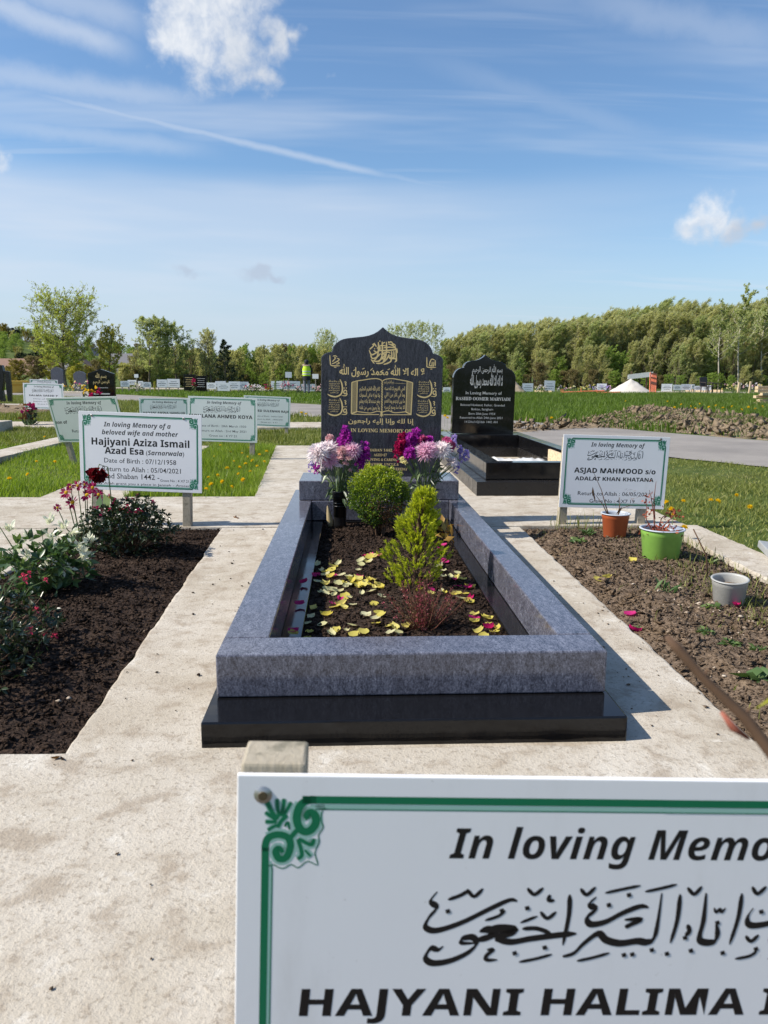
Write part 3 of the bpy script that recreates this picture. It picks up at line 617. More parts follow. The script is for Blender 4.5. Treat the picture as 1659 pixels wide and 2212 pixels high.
def ornament(P, W_, H_, zt, corners=((-1, 1), (1, 1), (-1, -1), (1, -1)), k=1.0):
    u = 8.39e-5 * k
    for sx, sz in corners:
        lx = (W_ / 2) / u + 5; lz = (H_ / 2) / u + 5
        f = lambda p: (sx * (W_ / 2 - min(p[0], lx) * u), zt - H_ / 2 + sz * (H_ / 2 - min(p[1], lz) * u))
        long_ = lambda pts: [((lx if q[0] == 2400 else q[0]), (lz if q[1] == 2400 else q[1])) for q in pts]
        def lp(pts):                       # keep the long straight run straight
            q = long_(pts); out = [q[0]]
            if q[0][1] == q[1][1]: out += [(q[1][0] + 200, q[1][1]), (q[1][0] + 60, q[1][1])]
            else: out += [(q[1][0], q[1][1] + 200), (q[1][0], q[1][1] + 60)]
            out += q[1:]
            if pts[-1][1] == 2400: out = out[:-1] + [(q[-1][0], q[-2][1] + 60), (q[-1][0], q[-2][1] + 200), q[-1]]
            return out
        P.stroke(lp([(2400, 318), (790, 318)]), 46, f, None, (1, 1), 1, sub=3); P.stroke(lp([(330, 2400), (330, 890)]), 30, f, None, (1, 1), 1, sub=3)
        for w, pts in OR_G[2:]: P.stroke(pts, w + 50, f, None, (1, 1), 1)
        for w, pts in OR_G[:2]: P.stroke(pts[2:], w + 55, f, None, (1, 0.6), 1, sub=4)
        for w, pts in OR_S[:8]: P.stroke(pts, w + 22, f, None, (1, .6), 1, sub=3)
        for w, pts in OR_S[9:]: P.stroke(pts, w + 50, f, None, (1, 1), 1, sub=3)
        for w, pts in OR_T: P.stroke(lp(pts), w, f, None, (1, 1), 0, sub=3)
        for w, pts in OR_G[:2]: P.stroke(lp(pts), w, f, None, (1, 0.5), 0, sub=4)
        for w, pts in OR_G[2:]: P.stroke(pts, w, f, None, (1, 1), 0)
        for w, pts in OR_S: P.stroke(pts, w, f, None, (0.6, 0.7), 0, sub=4)

# ================================================================== MEMORIAL SIGNS
def sign(label, loc, W_, H_, zb, lines, cal=None, rz=0.0, roll=0.0, pitch=0.0, mat='board', orn=True, posts=(-0.3, 0.3), ptop=None, screws=(), ok=1.0, group='memorial signs on timber posts', pw=0.048):
    """board from zb to zb+H_, posts behind it; lines = (text, x fraction, baseline fraction from top, width fraction, bold, shear, height)"""
    e = empty('memorial_sign', loc, (pitch, roll, rz)); tag(e, label, 'sign', group); zt = zb + H_
    b = MB(); b.box(-W_ / 2, W_ / 2, -0.005, 0.0, zb, zt); b.build('board', M[mat], e, bevel=0.001)
    for px in posts:
        p = MB(); t_ = (ptop if ptop is not None else -0.02)
        p.box(px - pw / 2, px + pw / 2, 0.001, 0.046, -0.25, zt + t_); p.build('post', M['wood_old'], e, bevel=0.003)
    for ln in lines:
        P = Print(-0.00508)
        tx, fx, fy, fw, bo, sh = ln[:6]; hh = ln[6] if len(ln) > 6 else None; mi = ln[7] if len(ln) > 7 else 0
        tx, bo, sh = (sty(tx, 'b'), 0.010, 0) if bo == HV else (sty(tx, 'bi'), 0.0, 0) if bo == ITB else (tx, 0.004, 0)
        P.text(tx, -W_ / 2 + fx * W_, zt - fy * H_, fw * W_, hh, bo, sh); P.mb.build('text_line', M['ink_soft' if mi else 'ink'], e)
    P = Print(-0.00508)
    if cal: calligraphy(P, -W_ / 2 + cal[0] * W_, -W_ / 2 + cal[1] * W_, zt - cal[2] * H_, wk=1.5)
    if cal: P.mb.build('calligraphy', M['ink'], e)
    if orn:
        Q = Print(-0.00508); ornament(Q, W_, H_, zt, k=ok); Q.mb.build('border', [M['green'], M['mint']], e)
    for sx, sz in screws:
        s_ = MB(); s_.lathe([(0.0, 0.002), (0.0045, 0.002), (0.0075, 0.0)], 14, (0, 0, 0))
        o = s_.build('screw', M['steel'], e, True); o.location = (sx, -0.0052, sz); o.rotation_euler = (R(90), 0, 0)
        r_ = MB(); r_.lathe([(0.0, 0.0026), (0.0036, 0.0026), (0.0042, 0.0018)], 10); q = r_.build('screw_recess', M['rust'], o)
    return e
ITB, HV, RG = 0.012, 0.034, 0.0
sign('large out of focus white memorial sign with green border in the foreground', (0.2455, 0.567, -0.003), 0.71, 0.46, 0.065,
     [('In loving Memory of', 0.503, 0.155, 0.512, ITB, 0.26)], None, rz=R(0.0), roll=R(1.9), pitch=R(-2.0), posts=(-0.3265,), ptop=0.007, screws=((-0.334, 0.508),), pw=0.053)
fs_ = bpy.data.objects['memorial_sign']
P = Print(-0.00512); calligraphy(P, -0.355 + 0.222 * 0.71, -0.355 + 0.222 * 0.71 + 0.412, 0.525 - 0.20 * 0.46, wk=1.4); P.mb.build('calligraphy', M['ink'], fs_); P = Print(-0.00512)
P.text(sty('HAJYANI HALIMA I', 'b'), -0.355 + 0.076 * 0.71, 0.525 - 0.470 * 0.46, 0.418, 0.0245, 0.006, 0.06, align='L'); P.mb.build('text_line', M['ink'], fs_)
sign('white memorial sign with green border behind the dark flowering shrub', (-1.19, 4.385, 0), 0.688, 0.44, 0.208, [
    ('In loving Memory of a', 0.476, 0.185, 0.546, ITB, 0.26), ('beloved wife and mother', 0.497, 0.285, 0.623, ITB, 0.26), ('Hajiyani Aziza Ismail', 0.50, 0.42, 0.80, HV, 0),
    ('Azad Esa', 0.365, 0.53, 0.319, HV, 0), ('(Sarnarwala)', 0.70, 0.53, 0.312, ITB, 0.26), ('Date of Birth : 07/12/1958', 0.495, 0.645, 0.59, 0, 0), ('Return to Allah : 05/04/2021', 0.505, 0.755, 0.645, 0, 0),
    ('22nd Shaban 1442 -', 0.405, 0.848, 0.49, 0, 0), ('Grave No : 4 X7 21', 0.775, 0.868, 0.235, 0, 0), ('May Allah grant you a place in Jannah - Ameen', 0.51, 0.925, 0.79, 0, 0, 0.0125)],
    rz=R(-3), roll=R(1.8), posts=(-0.26, 0.255), screws=((0.245, 0.625), (-0.27, 0.625)))
sign('white memorial sign with green border standing behind the orange and green pots', (1.53, 4.40, 0), 0.632, 0.425, 0.098, [
    ('In loving Memory of', 0.513, 0.155, 0.506, ITB, 0.26), ('ASJAD MAHMOOD s/o', 0.505, 0.515, 0.77, HV, 0, 0.028), ('ADALAT KHAN KHATANA', 0.505, 0.62, 0.745, HV, 0, 0.0215), ('Return to Allah : 06/05/2021', 0.51, 0.825, 0.68, 0, 0, 0.023), ('Grave No : 4 X7 19', 0.50, 0.925, 0.43, 0, 0, 0.021)],
    (0.235, 0.765, 0.195), rz=R(1.5), roll=R(1.6), pitch=R(0), posts=(-0.285, 0.19), screws=((0.26, 0.51),))
LM = ('In loving Memory of', 0.52, 0.155, 0.50, ITB, 0.1)
def mid(label, x0, x1, ytop, Y, lines, rz=0, roll=0, mat='board_old', pitch=0, W_=0.71, posts=(-0.3, 0.3)):
    a, b = aty(x0, ytop, Y), aty(x1, ytop, Y); H_ = 0.46
    return sign(label, ((a.x + b.x) / 2, Y, GZ), W_, H_, a.z - H_ - GZ, lines, (0.22, 0.76, 0.20), R(rz), R(roll), R(pitch), mat, True, posts)
mid('tilted greenish white memorial sign with wide border, left of the nearest sign', 128, 282, 852, 7.75, [LM, ('son of', 0.12, 0.58, 0.17, HV, 0), ('Return to Allah', 0.42, 0.78, 0.36, 0, 0)], rz=-16, roll=-1.5, pitch=17, W_=0.76)
mid('small white memorial sign at far left with dried flowers before it', 48.5, 130, 831.5, 14.3, [LM, ('SALMA SAEED P', 0.50, 0.50, 0.72, HV, 0, 0.027), ('Date of Birth :', 0.52, 0.62, 0.55, 0, 0, 0.018, 1), ('Return to Allah :', 0.52, 0.72, 0.55, 0, 0, 0.018, 1), ('Grave No :', 0.52, 0.82, 0.36, 0, 0, 0.018, 1)], roll=1.5, mat='board')
mid('pale memorial sign peeping over the small sign at far left', 64, 119, 823, 20.5, [LM], roll=1.5, mat='board')
mid('greenish memorial sign half hidden between two larger memorial signs', 302, 401, 862, 11.5, [LM, ('HAJYANI AMINA HANSLOD', 0.5, 0.50, 0.86, HV, 0, 0.030)], roll=0.5)
mid('greenish white memorial sign with grey dates, rightmost of the larger left signs', 405, 547, 859, 8.05, [LM, ('MOULANA AHMED KOYA', 0.47, 0.47, 0.92, HV, 0, 0.034), ('Date of Birth : 28th March 1930', 0.50, 0.67, 0.68, 0, 0, 0.022, 1), ('Return to Allah : 2nd May 2021', 0.50, 0.78, 0.68, 0, 0, 0.022, 1), ('Grave no : 4 Y7 21', 0.50, 0.89, 0.40, 0, 0, 0.022, 1)], roll=1.6, rz=-2)
mid('greenish memorial sign just left of the tall blue headstone', 525, 621, 857, 11.9, [LM, ('AHMED SULEMAN RAJA', 0.55, 0.52, 0.85, HV, 0, 0.032), ('Date of Birth : 04/01/1930', 0.55, 0.68, 0.58, 0, 0, 0.02, 1), ('Return to Allah : 18/05/2021', 0.55, 0.78, 0.58, 0, 0, 0.02, 1), ('Grave no : 4 Y7', 0.55, 0.88, 0.36, 0, 0, 0.02, 1)], roll=2.2, rz=-2)

# ================================================================== MAIN MONUMENT
mon = empty('grave_monument', (0.158, 1.683, 0)); tag(mon, 'blue granite kerbed grave with ogee topped headstone and gold inscriptions', 'grave monument')
def part_box(name, boxes, mat, parent, bevel=0.004, origin=(0, 0, 0)):
    mb = MB(); ox, oy, oz = origin
    for a in boxes: mb.box(a[0] - ox, a[1] - ox, a[2] - oy, a[3] - oy, a[4] - oz, a[5] - oz)
    o = mb.build(name, M[mat], parent, bevel=bevel)
    return o
OG = (0.158, 1.683, 0)
PX0, PX1, KX0, KX1, IX0, IX1 = -0.347, 0.655, -0.333, 0.646, -0.214, 0.553
part_box('plinth', [(PX0, PX1, 1.683, 1.945, -0.03, 0.062)], 'black', mon, 0.004, OG)
part_box('plinth', [(PX0, -0.150, 1.947, 4.74, -0.03, 0.062)], 'black', mon, 0.003, OG)
part_box('plinth', [(0.492, PX1, 1.947, 4.74, -0.03, 0.062)], 'black', mon, 0.003, OG)
part_box('plinth', [(-0.148, 0.490, 4.2, 4.74, -0.03, 0.062)], 'black', mon, 0.003, OG)
part_box('kerb', [(KX0, KX1, 1.822, 1.952, 0.0635, 0.174)], 'granite', mon, 0.004, OG)
part_box('kerb', [(KX0, IX0, 1.9535, 4.66, 0.0635, 0.174)], 'granite', mon, 0.004, OG)
part_box('kerb', [(IX1, KX1, 1.9535, 4.66, 0.0635, 0.174)], 'granite', mon, 0.004, OG)
part_box('kerb', [(IX0 + 0.0015, IX1 - 0.0015, 4.225, 4.66, 0.0635, 0.173)], 'granite', mon, 0.004, OG)
part_box('headstone_base', [(-0.283, 0.606, 4.236, 4.62, 0.1755, 0.284)], 'granite', mon, 0.005, OG)
HALF = [(-745, 470), (-741, 445), (-728, 424), (-705, 404), (-675, 390), (-645, 381), (-617, 378), (-612, 358), (-598, 318), (-575, 286), (-545, 258), (-510, 236), (-475, 223), (-430, 213), (-335, 201), (-240, 190), (-170, 176), (-110, 154), (-60, 124), (-25, 95), (0, 72)]
U = 0.000462
def hs_pt(x, y): return ((x) * U, 0.842 - (y - 72) * U)        # stone-local: z above the base block
outl = [hs_pt(-745, 1888)] + [hs_pt(*p) for p in HALF] + [hs_pt(-x, y) for x, y in HALF[-2::-1]] + [hs_pt(745, 1888)]
outl[0] = (outl[0][0], 0.0); outl[-1] = (outl[-1][0], 0.0)
mb = MB(); mb.prism(outl, 0.0, 0.10)
stone = mb.build('headstone', M['granite_darkened'], mon, bevel=0.004); stone.location = (0.176 - OG[0], 4.42 - OG[1], 0.2855); stone.rotation_euler = (0, R(0.7), 0)
ZF = lambda p: hs_pt(p[0] - 835, p[1] - (p[0] - 835) * 0.026)   # photo-measured detail to stone coordinates
def Zt(P, body, x0, x1, y, h=None, bold=0.0, **k):
    cx = (x0 + x1) / 2; q = ZF((cx, y)); P.text(body, q[0], q[1], (x1 - x0) * U, h * U if h else None, bold, **k)
# gilded verses
P = Print(-0.00012)
Zt(P, arabic('لا اله الا الله محمد رسول الله'), 312, 1355, 645, 84, 0.022)
for a, b in (((330, 590), (360, 575)), ((590, 572), (620, 560)), ((690, 590), (720, 560)), ((820, 600), (850, 585)), ((900, 585), (930, 570)), ((1010, 600), (1040, 585)), ((1130, 580), (1160, 565)), ((1310, 585), (1345, 570)), ((480, 590), (510, 575)), ((1230, 590), (1260, 578))): P.stroke([a, b], 9 * U, lambda p: p) if False else P.stroke([ZF(a), ZF(b)], 9 * U)
P.mb.build('verse', M['gold'], stone); P = Print(-0.00012)
Zt(P, arabic('إنا لله وإنا إليه راجعون'), 425, 1240, 1232, 56, 0.018)
P.mb.build('verse', M['gold'], stone)
# round calligraphic roundel
P = Print(-0.00012)
RO = [(17, [(672, 345), (700, 400), (745, 385), (800, 345), (795, 300), (765, 330)]), (18, [(782, 250), (786, 330), (772, 420), (735, 470)]), (18, [(828, 245), (832, 340), (826, 430), (790, 490)]), (18, [(880, 248), (884, 340), (872, 430), (840, 490)]), (18, [(905, 275), (955, 290), (995, 335), (935, 348), (850, 352), (790, 352)]),
      (17, [(690, 400), (712, 445), (765, 430), (812, 385)]), (17, [(715, 470), (780, 480), (845, 430), (880, 385)]), (17, [(760, 505), (830, 500), (890, 450), (915, 395)]), (17, [(815, 400), (862, 395), (862, 445), (810, 450)]), (17, [(875, 510), (935, 485), (950, 440), (1005, 462), (985, 495)]), (16, [(945, 360), (948, 425), (918, 440)]), (16, [(972, 358), (976, 432), (948, 452)]), (17, [(1000, 340), (1004, 430), (1008, 485)]),
      (16, [(912, 395), (925, 445), (992, 448)]), (15, [(676, 335), (715, 305), (738, 275), (760, 310)]), (15, [(900, 262), (940, 250), (968, 292)]), (15, [(850, 518), (915, 502)]), (13, [(695, 455), (738, 508)]), (13, [(832, 268), (865, 252)]), (13, [(708, 282), (742, 262)]), (13, [(960, 268), (992, 290)]), (14, [(725, 350), (762, 372)]), (13, [(1008, 325), (1018, 385)]), (14, [(840, 380), (905, 372), (930, 385)]), (14, [(790, 300), (830, 290), (880, 300)]), (14, [(845, 320), (920, 312), (985, 322)])]
for w, pts in RO: P.stroke([ZF(p) for p in pts], w * U, lambda p: p, None, (0.5, 0.4), sub=5)
for p in ((738, 330), (755, 440), (860, 470), (930, 415), (835, 300), (905, 250), (800, 240), (990, 300), (690, 330)): P.dot(ZF(p), 9 * U, dia=True)
P.mb.build('roundel', M['gold'], stone)
for nm, pts, small in (('emblem', [(12, [(195, 400), (200, 480), (215, 525), (320, 530)]), (12, [(225, 480), (260, 440), (250, 420)]), (12, [(220, 505), (260, 490), (310, 455), (280, 440)]), (11, [(290, 480), (310, 500), (270, 510)]), (9, [(230, 415), (260, 408), (285, 425)]), (9, [(245, 545), (275, 550)])], 0),
                       ('emblem', [(12, [(1378, 435), (1382, 520), (1390, 555), (1495, 560)]), (12, [(1482, 470), (1485, 545)]), (12, [(1410, 540), (1420, 490), (1440, 460), (1475, 470)]), (12, [(1405, 530), (1440, 540), (1445, 490)]), (11, [(1448, 540), (1465, 540), (1465, 490)]), (9, [(1425, 580), (1450, 578)])], 0)):
    P = Print(-0.00012)
    for w, q in pts: P.stroke([ZF(p) for p in q], w * U, sub=4)
    P.mb.build(nm, M['gold'], stone)
SURA = ['قل هو الله احد الله', 'الصمد لم يلد ولم يولد', 'ولم يكن له كفوا احد', 'قل ان هدي الله هو', 'الهدي وامرنا لنسلم', 'لرب العالمين']
for ox, oy in ((0, 0), (0, 228), (1100, 20), (1095, 252)):
    P = Print(-0.00012); T = lambda p: ZF((p[0] + ox, p[1] + oy - ox * 0.0))
    P.stroke([T(p) for p in ((318, 690), (342, 745), (350, 820), (330, 875), (270, 902), (205, 890), (168, 868))], 17 * U, taper=(0.3, 0.2), nib=None)
    P.stroke([T(p) for p in ((402, 850), (398, 828), (378, 826), (366, 848), (380, 868), (402, 858), (404, 880), (385, 892), (340, 888))], 13 * U, taper=(0.9, 0.3))
    P.stroke([T(p) for p in ((372, 728), (388, 722), (394, 738), (384, 748), (396, 760), (384, 772))], 10 * U); P.dot(T((370, 798)), 9 * U, dia=True); P.dot(T((398, 798)), 9 * U, dia=True)
    P.mb.build('verse_panel', M['gold'], stone)
    Q = Print(-0.00012)
    for i in range(6): q = T((250, 722 + i * 27)); Q.text(arabic(SURA[i]), q[0], q[1], (130 - (i == 5) * 30) * U, 16 * U, 0.012)
    Q.mb.build('small_verse', M['gold'], stone)
# open book with rope and tassel
P = Print(-0.00012); g6 = 10 * U
def L_(pts, w=10, **k): P.stroke([ZF(p) for p in pts], w * U, lambda p: p, None, (1, 1), **k)
L_([(530, 712), (600, 704), (700, 690), (780, 690), (835, 712)]); L_([(845, 712), (890, 695), (960, 690), (1050, 705), (1145, 722)])
L_([(532, 710), (528, 1085)]); L_([(1143, 722), (1135, 1100)]); L_([(528, 1085), (600, 1095), (700, 1105), (780, 1085), (830, 1095)]); L_([(845, 1095), (920, 1080), (1000, 1105), (1135, 1095)])
L_([(465, 730), (462, 1110)], 12); L_([(465, 730), (530, 712)]); L_([(462, 1112), (528, 1087)], 14); L_([(465, 1115), (640, 1124), (805, 1125)], 9); L_([(860, 1127), (1030, 1130), (1205, 1132)], 9)
L_([(1212, 742), (1200, 1130)], 12); L_([(1145, 722), (1212, 742)]); L_([(1135, 1098), (1200, 1130)], 14)
for i in range(1, 6): L_([(465 + i * 11, 728 - i * 2), (462 + i * 11, 1108 - i * 4)], 4)
for i in range(1, 6): L_([(1145 + i * 11, 724 + i * 3), (1135 + i * 11, 1100 + i * 5)], 4)
P.mb.build('book_outline', M['gold'], stone)
Q = Print(-0.00012)
for i, (a, b) in enumerate((('كلام الله العليم الحكيم', 'الحي القيوم لا تاخذه سنه'), ('ولا نوم له ما في السموات', 'وما في الارض من ذا الذي'), ('يشفع عنده الا باذنه يعلم', 'ما بين ايديهم وما خلفهم'), ('ولا يحيطون بسيء من علمه', 'الا بما ساء وسع كرسيه'))):
    f_ = lambda s: ''.join(c for c in s if c in AR or c == ' ')
    for w, x0, x1 in ((f_(a), 560, 812), (f_(b), 868, 1120)):
        Q = Print(-0.00012); q = ZF(((x0 + x1) / 2, 830 + i * 76)); Q.text(arabic(w), q[0], q[1], (x1 - x0) * U, 46 * U, 0.010); Q.mb.build('book_verse', M['gold'], stone)
Q = Print(-0.00012); q = ZF((920, 745)); Q.text(arabic('بسم الله الرحمن الرحيم'), q[0], q[1], 120 * U, 32 * U, 0.004); Q.stroke([ZF((985, 745)), ZF((1130, 752))], 3 * U)
Q.mb.build('book_verse', M['gold'], stone)
P = Print(-0.00018)
for i in range(19): y = 715 + i * 20; P.stroke([ZF((828, y + 16)), ZF((846, y))], 10 * U, taper=(1, 1))
P.stroke([ZF((835, 1090)), ZF((815, 1150))], 9 * U); P.stroke([ZF((835, 1090)), ZF((835, 1158))], 14 * U); P.stroke([ZF((835, 1090)), ZF((855, 1150))], 9 * U); P.dot(ZF((835, 1100)), 14 * U)
P.mb.build('rope_tassel', M['gold'], stone)
# English lines; the name itself is not legible in the photograph and stays blank
P = Print(-0.00012)
def En(s, x0, x1, y, h): Zt(P, sty(s, 's'), x0, x1, y, h, 0.006)
En('IN LOVING MEMORY OF', 455, 1215, 1345, 44); P.mb.build('dedication', M['gold'], stone)
for s, x0, x1, y in (('SHABAN 1442 AH', 655, 1060, 1582), ('AGED 67', 745, 910, 1642), ('A LOVING & CARING', 620, 1040, 1700), ('GRANDFATHER, UNCLE &', 540, 1060, 1758), ('YOU ARE DEEPLY MISSED EVERYDAY', 500, 1170, 1816), ('FOREVER IN OUR HEARTS', 560, 1110, 1868)): P = Print(-0.00012); En(s, x0, x1, y, 32); P.mb.build('text_line', M['gold'], stone)

# ================================================================== BLACK MONUMENT BEHIND
m2 = empty('grave_monument', (1.47, 5.5, 0)); tag(m2, 'polished black granite kerbed grave with white lettered headstone, still unfilled', 'grave monument')
O2 = (1.47, 5.5, 0)
part_box('plinth', [(0.92, 2.02, 5.51, 5.70, 0.001, 0.105)], 'black_dull', m2, 0.003, O2)
part_box('plinth', [(0.92, 1.12, 5.702, 9.0, 0.001, 0.105)], 'black_dull', m2, 0.003, O2)
part_box('plinth', [(1.82, 2.02, 5.702, 9.0, 0.001, 0.105)], 'black_dull', m2, 0.003, O2)
part_box('plinth', [(1.122, 1.818, 8.3, 9.0, 0.001, 0.105)], 'black_dull', m2, 0.003, O2)
part_box('kerb', [(1.0, 1.94, 5.60, 5.715, 0.1065, 0.236)], 'black', m2, 0.004, O2)
part_box('kerb', [(1.0, 1.11, 5.7165, 8.9, 0.1065, 0.236)], 'black', m2, 0.004, O2)
part_box('kerb', [(1.83, 1.94, 5.7165, 8.9, 0.1065, 0.236)], 'black', m2, 0.004, O2)
part_box('headstone_base', [(1.112, 1.828, 8.30, 8.85, 0.1065, 0.240)], 'black', m2, 0.004, O2)
U2 = 0.0009155
H2 = [(-375, 420), (-368, 385), (-350, 350), (-320, 322), (-285, 308), (-258, 305), (-255, 285), (-240, 258), (-215, 238), (-180, 226), (-110, 215), (-60, 198), (-25, 175), (-8, 155), (0, 148)]
f2 = lambda x, y: (x * U2, 0.856 - (y - 148) * U2)
o2 = [(-375 * U2, 0.0)] + [f2(*p) for p in H2] + [f2(-x, y) for x, y in H2[-2::-1]] + [(375 * U2, 0.0)]
mb = MB(); mb.prism(o2, 0.0, 0.10); s2 = mb.build('headstone', M['black'], m2, bevel=0.006, seg=3); s2.location = (1.46 - O2[0], 8.45 - O2[1], 0.2405); s2.rotation_euler = (0, R(0.8), R(2))
P = Print(-0.00018)
def E2(s, x0, x1, y, h, bold=0.006):
    q = f2((x0 + x1) / 2 - 505, y); s = sty(s, 's') if s.isupper() else s; P.text(s, q[0], q[1], (x1 - x0) * U2, h * U2, bold)
E2(arabic('بسم الله الرحمن الرحيم'), 355, 715, 350, 62); E2(arabic('لا اله الا الله محمد رسول الله'), 330, 722, 505, 112, 0.016)
P.mb.build('verse', M['silver'], s2); P = Print(-0.00018)
E2('In Loving Memory of', 283, 718, 614, 34); E2('RASHID OOMER MARVIADI', 165, 828, 684, 38)
for s, a, b, y in (('Beloved Husband, Father, Grandad', 225, 758, 752), ('Bolton, Sarigham', 358, 620, 802), ('Born 30th June 1954', 326, 648, 855), ('Returned to Allah 24th June 2021', 222, 738, 903), ("14 Dhu'l-Qi'dah 1442 AH", 283, 680, 953)): P.mb.build('text_line', M['silver'], s2); P = Print(-0.00018); E2(s, a, b, y, 26, 0.002)
P.mb.build('text_line', M['silver'], s2)
tag(part_box('filling_board', [(-0.012, 0.012, -0.35, 0.35, -0.10, 0.10)], 'wood_new', None, 0.002), 'bare timber board leaning inside the unfilled black grave', 'board').location = (1.78, 6.45, 0.125)
M['white_sheet'] = m_plain('white_plastic_sheet', (0.72, 0.71, 0.68), 0.4, 0.08, 8, 0.3)
mb = MB(); nx = 22
for j in range(12):
    pass
vs = [(1.15 + 0.62 * i / nx, 5.95 + 1.1 * j / 14, 0.05 + 0.05 * abs(mnoise.noise((i * 0.4, j * 0.5, 2))) + 0.06 * (j / 14)) for j in range(15) for i in range(nx + 1)]
mb.add(vs, [(j * (nx + 1) + i, j * (nx + 1) + i + 1, (j + 1) * (nx + 1) + i + 1, (j + 1) * (nx + 1) + i) for j in range(14) for i in range(nx)])
o = mb.build('plastic_sheet', M['white_sheet'], None, True); tag(o, 'crumpled white sheet lining the floor of the unfilled black grave', 'sheet')
sm_ = o.modifiers.new('thick', 'SOLIDIFY'); sm_.thickness = 0.003

# ================================================================== PLANTS AND FLOWERS ON THE GRAVES
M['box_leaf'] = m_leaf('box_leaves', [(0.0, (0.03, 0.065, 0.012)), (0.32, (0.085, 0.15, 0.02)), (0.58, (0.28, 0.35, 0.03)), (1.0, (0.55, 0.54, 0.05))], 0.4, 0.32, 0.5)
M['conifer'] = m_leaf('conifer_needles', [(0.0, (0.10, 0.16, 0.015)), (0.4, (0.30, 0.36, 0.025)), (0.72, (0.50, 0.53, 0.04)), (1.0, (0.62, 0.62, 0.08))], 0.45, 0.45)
M['twig'] = m_plain('brown_twig', (0.10, 0.055, 0.030), 0.85, 0.4, 60)
M['twig_red'] = m_plain('reddish_twig', (0.17, 0.055, 0.035), 0.8, 0.4, 60)
M['stem'] = m_plain('green_stem', (0.10, 0.15, 0.045), 0.6, 0.3, 40)
M['dead_leaf'] = m_leaf('dry_leaves', [(0.0, (0.035, 0.018, 0.010)), (0.5, (0.10, 0.05, 0.025)), (1.0, (0.26, 0.12, 0.04))], 0.2, 0.7)
M['red_leaf'] = m_leaf('withered_red_leaves', [(0.0, (0.12, 0.02, 0.012)), (0.6, (0.28, 0.055, 0.03)), (1.0, (0.42, 0.12, 0.06))], 0.25, 0.6)
M['heather'] = m_leaf('heather_foliage', [(0.0, (0.035, 0.028, 0.012)), (0.5, (0.10, 0.065, 0.03)), (1.0, (0.19, 0.13, 0.05))], 0.2, 0.7)
M['heather_fl'] = m_leaf('heather_flowers', [(0.0, (0.25, 0.03, 0.06)), (0.6, (0.45, 0.08, 0.12)), (1.0, (0.62, 0.28, 0.26))], 0.25, 0.6)
M['azalea'] = m_leaf('dark_azalea_leaves', [(0.0, (0.010, 0.022, 0.010)), (0.55, (0.028, 0.050, 0.020)), (0.85, (0.055, 0.055, 0.022)), (1.0, (0.13, 0.03, 0.025))], 0.15, 0.32, 0.5)
M['var_green'] = m_leaf('green_shrub_leaves', [(0.0, (0.03, 0.07, 0.03)), (0.5, (0.08, 0.14, 0.05)), (1.0, (0.20, 0.27, 0.10))], 0.25, 0.35, 0.5)
M['var_white'] = m_leaf('white_edged_leaves', [(0.0, (0.70, 0.72, 0.50)), (0.5, (0.82, 0.82, 0.66)), (1.0, (0.88, 0.88, 0.78))], 0.35, 0.45, 0.35, (1.0, 1.0, 0.85))
M['fol'] = m_leaf('bouquet_leaves', [(0.0, (0.02, 0.04, 0.018)), (0.6, (0.07, 0.11, 0.045)), (1.0, (0.19, 0.25, 0.10))], 0.2, 0.4, 0.5)
M['weed'] = m_leaf('weed_leaves', [(0.0, (0.05, 0.10, 0.03)), (0.6, (0.11, 0.18, 0.06)), (1.0, (0.22, 0.28, 0.10))], 0.3, 0.5)
def petal_mat(name, a, b): return m_leaf(name, [(0.0, a), (0.5, tuple((x + y) / 2 for x, y in zip(a, b))), (1.0, b)], 0.5, 0.55, 0.2, (1.1, 1.05, 1.05))
M['p_white'] = petal_mat('white_petals', (0.84, 0.75, 0.78), (0.92, 0.90, 0.89)); M['p_pink'] = petal_mat('pink_petals', (0.72, 0.40, 0.56), (0.88, 0.68, 0.78))
M['p_purple'] = petal_mat('purple_petals', (0.28, 0.012, 0.30), (0.62, 0.07, 0.54)); M['p_red'] = petal_mat('crimson_petals', (0.26, 0.004, 0.05), (0.58, 0.02, 0.14))
M['p_hot'] = petal_mat('hot_pink_petals', (0.50, 0.06, 0.22), (0.75, 0.22, 0.42)); M['p_blush'] = petal_mat('blush_petals', (0.68, 0.40, 0.42), (0.85, 0.64, 0.64))
M['p_lilac'] = petal_mat('lilac_petals', (0.32, 0.24, 0.60), (0.60, 0.50, 0.80)); M['p_mag'] = petal_mat('magenta_daisy_petals', (0.22, 0.008, 0.06), (0.46, 0.03, 0.15))
M['p_rose'] = petal_mat('dark_red_rose', (0.045, 0.002, 0.004), (0.17, 0.006, 0.012)); M['p_eye'] = petal_mat('yellow_eye', (0.55, 0.32, 0.01), (0.75, 0.50, 0.03))
M['p_yel'] = petal_mat('yellow_rose_petal', (0.72, 0.60, 0.06), (0.84, 0.78, 0.30)); M['p_cream'] = petal_mat('cream_rose_petal', (0.78, 0.74, 0.32), (0.85, 0.83, 0.55)); M['p_pk'] = petal_mat('pink_rose_petal', (0.55, 0.01, 0.12), (0.75, 0.05, 0.28))
M['p_bud'] = petal_mat('azalea_bud', (0.45, 0.03, 0.09), (0.72, 0.08, 0.16)); M['p_dand'] = petal_mat('dandelion_yellow', (0.72, 0.46, 0.005), (0.80, 0.62, 0.02))
M['plastic_black'] = m_plain('black_plastic', (0.010, 0.010, 0.011), 0.32, 0.2, 40)
def rdir(rg, n, up=0.0):
    d = rg.normal(size=(n, 3)); d[:, 2] += up; return d / np.linalg.norm(d, axis=1, keepdims=True)

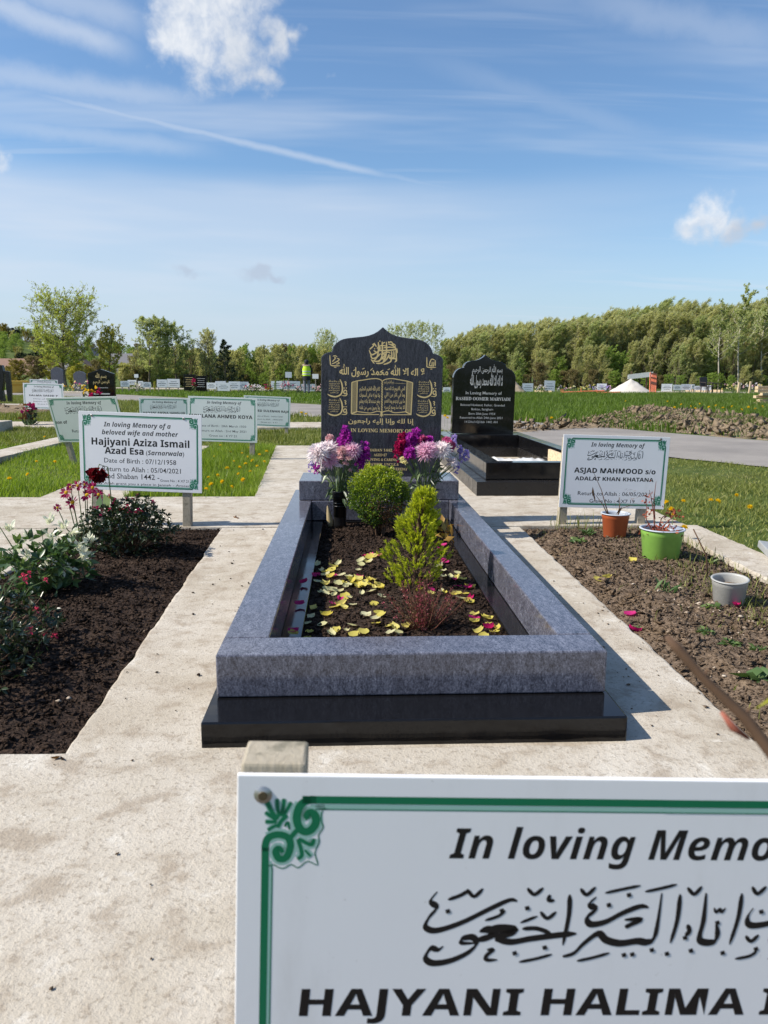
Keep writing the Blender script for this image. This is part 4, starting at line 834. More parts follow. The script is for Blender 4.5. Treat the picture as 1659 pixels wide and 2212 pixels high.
# --- clipped box shrub with bare lower stems
def box_shrub():
    e = empty('box_shrub', (0.145, 3.80, 0.06)); tag(e, 'rounded box shrub with yellow green tips inside the blue granite kerb', 'shrub'); rg = np.random.default_rng(41)
    n = 11500; d = rdir(rg, n, 0.25); lump = np.array([mnoise.noise(Vector(q) * 2.6) + 0.7 * mnoise.noise(Vector(q) * 6.5) for q in d])
    r = (0.90 + 0.25 * lump) * (1 - 0.30 * rg.random(n) ** 2.2); c = np.array([0, 0, 0.205]); pos = c + d * r[:, None] * np.array([0.157, 0.150, 0.152])
    hole = (d[:, 2] < -0.15) & (d[:, 0] > 0.05) & (d[:, 1] < 0.15); k = ~hole | (rg.random(n) < 0.06); k &= lump > -0.50; pos, d, r = pos[k], d[k], r[k]
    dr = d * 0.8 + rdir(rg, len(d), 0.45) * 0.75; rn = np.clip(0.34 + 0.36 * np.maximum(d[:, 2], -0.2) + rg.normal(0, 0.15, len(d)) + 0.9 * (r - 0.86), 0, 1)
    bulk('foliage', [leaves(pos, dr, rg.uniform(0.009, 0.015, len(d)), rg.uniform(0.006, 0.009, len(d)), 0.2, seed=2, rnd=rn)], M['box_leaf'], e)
    mb = MB()
    for i in range(38):
        a = rg.uniform(0, 2 * PI); t = rg.uniform(0.3, 1.0); q = np.array([math.cos(a) * 0.12 * t, math.sin(a) * 0.11 * t, rg.uniform(0.12, 0.27)])
        mb.tube([(0.02 * math.cos(a), 0.02 * math.sin(a), -0.02), tuple(q * np.array([0.5, 0.5, 0.45])), tuple(q)], [0.004, 0.003, 0.0015], 5)
    mb.build('stems', M['twig'], e)
    n = 420; d = rdir(rg, n); d[:, 2] = -np.abs(d[:, 2]) * 0.9; d[:, 1] = -np.abs(d[:, 1]); pos = np.array([0.025, 0, 0.20]) + d * np.array([0.125, 0.12, 0.17]) * rg.uniform(0.6, 1.0, (n, 1)); pos[:, 2] = np.maximum(pos[:, 2], 0.01)
    bulk('withered_leaves', [leaves(pos, rdir(rg, n), 0.017, 0.008, seed=3)], M['dead_leaf'], e)['label'] = 'brown withered leaves at the bottom of the shrub'
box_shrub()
# --- dwarf conifer
def conifer():
    e = empty('dwarf_conifer', (0.245, 2.88, 0.055)); tag(e, 'small bright yellow green conifer in the middle of the petals', 'shrub'); rg = np.random.default_rng(42); parts = []; mb = MB()
    mb.tube([(0, 0, -0.02), (0.005, 0.0, 0.15), (0.03, 0.01, 0.36)], [0.008, 0.006, 0.002], 6)
    for i in range(430):
        z = 0.355 * rg.random() ** 0.85; t = z / 0.355; a = rg.uniform(0, 2 * PI); R0 = 0.130 * (1 - t) ** 0.66 * (0.80 + 0.26 * math.sin(a * 3 + z * 26) + 0.20 * math.sin(z * 61)) + 0.020
        if math.cos(a) < 0 and 0.08 < z < 0.17: R0 *= 1.12
        if z < 0.05: R0 *= 0.75
        p1 = np.array([0.045 * t - 0.005, 0.01 * t, z]) + np.array([math.cos(a), math.sin(a), 0]) * R0 * rg.uniform(0.72, 1.05); p1[2] += 0.012 + 0.02 * t
        p0 = p1 - np.array([math.cos(a) * 0.7, math.sin(a) * 0.7, 0.75]) * 0.036; ax = (p1 - p0) / np.linalg.norm(p1 - p0)
        if i % 4 == 0: mb.tube([(0.03 * t, 0.01 * t, max(0, z - 0.06)), tuple(p0), tuple(p1)], [0.002, 0.0015, 0.0008], 4)
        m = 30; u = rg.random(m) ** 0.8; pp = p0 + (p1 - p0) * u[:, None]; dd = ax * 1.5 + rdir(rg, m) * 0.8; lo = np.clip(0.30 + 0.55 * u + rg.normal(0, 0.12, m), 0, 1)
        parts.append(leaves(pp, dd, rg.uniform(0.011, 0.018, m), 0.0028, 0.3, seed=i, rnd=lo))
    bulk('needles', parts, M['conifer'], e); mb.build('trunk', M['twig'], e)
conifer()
# --- heather
def heather():
    e = empty('heather_plant', (0.235, 2.36, 0.06)); tag(e, 'low reddish heather with pink flower spikes in front of the conifer', 'plant'); rg = np.random.default_rng(43); mb = MB(); fo = []; fl = []
    for i in range(95):
        a = rg.uniform(0, 2 * PI); sp = rg.uniform(0.02, 0.15); h = rg.uniform(0.08, 0.18) * (1.15 - sp * 3.0); q1 = np.array([math.cos(a) * sp * 0.95, math.sin(a) * sp * 0.7, max(h, 0.03)]); q0 = np.array([math.cos(a) * 0.02, math.sin(a) * 0.02, -0.01])
        md = q0 * 0.5 + q1 * 0.5 + np.array([0, 0, -0.008]); mb.tube([q0, md, q1], [0.0016, 0.0012, 0.0007], 4)
        m = 34; u = rg.random(m); pp = q0 + (q1 - q0) * u[:, None] + rg.normal(0, 0.004, (m, 3)); pp[:, 2] -= 0.008 * np.sin(u * PI)
        (fo if rg.random() < 0.66 else fl).append(leaves(pp, rdir(rg, m, 0.5), rg.uniform(0.005, 0.009, m), 0.003, seed=i))
    mb.build('stems', M['twig_red'], e); bulk('foliage', fo, M['heather'], e); bulk('flower_spikes', fl, M['heather_fl'], e)
heather()

# --- rose petals, each lying on its own
def petal_mesh(name, L, Wd, cup, seed, mat):
    rg = random.Random(seed); vs = []; nu, nv = 5, 4
    for j in range(nv + 1):
        v = j / nv
        for i in range(nu + 1):
            u = i / nu * 2 - 1; w = Wd * 0.5 * math.sin(PI * min(0.97, 0.10 + 0.74 * v)) ** 0.7
            z = cup * (u * u * 0.6 + (v - 0.5) ** 2 * 1.6) + 0.10 * cup * math.sin(u * 5 + seed) + cup * 0.35 * v * rg.uniform(-0.2, 1)
            vs.append((u * w, (v - 0.5) * L, z * L))
    mb = MB(); mb.add(vs, [(j * (nu + 1) + i, j * (nu + 1) + i + 1, (j + 1) * (nu + 1) + i + 1, (j + 1) * (nu + 1) + i) for j in range(nv) for i in range(nu)], r=rg.random())
    o = mb.build(name, M[mat], None, True); me = o.data; bpy.data.objects.remove(o); return me
PM = {k: [petal_mesh('rose_petal', 1.0, rw, cu, s * 7 + i, m_) for i, (rw, cu) in enumerate(((0.85, 0.22), (0.7, 0.32), (1.0, 0.14), (0.66, 0.42)))] for s, (k, m_) in enumerate((('y', 'p_yel'), ('c', 'p_cream'), ('p', 'p_pk')))}
PL_ = {'y': ('yellow rose petal lying on the soil inside the blue granite kerb', 'yellow petals strewn inside the kerb'), 'c': ('pale cream rose petal lying on the soil inside the blue granite kerb', 'cream petals strewn inside the kerb'), 'p': ('crimson pink rose petal lying inside the blue granite kerb', 'pink petals strewn inside the kerb')}
def petal(kind, x, y, z, L, rg, label=None, group=None):
    o = bpy.data.objects.new('rose_petal', rg.choice(PM[kind])); COL.objects.link(o); o.location = (x, y, z + 0.004); o.scale = (L, L, L)
    o.rotation_euler = (rg.uniform(-0.35, 0.35), rg.uniform(-0.35, 0.35), rg.uniform(0, 6.28)); tag(o, label or PL_[kind][0], 'petal', group or PL_[kind][1]); return o
YEL = [(215, 132), (225, 105), (165, 148), (210, 190), (165, 240), (310, 240), (375, 230), (395, 245), (420, 220), (440, 245), (465, 235), (500, 220), (520, 215), (410, 275), (515, 260), (540, 280), (580, 270), (560, 255), (600, 262), (540, 392), (320, 350), (300, 400), (310, 425), (240, 415), (540, 35), (500, 45), (480, 75), (75, 418), (175, 478), (45, 595), (25, 635), (250, 590), (460, 615), (390, 628), (575, 460), (590, 490), (555, 552), (660, 570), (700, 588), (785, 568), (975, 325), (1080, 320), (1180, 178), (1215, 195), (1250, 240), (1290, 245), (1180, 320), (1240, 320), (1270, 370), (1145, 335), (1310, 470), (1410, 520), (1310, 525), (1490, 565), (1355, 605), (1405, 485), (1385, 632), (1470, 585), (430, 262), (455, 258), (360, 215)]
CRE = [(105, 85), (270, 92), (140, 130), (170, 170), (105, 215), (265, 237), (345, 202), (130, 290), (180, 270), (160, 310), (220, 280), (260, 290), (235, 325), (320, 270), (335, 255), (480, 240), (520, 305), (450, 328), (350, 365), (375, 405), (420, 145), (440, 98), (505, 75), (440, 70), (60, 485), (20, 530), (145, 545), (215, 610), (330, 600), (370, 562), (480, 492), (550, 518), (730, 622), (670, 637), (1075, 135), (1065, 180), (1130, 188), (1040, 105), (1180, 145), (1060, 305), (1205, 360), (595, 348), (290, 185)]
PNK = [(465, 38), (515, 25), (575, 25), (95, 172), (430, 195), (240, 185), (225, 390), (280, 370), (1080, 70), (1155, 208), (1180, 245), (985, 290), (1275, 352), (1265, 250), (1310, 500), (1420, 562), (1060, -10), (1075, -60), (1045, -30)]
rgp = random.Random(5)
for kind, lst in (('y', YEL), ('c', CRE), ('p', PNK)):
    for zx, zy in lst:
        p = gnd((zx / 3.072 + 760) / 1.1573, (zy / 3.072 + 1380) / 1.1573, 0.068); x = min(max(p.x, -0.15), 0.49); y = max(p.y, 1.96)
        col_ = {'y': 'yellow', 'c': 'pale cream', 'p': 'crimson pink'}[kind]; side = 'left of' if x < 0.20 else 'right of'; ref = 'the heather' if y < 2.55 else 'the small conifer' if y < 3.2 else 'the box shrub'; edge = ' close to the inner ledge' if x < -0.05 or x > 0.40 else ''
        petal(kind, x, y, h_grave(x, y) + 0.002, rgp.uniform(0.026, 0.042), rgp, '%s rose petal %s %s%s' % (col_, side, ref, edge), '%s petals %s %s%s' % (col_, side, ref, edge))
for x, y in ((650, 1262), (645, 1368), (655, 1372), (660, 1308)):
    p = gnd(x, y, 0.066); petal('p' if x != 655 else 'y', -0.178, p.y, 0.066, 0.034, rgp, 'rose petal lying on the black inner ledge of the kerb', 'petals on the inner ledge')
for k, x, y in (('p', 1363, 1310), ('p', 1372, 1338), ('y', 1367, 1209), ('y', 1293, 1240), ('y', 1312, 1238), ('p', 1590, 1305)):
    p = gnd(x, y, 0.02); petal(k, p.x, p.y, h_right(p.x, p.y), 0.042, rgp, {'p': 'crimson pink petal lying on the stony brown soil', 'y': 'yellow petal lying on the stony brown soil'}[k], 'petals on the brown soil')

# --- cut flowers
def bloom(name, mat, c, r, parent, seed, n=110, dome=0.75, wid=0.22, face=(0, -0.45, 1)):
    """many-petalled chrysanthemum head"""
    rg = np.random.default_rng(seed); f = Vector(face).normalized(); q = Vector((0, 0, 1)).rotation_difference(f); a = np.arange(n) * 2.39996; t = (np.arange(n) + 0.5) / n
    el = (1 - t) * 1.45 - 0.25 * t + rg.normal(0, 0.12, n); d = np.stack([np.cos(a) * np.cos(el), np.sin(a) * np.cos(el), np.sin(el) * dome], 1)
    Rm = np.array(q.to_matrix()); d = d @ Rm.T; pos = d * r * 0.12; L = r * (0.62 + 0.42 * t) * rg.uniform(0.85, 1.12, n)
    V, Fc, rr = leaves(pos, d, L, r * wid * rg.uniform(0.8, 1.2, n), 0.35, seed=seed, droop=0.10); o = bulk(name, [(V, Fc, rr)], M[mat], parent); o.location = Vector(c); return o
def spike(name, mat, pts, r, parent, seed, n=60, L=0.016):
    rg = np.random.default_rng(seed); P0, P1 = np.array(pts[0]), np.array(pts[1]); u = rg.random(n); d = rdir(rg, n, 0.2); d[:, 1] -= 0.25
    c = P0 + (P1 - P0) * u[:, None] + d * r * (0.95 - 0.35 * u[:, None]); parts = []
    for k in range(5): parts.append(leaves(c, d * 0.5 + rdir(rg, n), L, L * 0.85, 0.3, seed=seed + k, rnd=np.clip(rg.normal(0.5, 0.25, n), 0, 1)))
    o = bulk(name, parts, M[mat], parent); return o
def vase(label, x, y, z, h=0.20):
    e = empty('flower_vase', (x, y, z)); tag(e, label, 'vase', 'black grave vases'); mb = MB()
    mb.lathe([(0.0, 0.0), (0.031, 0.0), (0.033, 0.02), (0.036, h * 0.80), (0.040, h * 0.82), (0.041, h * 0.97), (0.044, h), (0.038, h), (0.034, h * 0.3), (0.0, h * 0.28)], 28); mb.build('body', M['plastic_black'], e, True)
    mb = MB()
    for k, zz in enumerate((0.60, 0.68, 0.88)): mb.lathe([(0.0345 + zz * 0.003, h * zz - 0.002), (0.0375 + zz * 0.004, h * zz), (0.0345 + zz * 0.003, h * zz + 0.002)], 28)
    mb.build('raised_band', M['plastic_black'], e, True); return e
LV = (-0.055, 4.06); RV = (0.395, 4.06)
vase('tall black plastic vase holding the left bouquet before the headstone', LV[0], LV[1], 0.055); vase('tall black plastic vase holding the right bouquet before the headstone', RV[0], RV[1], 0.055)
def bouquet(label, base, items, seed, nl=55):
    e = empty('flower_bouquet', (base[0], base[1], 0.21)); tag(e, label, 'flowers', 'bouquets in vases'); rg = np.random.default_rng(seed); O = np.array([base[0], base[1], 0.21])
    for i, (nm, mat, px, py, rpx, dy) in enumerate(items):
        Y = base[1] + dy; c = np.array(aty(px, py, Y)) - O; r = 1.02 * rpx / F * (Y + 0.1)
        st = MB(); st.tube([(rg.uniform(-0.015, 0.015), rg.uniform(-0.015, 0.015), -0.12), tuple(c * np.array([0.35, 0.35, 0.5])), tuple(c - np.array([0, 0, r * 0.1]))], [0.0026, 0.0024, 0.0018], 5); st.build('stem', M['stem'], e)
        if nm == 'chrysanthemum': bloom(nm, mat, c, r, e, seed + i, 150, face=(rg.uniform(-0.4, 0.4), -0.75, 0.7))
        elif nm == 'button_flower': bloom(nm, mat, c, r, e, seed + i, 46, 0.5, 0.42, (rg.uniform(-0.3, 0.3), -0.3, 0.9))
        elif nm == 'rosebud': bloom(nm, mat, c, r, e, seed + i, 40, 1.6, 0.75, (0.3, -0.2, 1))
        elif nm == 'stock_flower': spike(nm, mat, [c - np.array([0, 0, r * 1.1]), c + np.array([0, 0, r * 1.2])], r * 0.85, e, seed + i, 62, 0.017)
        elif nm == 'carnation': spike(nm, mat, [c - np.array([0, 0, r * 0.2]), c + np.array([0, 0, r * 0.2])], r * 0.85, e, seed + i, 52, 0.015)
        else: spike(nm, mat, [c - np.array([0, 0, r]), c + np.array([0, 0, r])], r * 0.9, e, seed + i, 26, 0.011)
    u = rg.random(nl); a = rg.uniform(0, 2 * PI, nl); pos = np.stack([np.cos(a) * (0.02 + 0.055 * u), np.sin(a) * (0.02 + 0.04 * u) - 0.01, -0.02 + 0.20 * u], 1); d = np.stack([np.cos(a) * 0.8, np.sin(a) * 0.8 - 0.1, rg.uniform(-0.9, 0.6, nl)], 1)
    bulk('leaf_sprays', [leaves(pos, d, rg.uniform(0.035, 0.075, nl), rg.uniform(0.012, 0.024, nl), 0.2, 0.3, seed=seed)], M['fol'], e)
    mb = MB()
    for i in range(22):
        a = rg.uniform(0, 2 * PI); h = rg.uniform(0.12, 0.26); mb.tube([(0.01 * math.cos(a), 0.01 * math.sin(a), -0.1), (0.03 * math.cos(a), 0.03 * math.sin(a), h * 0.5), (0.085 * math.cos(a), 0.06 * math.sin(a), h)], [0.0022, 0.002, 0.0013], 5)
    mb.build('stem_bunch', M['stem'], e); return e
C_, B_, S_, K_, ST = 'chrysanthemum', 'button_flower', 'stock_flower', 'carnation', 'statice_sprig'
bouquet('bouquet of white and pink blooms with purple spikes, left of the shrub', LV, [
    (C_, 'p_white', 688, 978, 27, -0.05), (C_, 'p_white', 708, 972, 25, -0.01), (C_, 'p_pink', 712, 994, 22, -0.04), (C_, 'p_pink', 716, 965, 19, 0.03), (S_, 'p_purple', 747, 944, 13, 0.0), (S_, 'p_purple', 740, 964, 15, 0.03), (C_, 'p_pink', 762, 972, 22, -0.03), (C_, 'p_blush', 738, 974, 13, -0.05),
    (S_, 'p_purple', 786, 977, 13, 0.0), (S_, 'p_purple', 778, 994, 9, -0.02), (B_, 'p_blush', 735, 989, 9, -0.06), (B_, 'p_blush', 752, 990, 10, -0.06), (B_, 'p_blush', 746, 1001, 8, -0.06), (B_, 'p_white', 733, 1007, 8, -0.06), (B_, 'p_blush', 757, 1016, 7, -0.05), (B_, 'p_blush', 769, 1018, 7, -0.04), (B_, 'p_white', 696, 1013, 6, -0.03), (ST, 'p_purple', 684, 1012, 8, 0.06), (ST, 'p_lilac', 673, 1006, 7, 0.08), (K_, 'p_blush', 712, 948, 8, 0.04)], 51)
bouquet('bouquet of pink, white and crimson blooms, right of the box shrub', RV, [
    (C_, 'p_pink', 919, 974, 24, -0.06), (C_, 'p_pink', 930, 968, 18, -0.02), (C_, 'p_white', 953, 970, 24, -0.02), (S_, 'p_red', 862, 972, 13, 0.0), (S_, 'p_red', 868, 958, 12, 0.02), (K_, 'p_purple', 884, 978, 14, -0.04), (S_, 'p_purple', 884, 955, 12, 0.02), (S_, 'p_purple', 898, 945, 11, 0.03), (K_, 'p_hot', 912, 950, 11, 0.02), (K_, 'p_purple', 926, 950, 10, 0.03),
    (K_, 'p_hot', 963, 956, 14, 0.03), (K_, 'p_hot', 972, 962, 11, 0.04), ('rosebud', 'p_white', 977, 998, 15, -0.03), (ST, 'p_lilac', 998, 985, 8, 0.04), (ST, 'p_lilac', 1007, 982, 7, 0.05), (ST, 'p_lilac', 980, 950, 9, 0.05), (ST, 'p_lilac', 985, 1008, 7, 0.0), (ST, 'p_lilac', 994, 972, 6, 0.05), (B_, 'p_cream', 872, 998, 9, -0.05), (B_, 'p_cream', 868, 990, 7, -0.04)], 77)
# onion-like dried bundle beside the left vase
mb = MB(); mb.lathe([(0.0, 0.0), (0.014, 0.005), (0.018, 0.03), (0.012, 0.075), (0.005, 0.11), (0.0, 0.12)], 10, sq=(1, 0.7)); o = mb.build('dried_bundle', m_plain('straw', (0.42, 0.33, 0.18), 0.8, 0.4, 120), None, True); o.location = (-0.105, 4.08, 0.055); o.rotation_euler = (0, R(-8), 0); tag(o, 'straw coloured dried bundle leaning at the left black vase', 'dried flowers')
mb = MB(); rg_ = np.random.default_rng(9); n = 26
o = bulk('fallen_leaves', [leaves(np.stack([rg_.uniform(0.40, 0.50, n), rg_.uniform(3.55, 4.1, n), rg_.uniform(0.065, 0.10, n)], 1), rdir(rg_, n, 0.3), 0.06, 0.028, 0.2, seed=4)], m_leaf('autumn_leaf', [(0, (0.30, 0.03, 0.02)), (0.5, (0.40, 0.28, 0.06)), (1, (0.45, 0.12, 0.05))], 0.3)); tag(o, 'red and yellow fallen leaves heaped in the far right corner of the kerb', 'leaves', None, 'stuff')

# --- left bed
def whorls(rg, n, c, rad, size, wid, mat, e, k=7, nm='foliage', up=0.5, shell=0.6, seed=0, zmin=0.01):
    d = rdir(rg, n, 0.25); pos = np.array(c) + d * np.array(rad) * (shell + (1 - shell) * rg.random((n, 1))); pos[:, 2] = np.maximum(pos[:, 2], zmin); P = []; D = []; Q = []
    for i in range(n):
        ax = d[i] * 0.6 + np.array([0, 0, up]); rr = rg.random() * 0.7
        for j in range(k): P.append(pos[i]); D.append(ax * 0.5 + rg.normal(size=3) * 0.75); Q.append(np.clip(rr + rg.normal(0.1, 0.15), 0, 1))
    bulk(nm, [leaves(P, D, rg.uniform(size * 0.7, size * 1.25, len(P)), wid, 0.2, 0.1, seed=seed, rnd=Q)], M[mat], e); return pos, d
def stems_to(pos, e, mat='twig', r=0.0025, every=3, base=(0, 0, -0.02)):
    mb = MB()
    for p in pos[::every]: mb.tube([base, (p[0] * 0.45, p[1] * 0.45, p[2] * 0.5), tuple(p)], [r * 1.4, r, r * 0.5], 4)
    mb.build('stems', M[mat], e)
rg = np.random.default_rng(61)
e = empty('azalea_shrub', (-1.065, 3.70, 0.0)); tag(e, 'dense dark leaved shrub below the nearest left memorial sign', 'shrub'); pos, d = whorls(rg, 520, (0, 0, 0.13), (0.235, 0.19, 0.15), 0.026, 0.010, 'azalea', e, 7, shell=0.45, seed=1); stems_to(pos, e, every=6)
top = pos[(pos[:, 2] > 0.2)][:26]
for i, p in enumerate(top):
    b = bloom('red_bud', 'p_mag' if i % 3 else 'p_bud', p + np.array([0, 0, 0.012]), 0.014, e, 300 + i, 9, 2.5, 0.5, (0, 0, 1))
e = empty('variegated_shrub', (-1.205, 3.05, 0.0)); tag(e, 'green shrub with creamy white young leaves, left edge of the dark bed', 'shrub'); pos, d = whorls(rg, 105, (-0.02, 0, 0.10), (0.20, 0.17, 0.13), 0.050, 0.020, 'var_green', e, 6, up=0.7, shell=0.4, seed=2); stems_to(pos, e, 'stem', every=2)
hi = np.array([(-0.14, 0, 0.25), (-0.12, 0.02, 0.19), (-0.06, -0.03, 0.22), (0.0, 0.04, 0.27), (0.02, 0.0, 0.21), (0.06, 0.02, 0.25), (0.115, -0.02, 0.23), (0.13, -0.02, 0.17), (0.14, 0.0, 0.13), (0.09, -0.05, 0.10), (0.17, 0.0, 0.20), (-0.20, -0.02, 0.22), (0.155, -0.04, 0.155), (-0.05, -0.08, 0.16), (0.04, -0.1, 0.13)]) ; P_ = []; D_ = []
for p in hi:
    for j in range(15): P_.append(p + rg.normal(0, 0.008, 3)); D_.append(np.array([0.1, 0, 1.0]) + rg.normal(size=3) * 0.55)
bulk('white_leaves', [leaves(P_, D_, rg.uniform(0.024, 0.044, len(P_)), 0.015, 0.25, 0.15, seed=8)], M['var_white'], e)
sh = MB()
for x, y, z in ((-0.20, 0, 0.30), (-0.25, 0.02, 0.24), (-0.19, -0.05, 0.12)): sh.tube([(-0.03, 0, 0), (x * 0.6, y, z * 0.5), (x, y, z)], [0.003, 0.0025, 0.0015], 5)
sh.build('long_shoots', M['stem'], e)
e = empty('azalea_shrub', (-1.06, 2.10, 0.0)); tag(e, 'low dark shrub with hot pink buds at the lower left edge', 'shrub'); pos, d = whorls(rg, 330, (0, 0.06, 0.08), (0.20, 0.42, 0.13), 0.028, 0.011, 'azalea', e, 6, shell=0.35, seed=3); stems_to(pos, e, every=4)
for i, (px, py) in enumerate(((62, 1243), (98, 1258), (55, 1258), (78, 1322), (95, 1378), (118, 1378), (120, 1418), (25, 1420), (48, 1250), (65, 1365))):
    q = np.array(aty(px, py, 2.62 - i * 0.045)) - np.array([-1.06, 2.10, 0.0]); bloom('pink_bud', 'p_bud', q, 0.015, e, 400 + i, 9, 2.6, 0.5, (0.5, 0, 1)); s_ = MB(); s_.tube([(q[0] - 0.14, q[1] - 0.02, 0.02), tuple(q - np.array([0.05, 0, 0.02])), tuple(q)], [0.003, 0.002, 0.0012], 4); s_.build('shoot', M['stem'], e)
e = empty('daisy_plant', (-1.30, 3.78, 0.0)); tag(e, 'magenta daisies with yellow eyes standing before the left sign', 'flowers')
DA = [(157, 1088, 16), (143, 1067, 15), (188, 1072, 15), (168, 1052, 12), (200, 1056, 13), (215, 1108, 13), (213, 1071, 12), (182, 1050, 9), (152, 1055, 9), (124, 1100, 9), (235, 1078, 9)]
for i, (px, py, r_) in enumerate(DA):
    c = np.array(aty(px, py, 3.74 + 0.012 * (i % 4))) - np.array([-1.30, 3.78, 0.0]); rr = r_ / F * 3.8; f = Vector((rg.uniform(-0.5, 0.5), -1.0, rg.uniform(0.1, 0.9))).normalized(); q = Vector((0, 0, 1)).rotation_difference(f).to_matrix(); nn = 16
    a = np.arange(nn) / nn * 2 * PI + rg.normal(0, 0.1, nn); dd = np.stack([np.cos(a), np.sin(a), np.full(nn, 0.12)], 1) @ np.array(q).T
    o = bulk('daisy_head', [leaves(dd * rr * 0.15, dd, rr * rg.uniform(0.85, 1.1, nn), rr * 0.42, 0.1, seed=i)], M['p_mag'], e); o.location = c
    m_ = MB(); m_.lathe([(rr * 0.30, 0.0), (rr * 0.24, rr * 0.12), (0.0, rr * 0.17)], 10); y_ = m_.build('daisy_eye', M['p_eye'], o, True); y_.rotation_euler = q.to_euler(); y_.location = tuple(f * rr * 0.04)
    s_ = MB(); s_.tube([(rg.uniform(-0.02, 0.05), 0, -0.02), tuple(c * np.array([0.7, 0.7, 0.5])), tuple(c)], [0.003, 0.0026, 0.002], 5); s_.build('stem', M['stem'], e)
P_ = rg.uniform((-0.06, -0.05, 0.02), (0.14, 0.06, 0.16), (46, 3)); bulk('foliage', [leaves(P_, rdir(rg, 46, 0.2), 0.05, 0.022, 0.2, 0.2, seed=12)], M['fol'], e)
e = empty('drooping_rose', (-1.21, 3.74, 0.0)); tag(e, 'wilting dark red rose hanging over the left sign lettering', 'flower')
c = np.array(aty(210, 1026, 3.72)) - np.array([-1.21, 3.74, 0.0])
bloom('rose_head', 'p_rose', c, 0.050, e, 900, 60, 1.0, 0.85, (-0.15, -0.5, -0.75)); s_ = MB(); s_.tube([(0.05, 0, -0.02), (0.055, 0, 0.22), (0.045, 0.0, c[2] + 0.03), tuple(c + np.array([0.012, 0, 0.045])), tuple(c + np.array([0, -0.01, 0.01]))], [0.0035, 0.003, 0.003, 0.0028, 0.0025], 6); s_.build('stem', M['stem'], e)
bulk('leaf', [leaves([c + np.array([0.03, -0.02, -0.09]), c + np.array([0.05, -0.02, -0.10]), c + np.array([0.01, 0, -0.1])], [(0.4, -0.3, -1), (0.6, 0, -0.5), (-0.2, -0.2, -1)], 0.085, 0.05, 0.1, seed=5)], M['var_green'], e)

# --- right bed: pots, weeds, pebbles
def pot(name, label, x, y, z, rt, rb, h, mat, rim_mat, lip=0.006, soil=0.75, lean=(0, 0)):
    e = empty(name, (x, y, z), (lean[0], lean[1], 0)); tag(e, label, 'plant pot', 'plastic plant pots'); mb = MB()
    mb.lathe([(0.0, 0.0), (rb * 0.93, 0.0), (rb, h * 0.03), (rb + (rt - rb) * 0.78, h * 0.80), (rt * 0.985, h * 0.815), (rt, h * 0.985)], 40); mb.build('pot_wall', mat, e, True)
    mb = MB(); mb.lathe([(rt, h * 0.975), (rt + lip, h * 0.98), (rt + lip, h), (rt - 0.002, h + 0.002), (rt - 0.006, h * 0.95), (rt * 0.93, h * soil)], 40); mb.build('rim', rim_mat, e, True)
    mb = MB(); n = 18; vs = [(0, 0, h * soil)] + [(rt * 0.935 * k / 4 * math.cos(2 * PI * i / n), rt * 0.935 * k / 4 * math.sin(2 * PI * i / n), h * soil + 0.006 * mnoise.noise((i * 0.9, k, 3))) for k in range(1, 5) for i in range(n)]
    fs = [(0, 1 + i, 1 + (i + 1) % n) for i in range(n)] + [(1 + k * n + i, 1 + (k + 1) * n + i, 1 + (k + 1) * n + (i + 1) % n, 1 + k * n + (i + 1) % n) for k in range(3) for i in range(n)]
    mb.add(vs, fs); mb.build('potting_soil', M['soil_brown'], e); return e
def pot_mat(name, col): return m_plain(name, col, 0.45, 0.16, 22, 0.15)
M['pot_o'] = pot_mat('terracotta_plastic', (0.42, 0.10, 0.035)); M['pot_g'] = pot_mat('lime_green_plastic', (0.25, 0.48, 0.09)); M['pot_s'] = pot_mat('grey_plastic', (0.36, 0.36, 0.34)); M['rim_w'] = pot_mat('grey_blue_rim', (0.42, 0.46, 0.52))
def dead_stems(e, lst, mat, r=0.004):
    for pts in lst: mb = MB(); mb.tube(pts, [r * (1 - 0.75 * i / (len(pts) - 1)) for i in range(len(pts))], 6); mb.build('dead_stem', M[mat], e)
p = gnd(1336, 1156, 0.02); e = pot('plant_pot', 'orange terracotta coloured plastic pot with two dead stems', p.x, p.y + 0.06, 0.0, 0.073, 0.058, 0.135, M['pot_o'], M['rim_w'])
dead_stems(e, [[(-0.03, 0, 0.10), (-0.055, 0, 0.17), (-0.085, 0.0, 0.26), (-0.14, 0.0, 0.37)], [(-0.03, 0, 0.10), (-0.075, -0.01, 0.18), (-0.115, 0, 0.235)], [(0.0, 0, 0.1), (0.03, 0, 0.16), (0.09, 0.0, 0.18)], [(0.01, 0, 0.1), (0.02, 0, 0.18), (0.015, 0.0, 0.22)]], 'twig', 0.0038)
bulk('withered_leaf', [leaves([(-0.135, -0.005, 0.28), (-0.13, -0.005, 0.25), (-0.01, -0.03, 0.13)], [(0.1, 0, -1), (0.25, 0, -1), (0.4, -0.3, 0.8)], 0.06, 0.016, 0.3, seed=2)], M['dead_leaf'], e)
n = 34; tw = rg.uniform((0.0, -0.02, 0.14), (0.14, 0.02, 0.27), (n, 3)); bulk('fine_twigs', [leaves(tw, rdir(rg, n), 0.03, 0.0018, 0.1, seed=7)], M['dead_leaf'], e)
p = gnd(1443, 1206, 0.02); e = pot('plant_pot', 'large lime green plastic pot with red withered plant', p.x, p.y + 0.085, -0.005, 0.098, 0.081, 0.158, M['pot_g'], M['rim_w'], 0.007, 0.86)
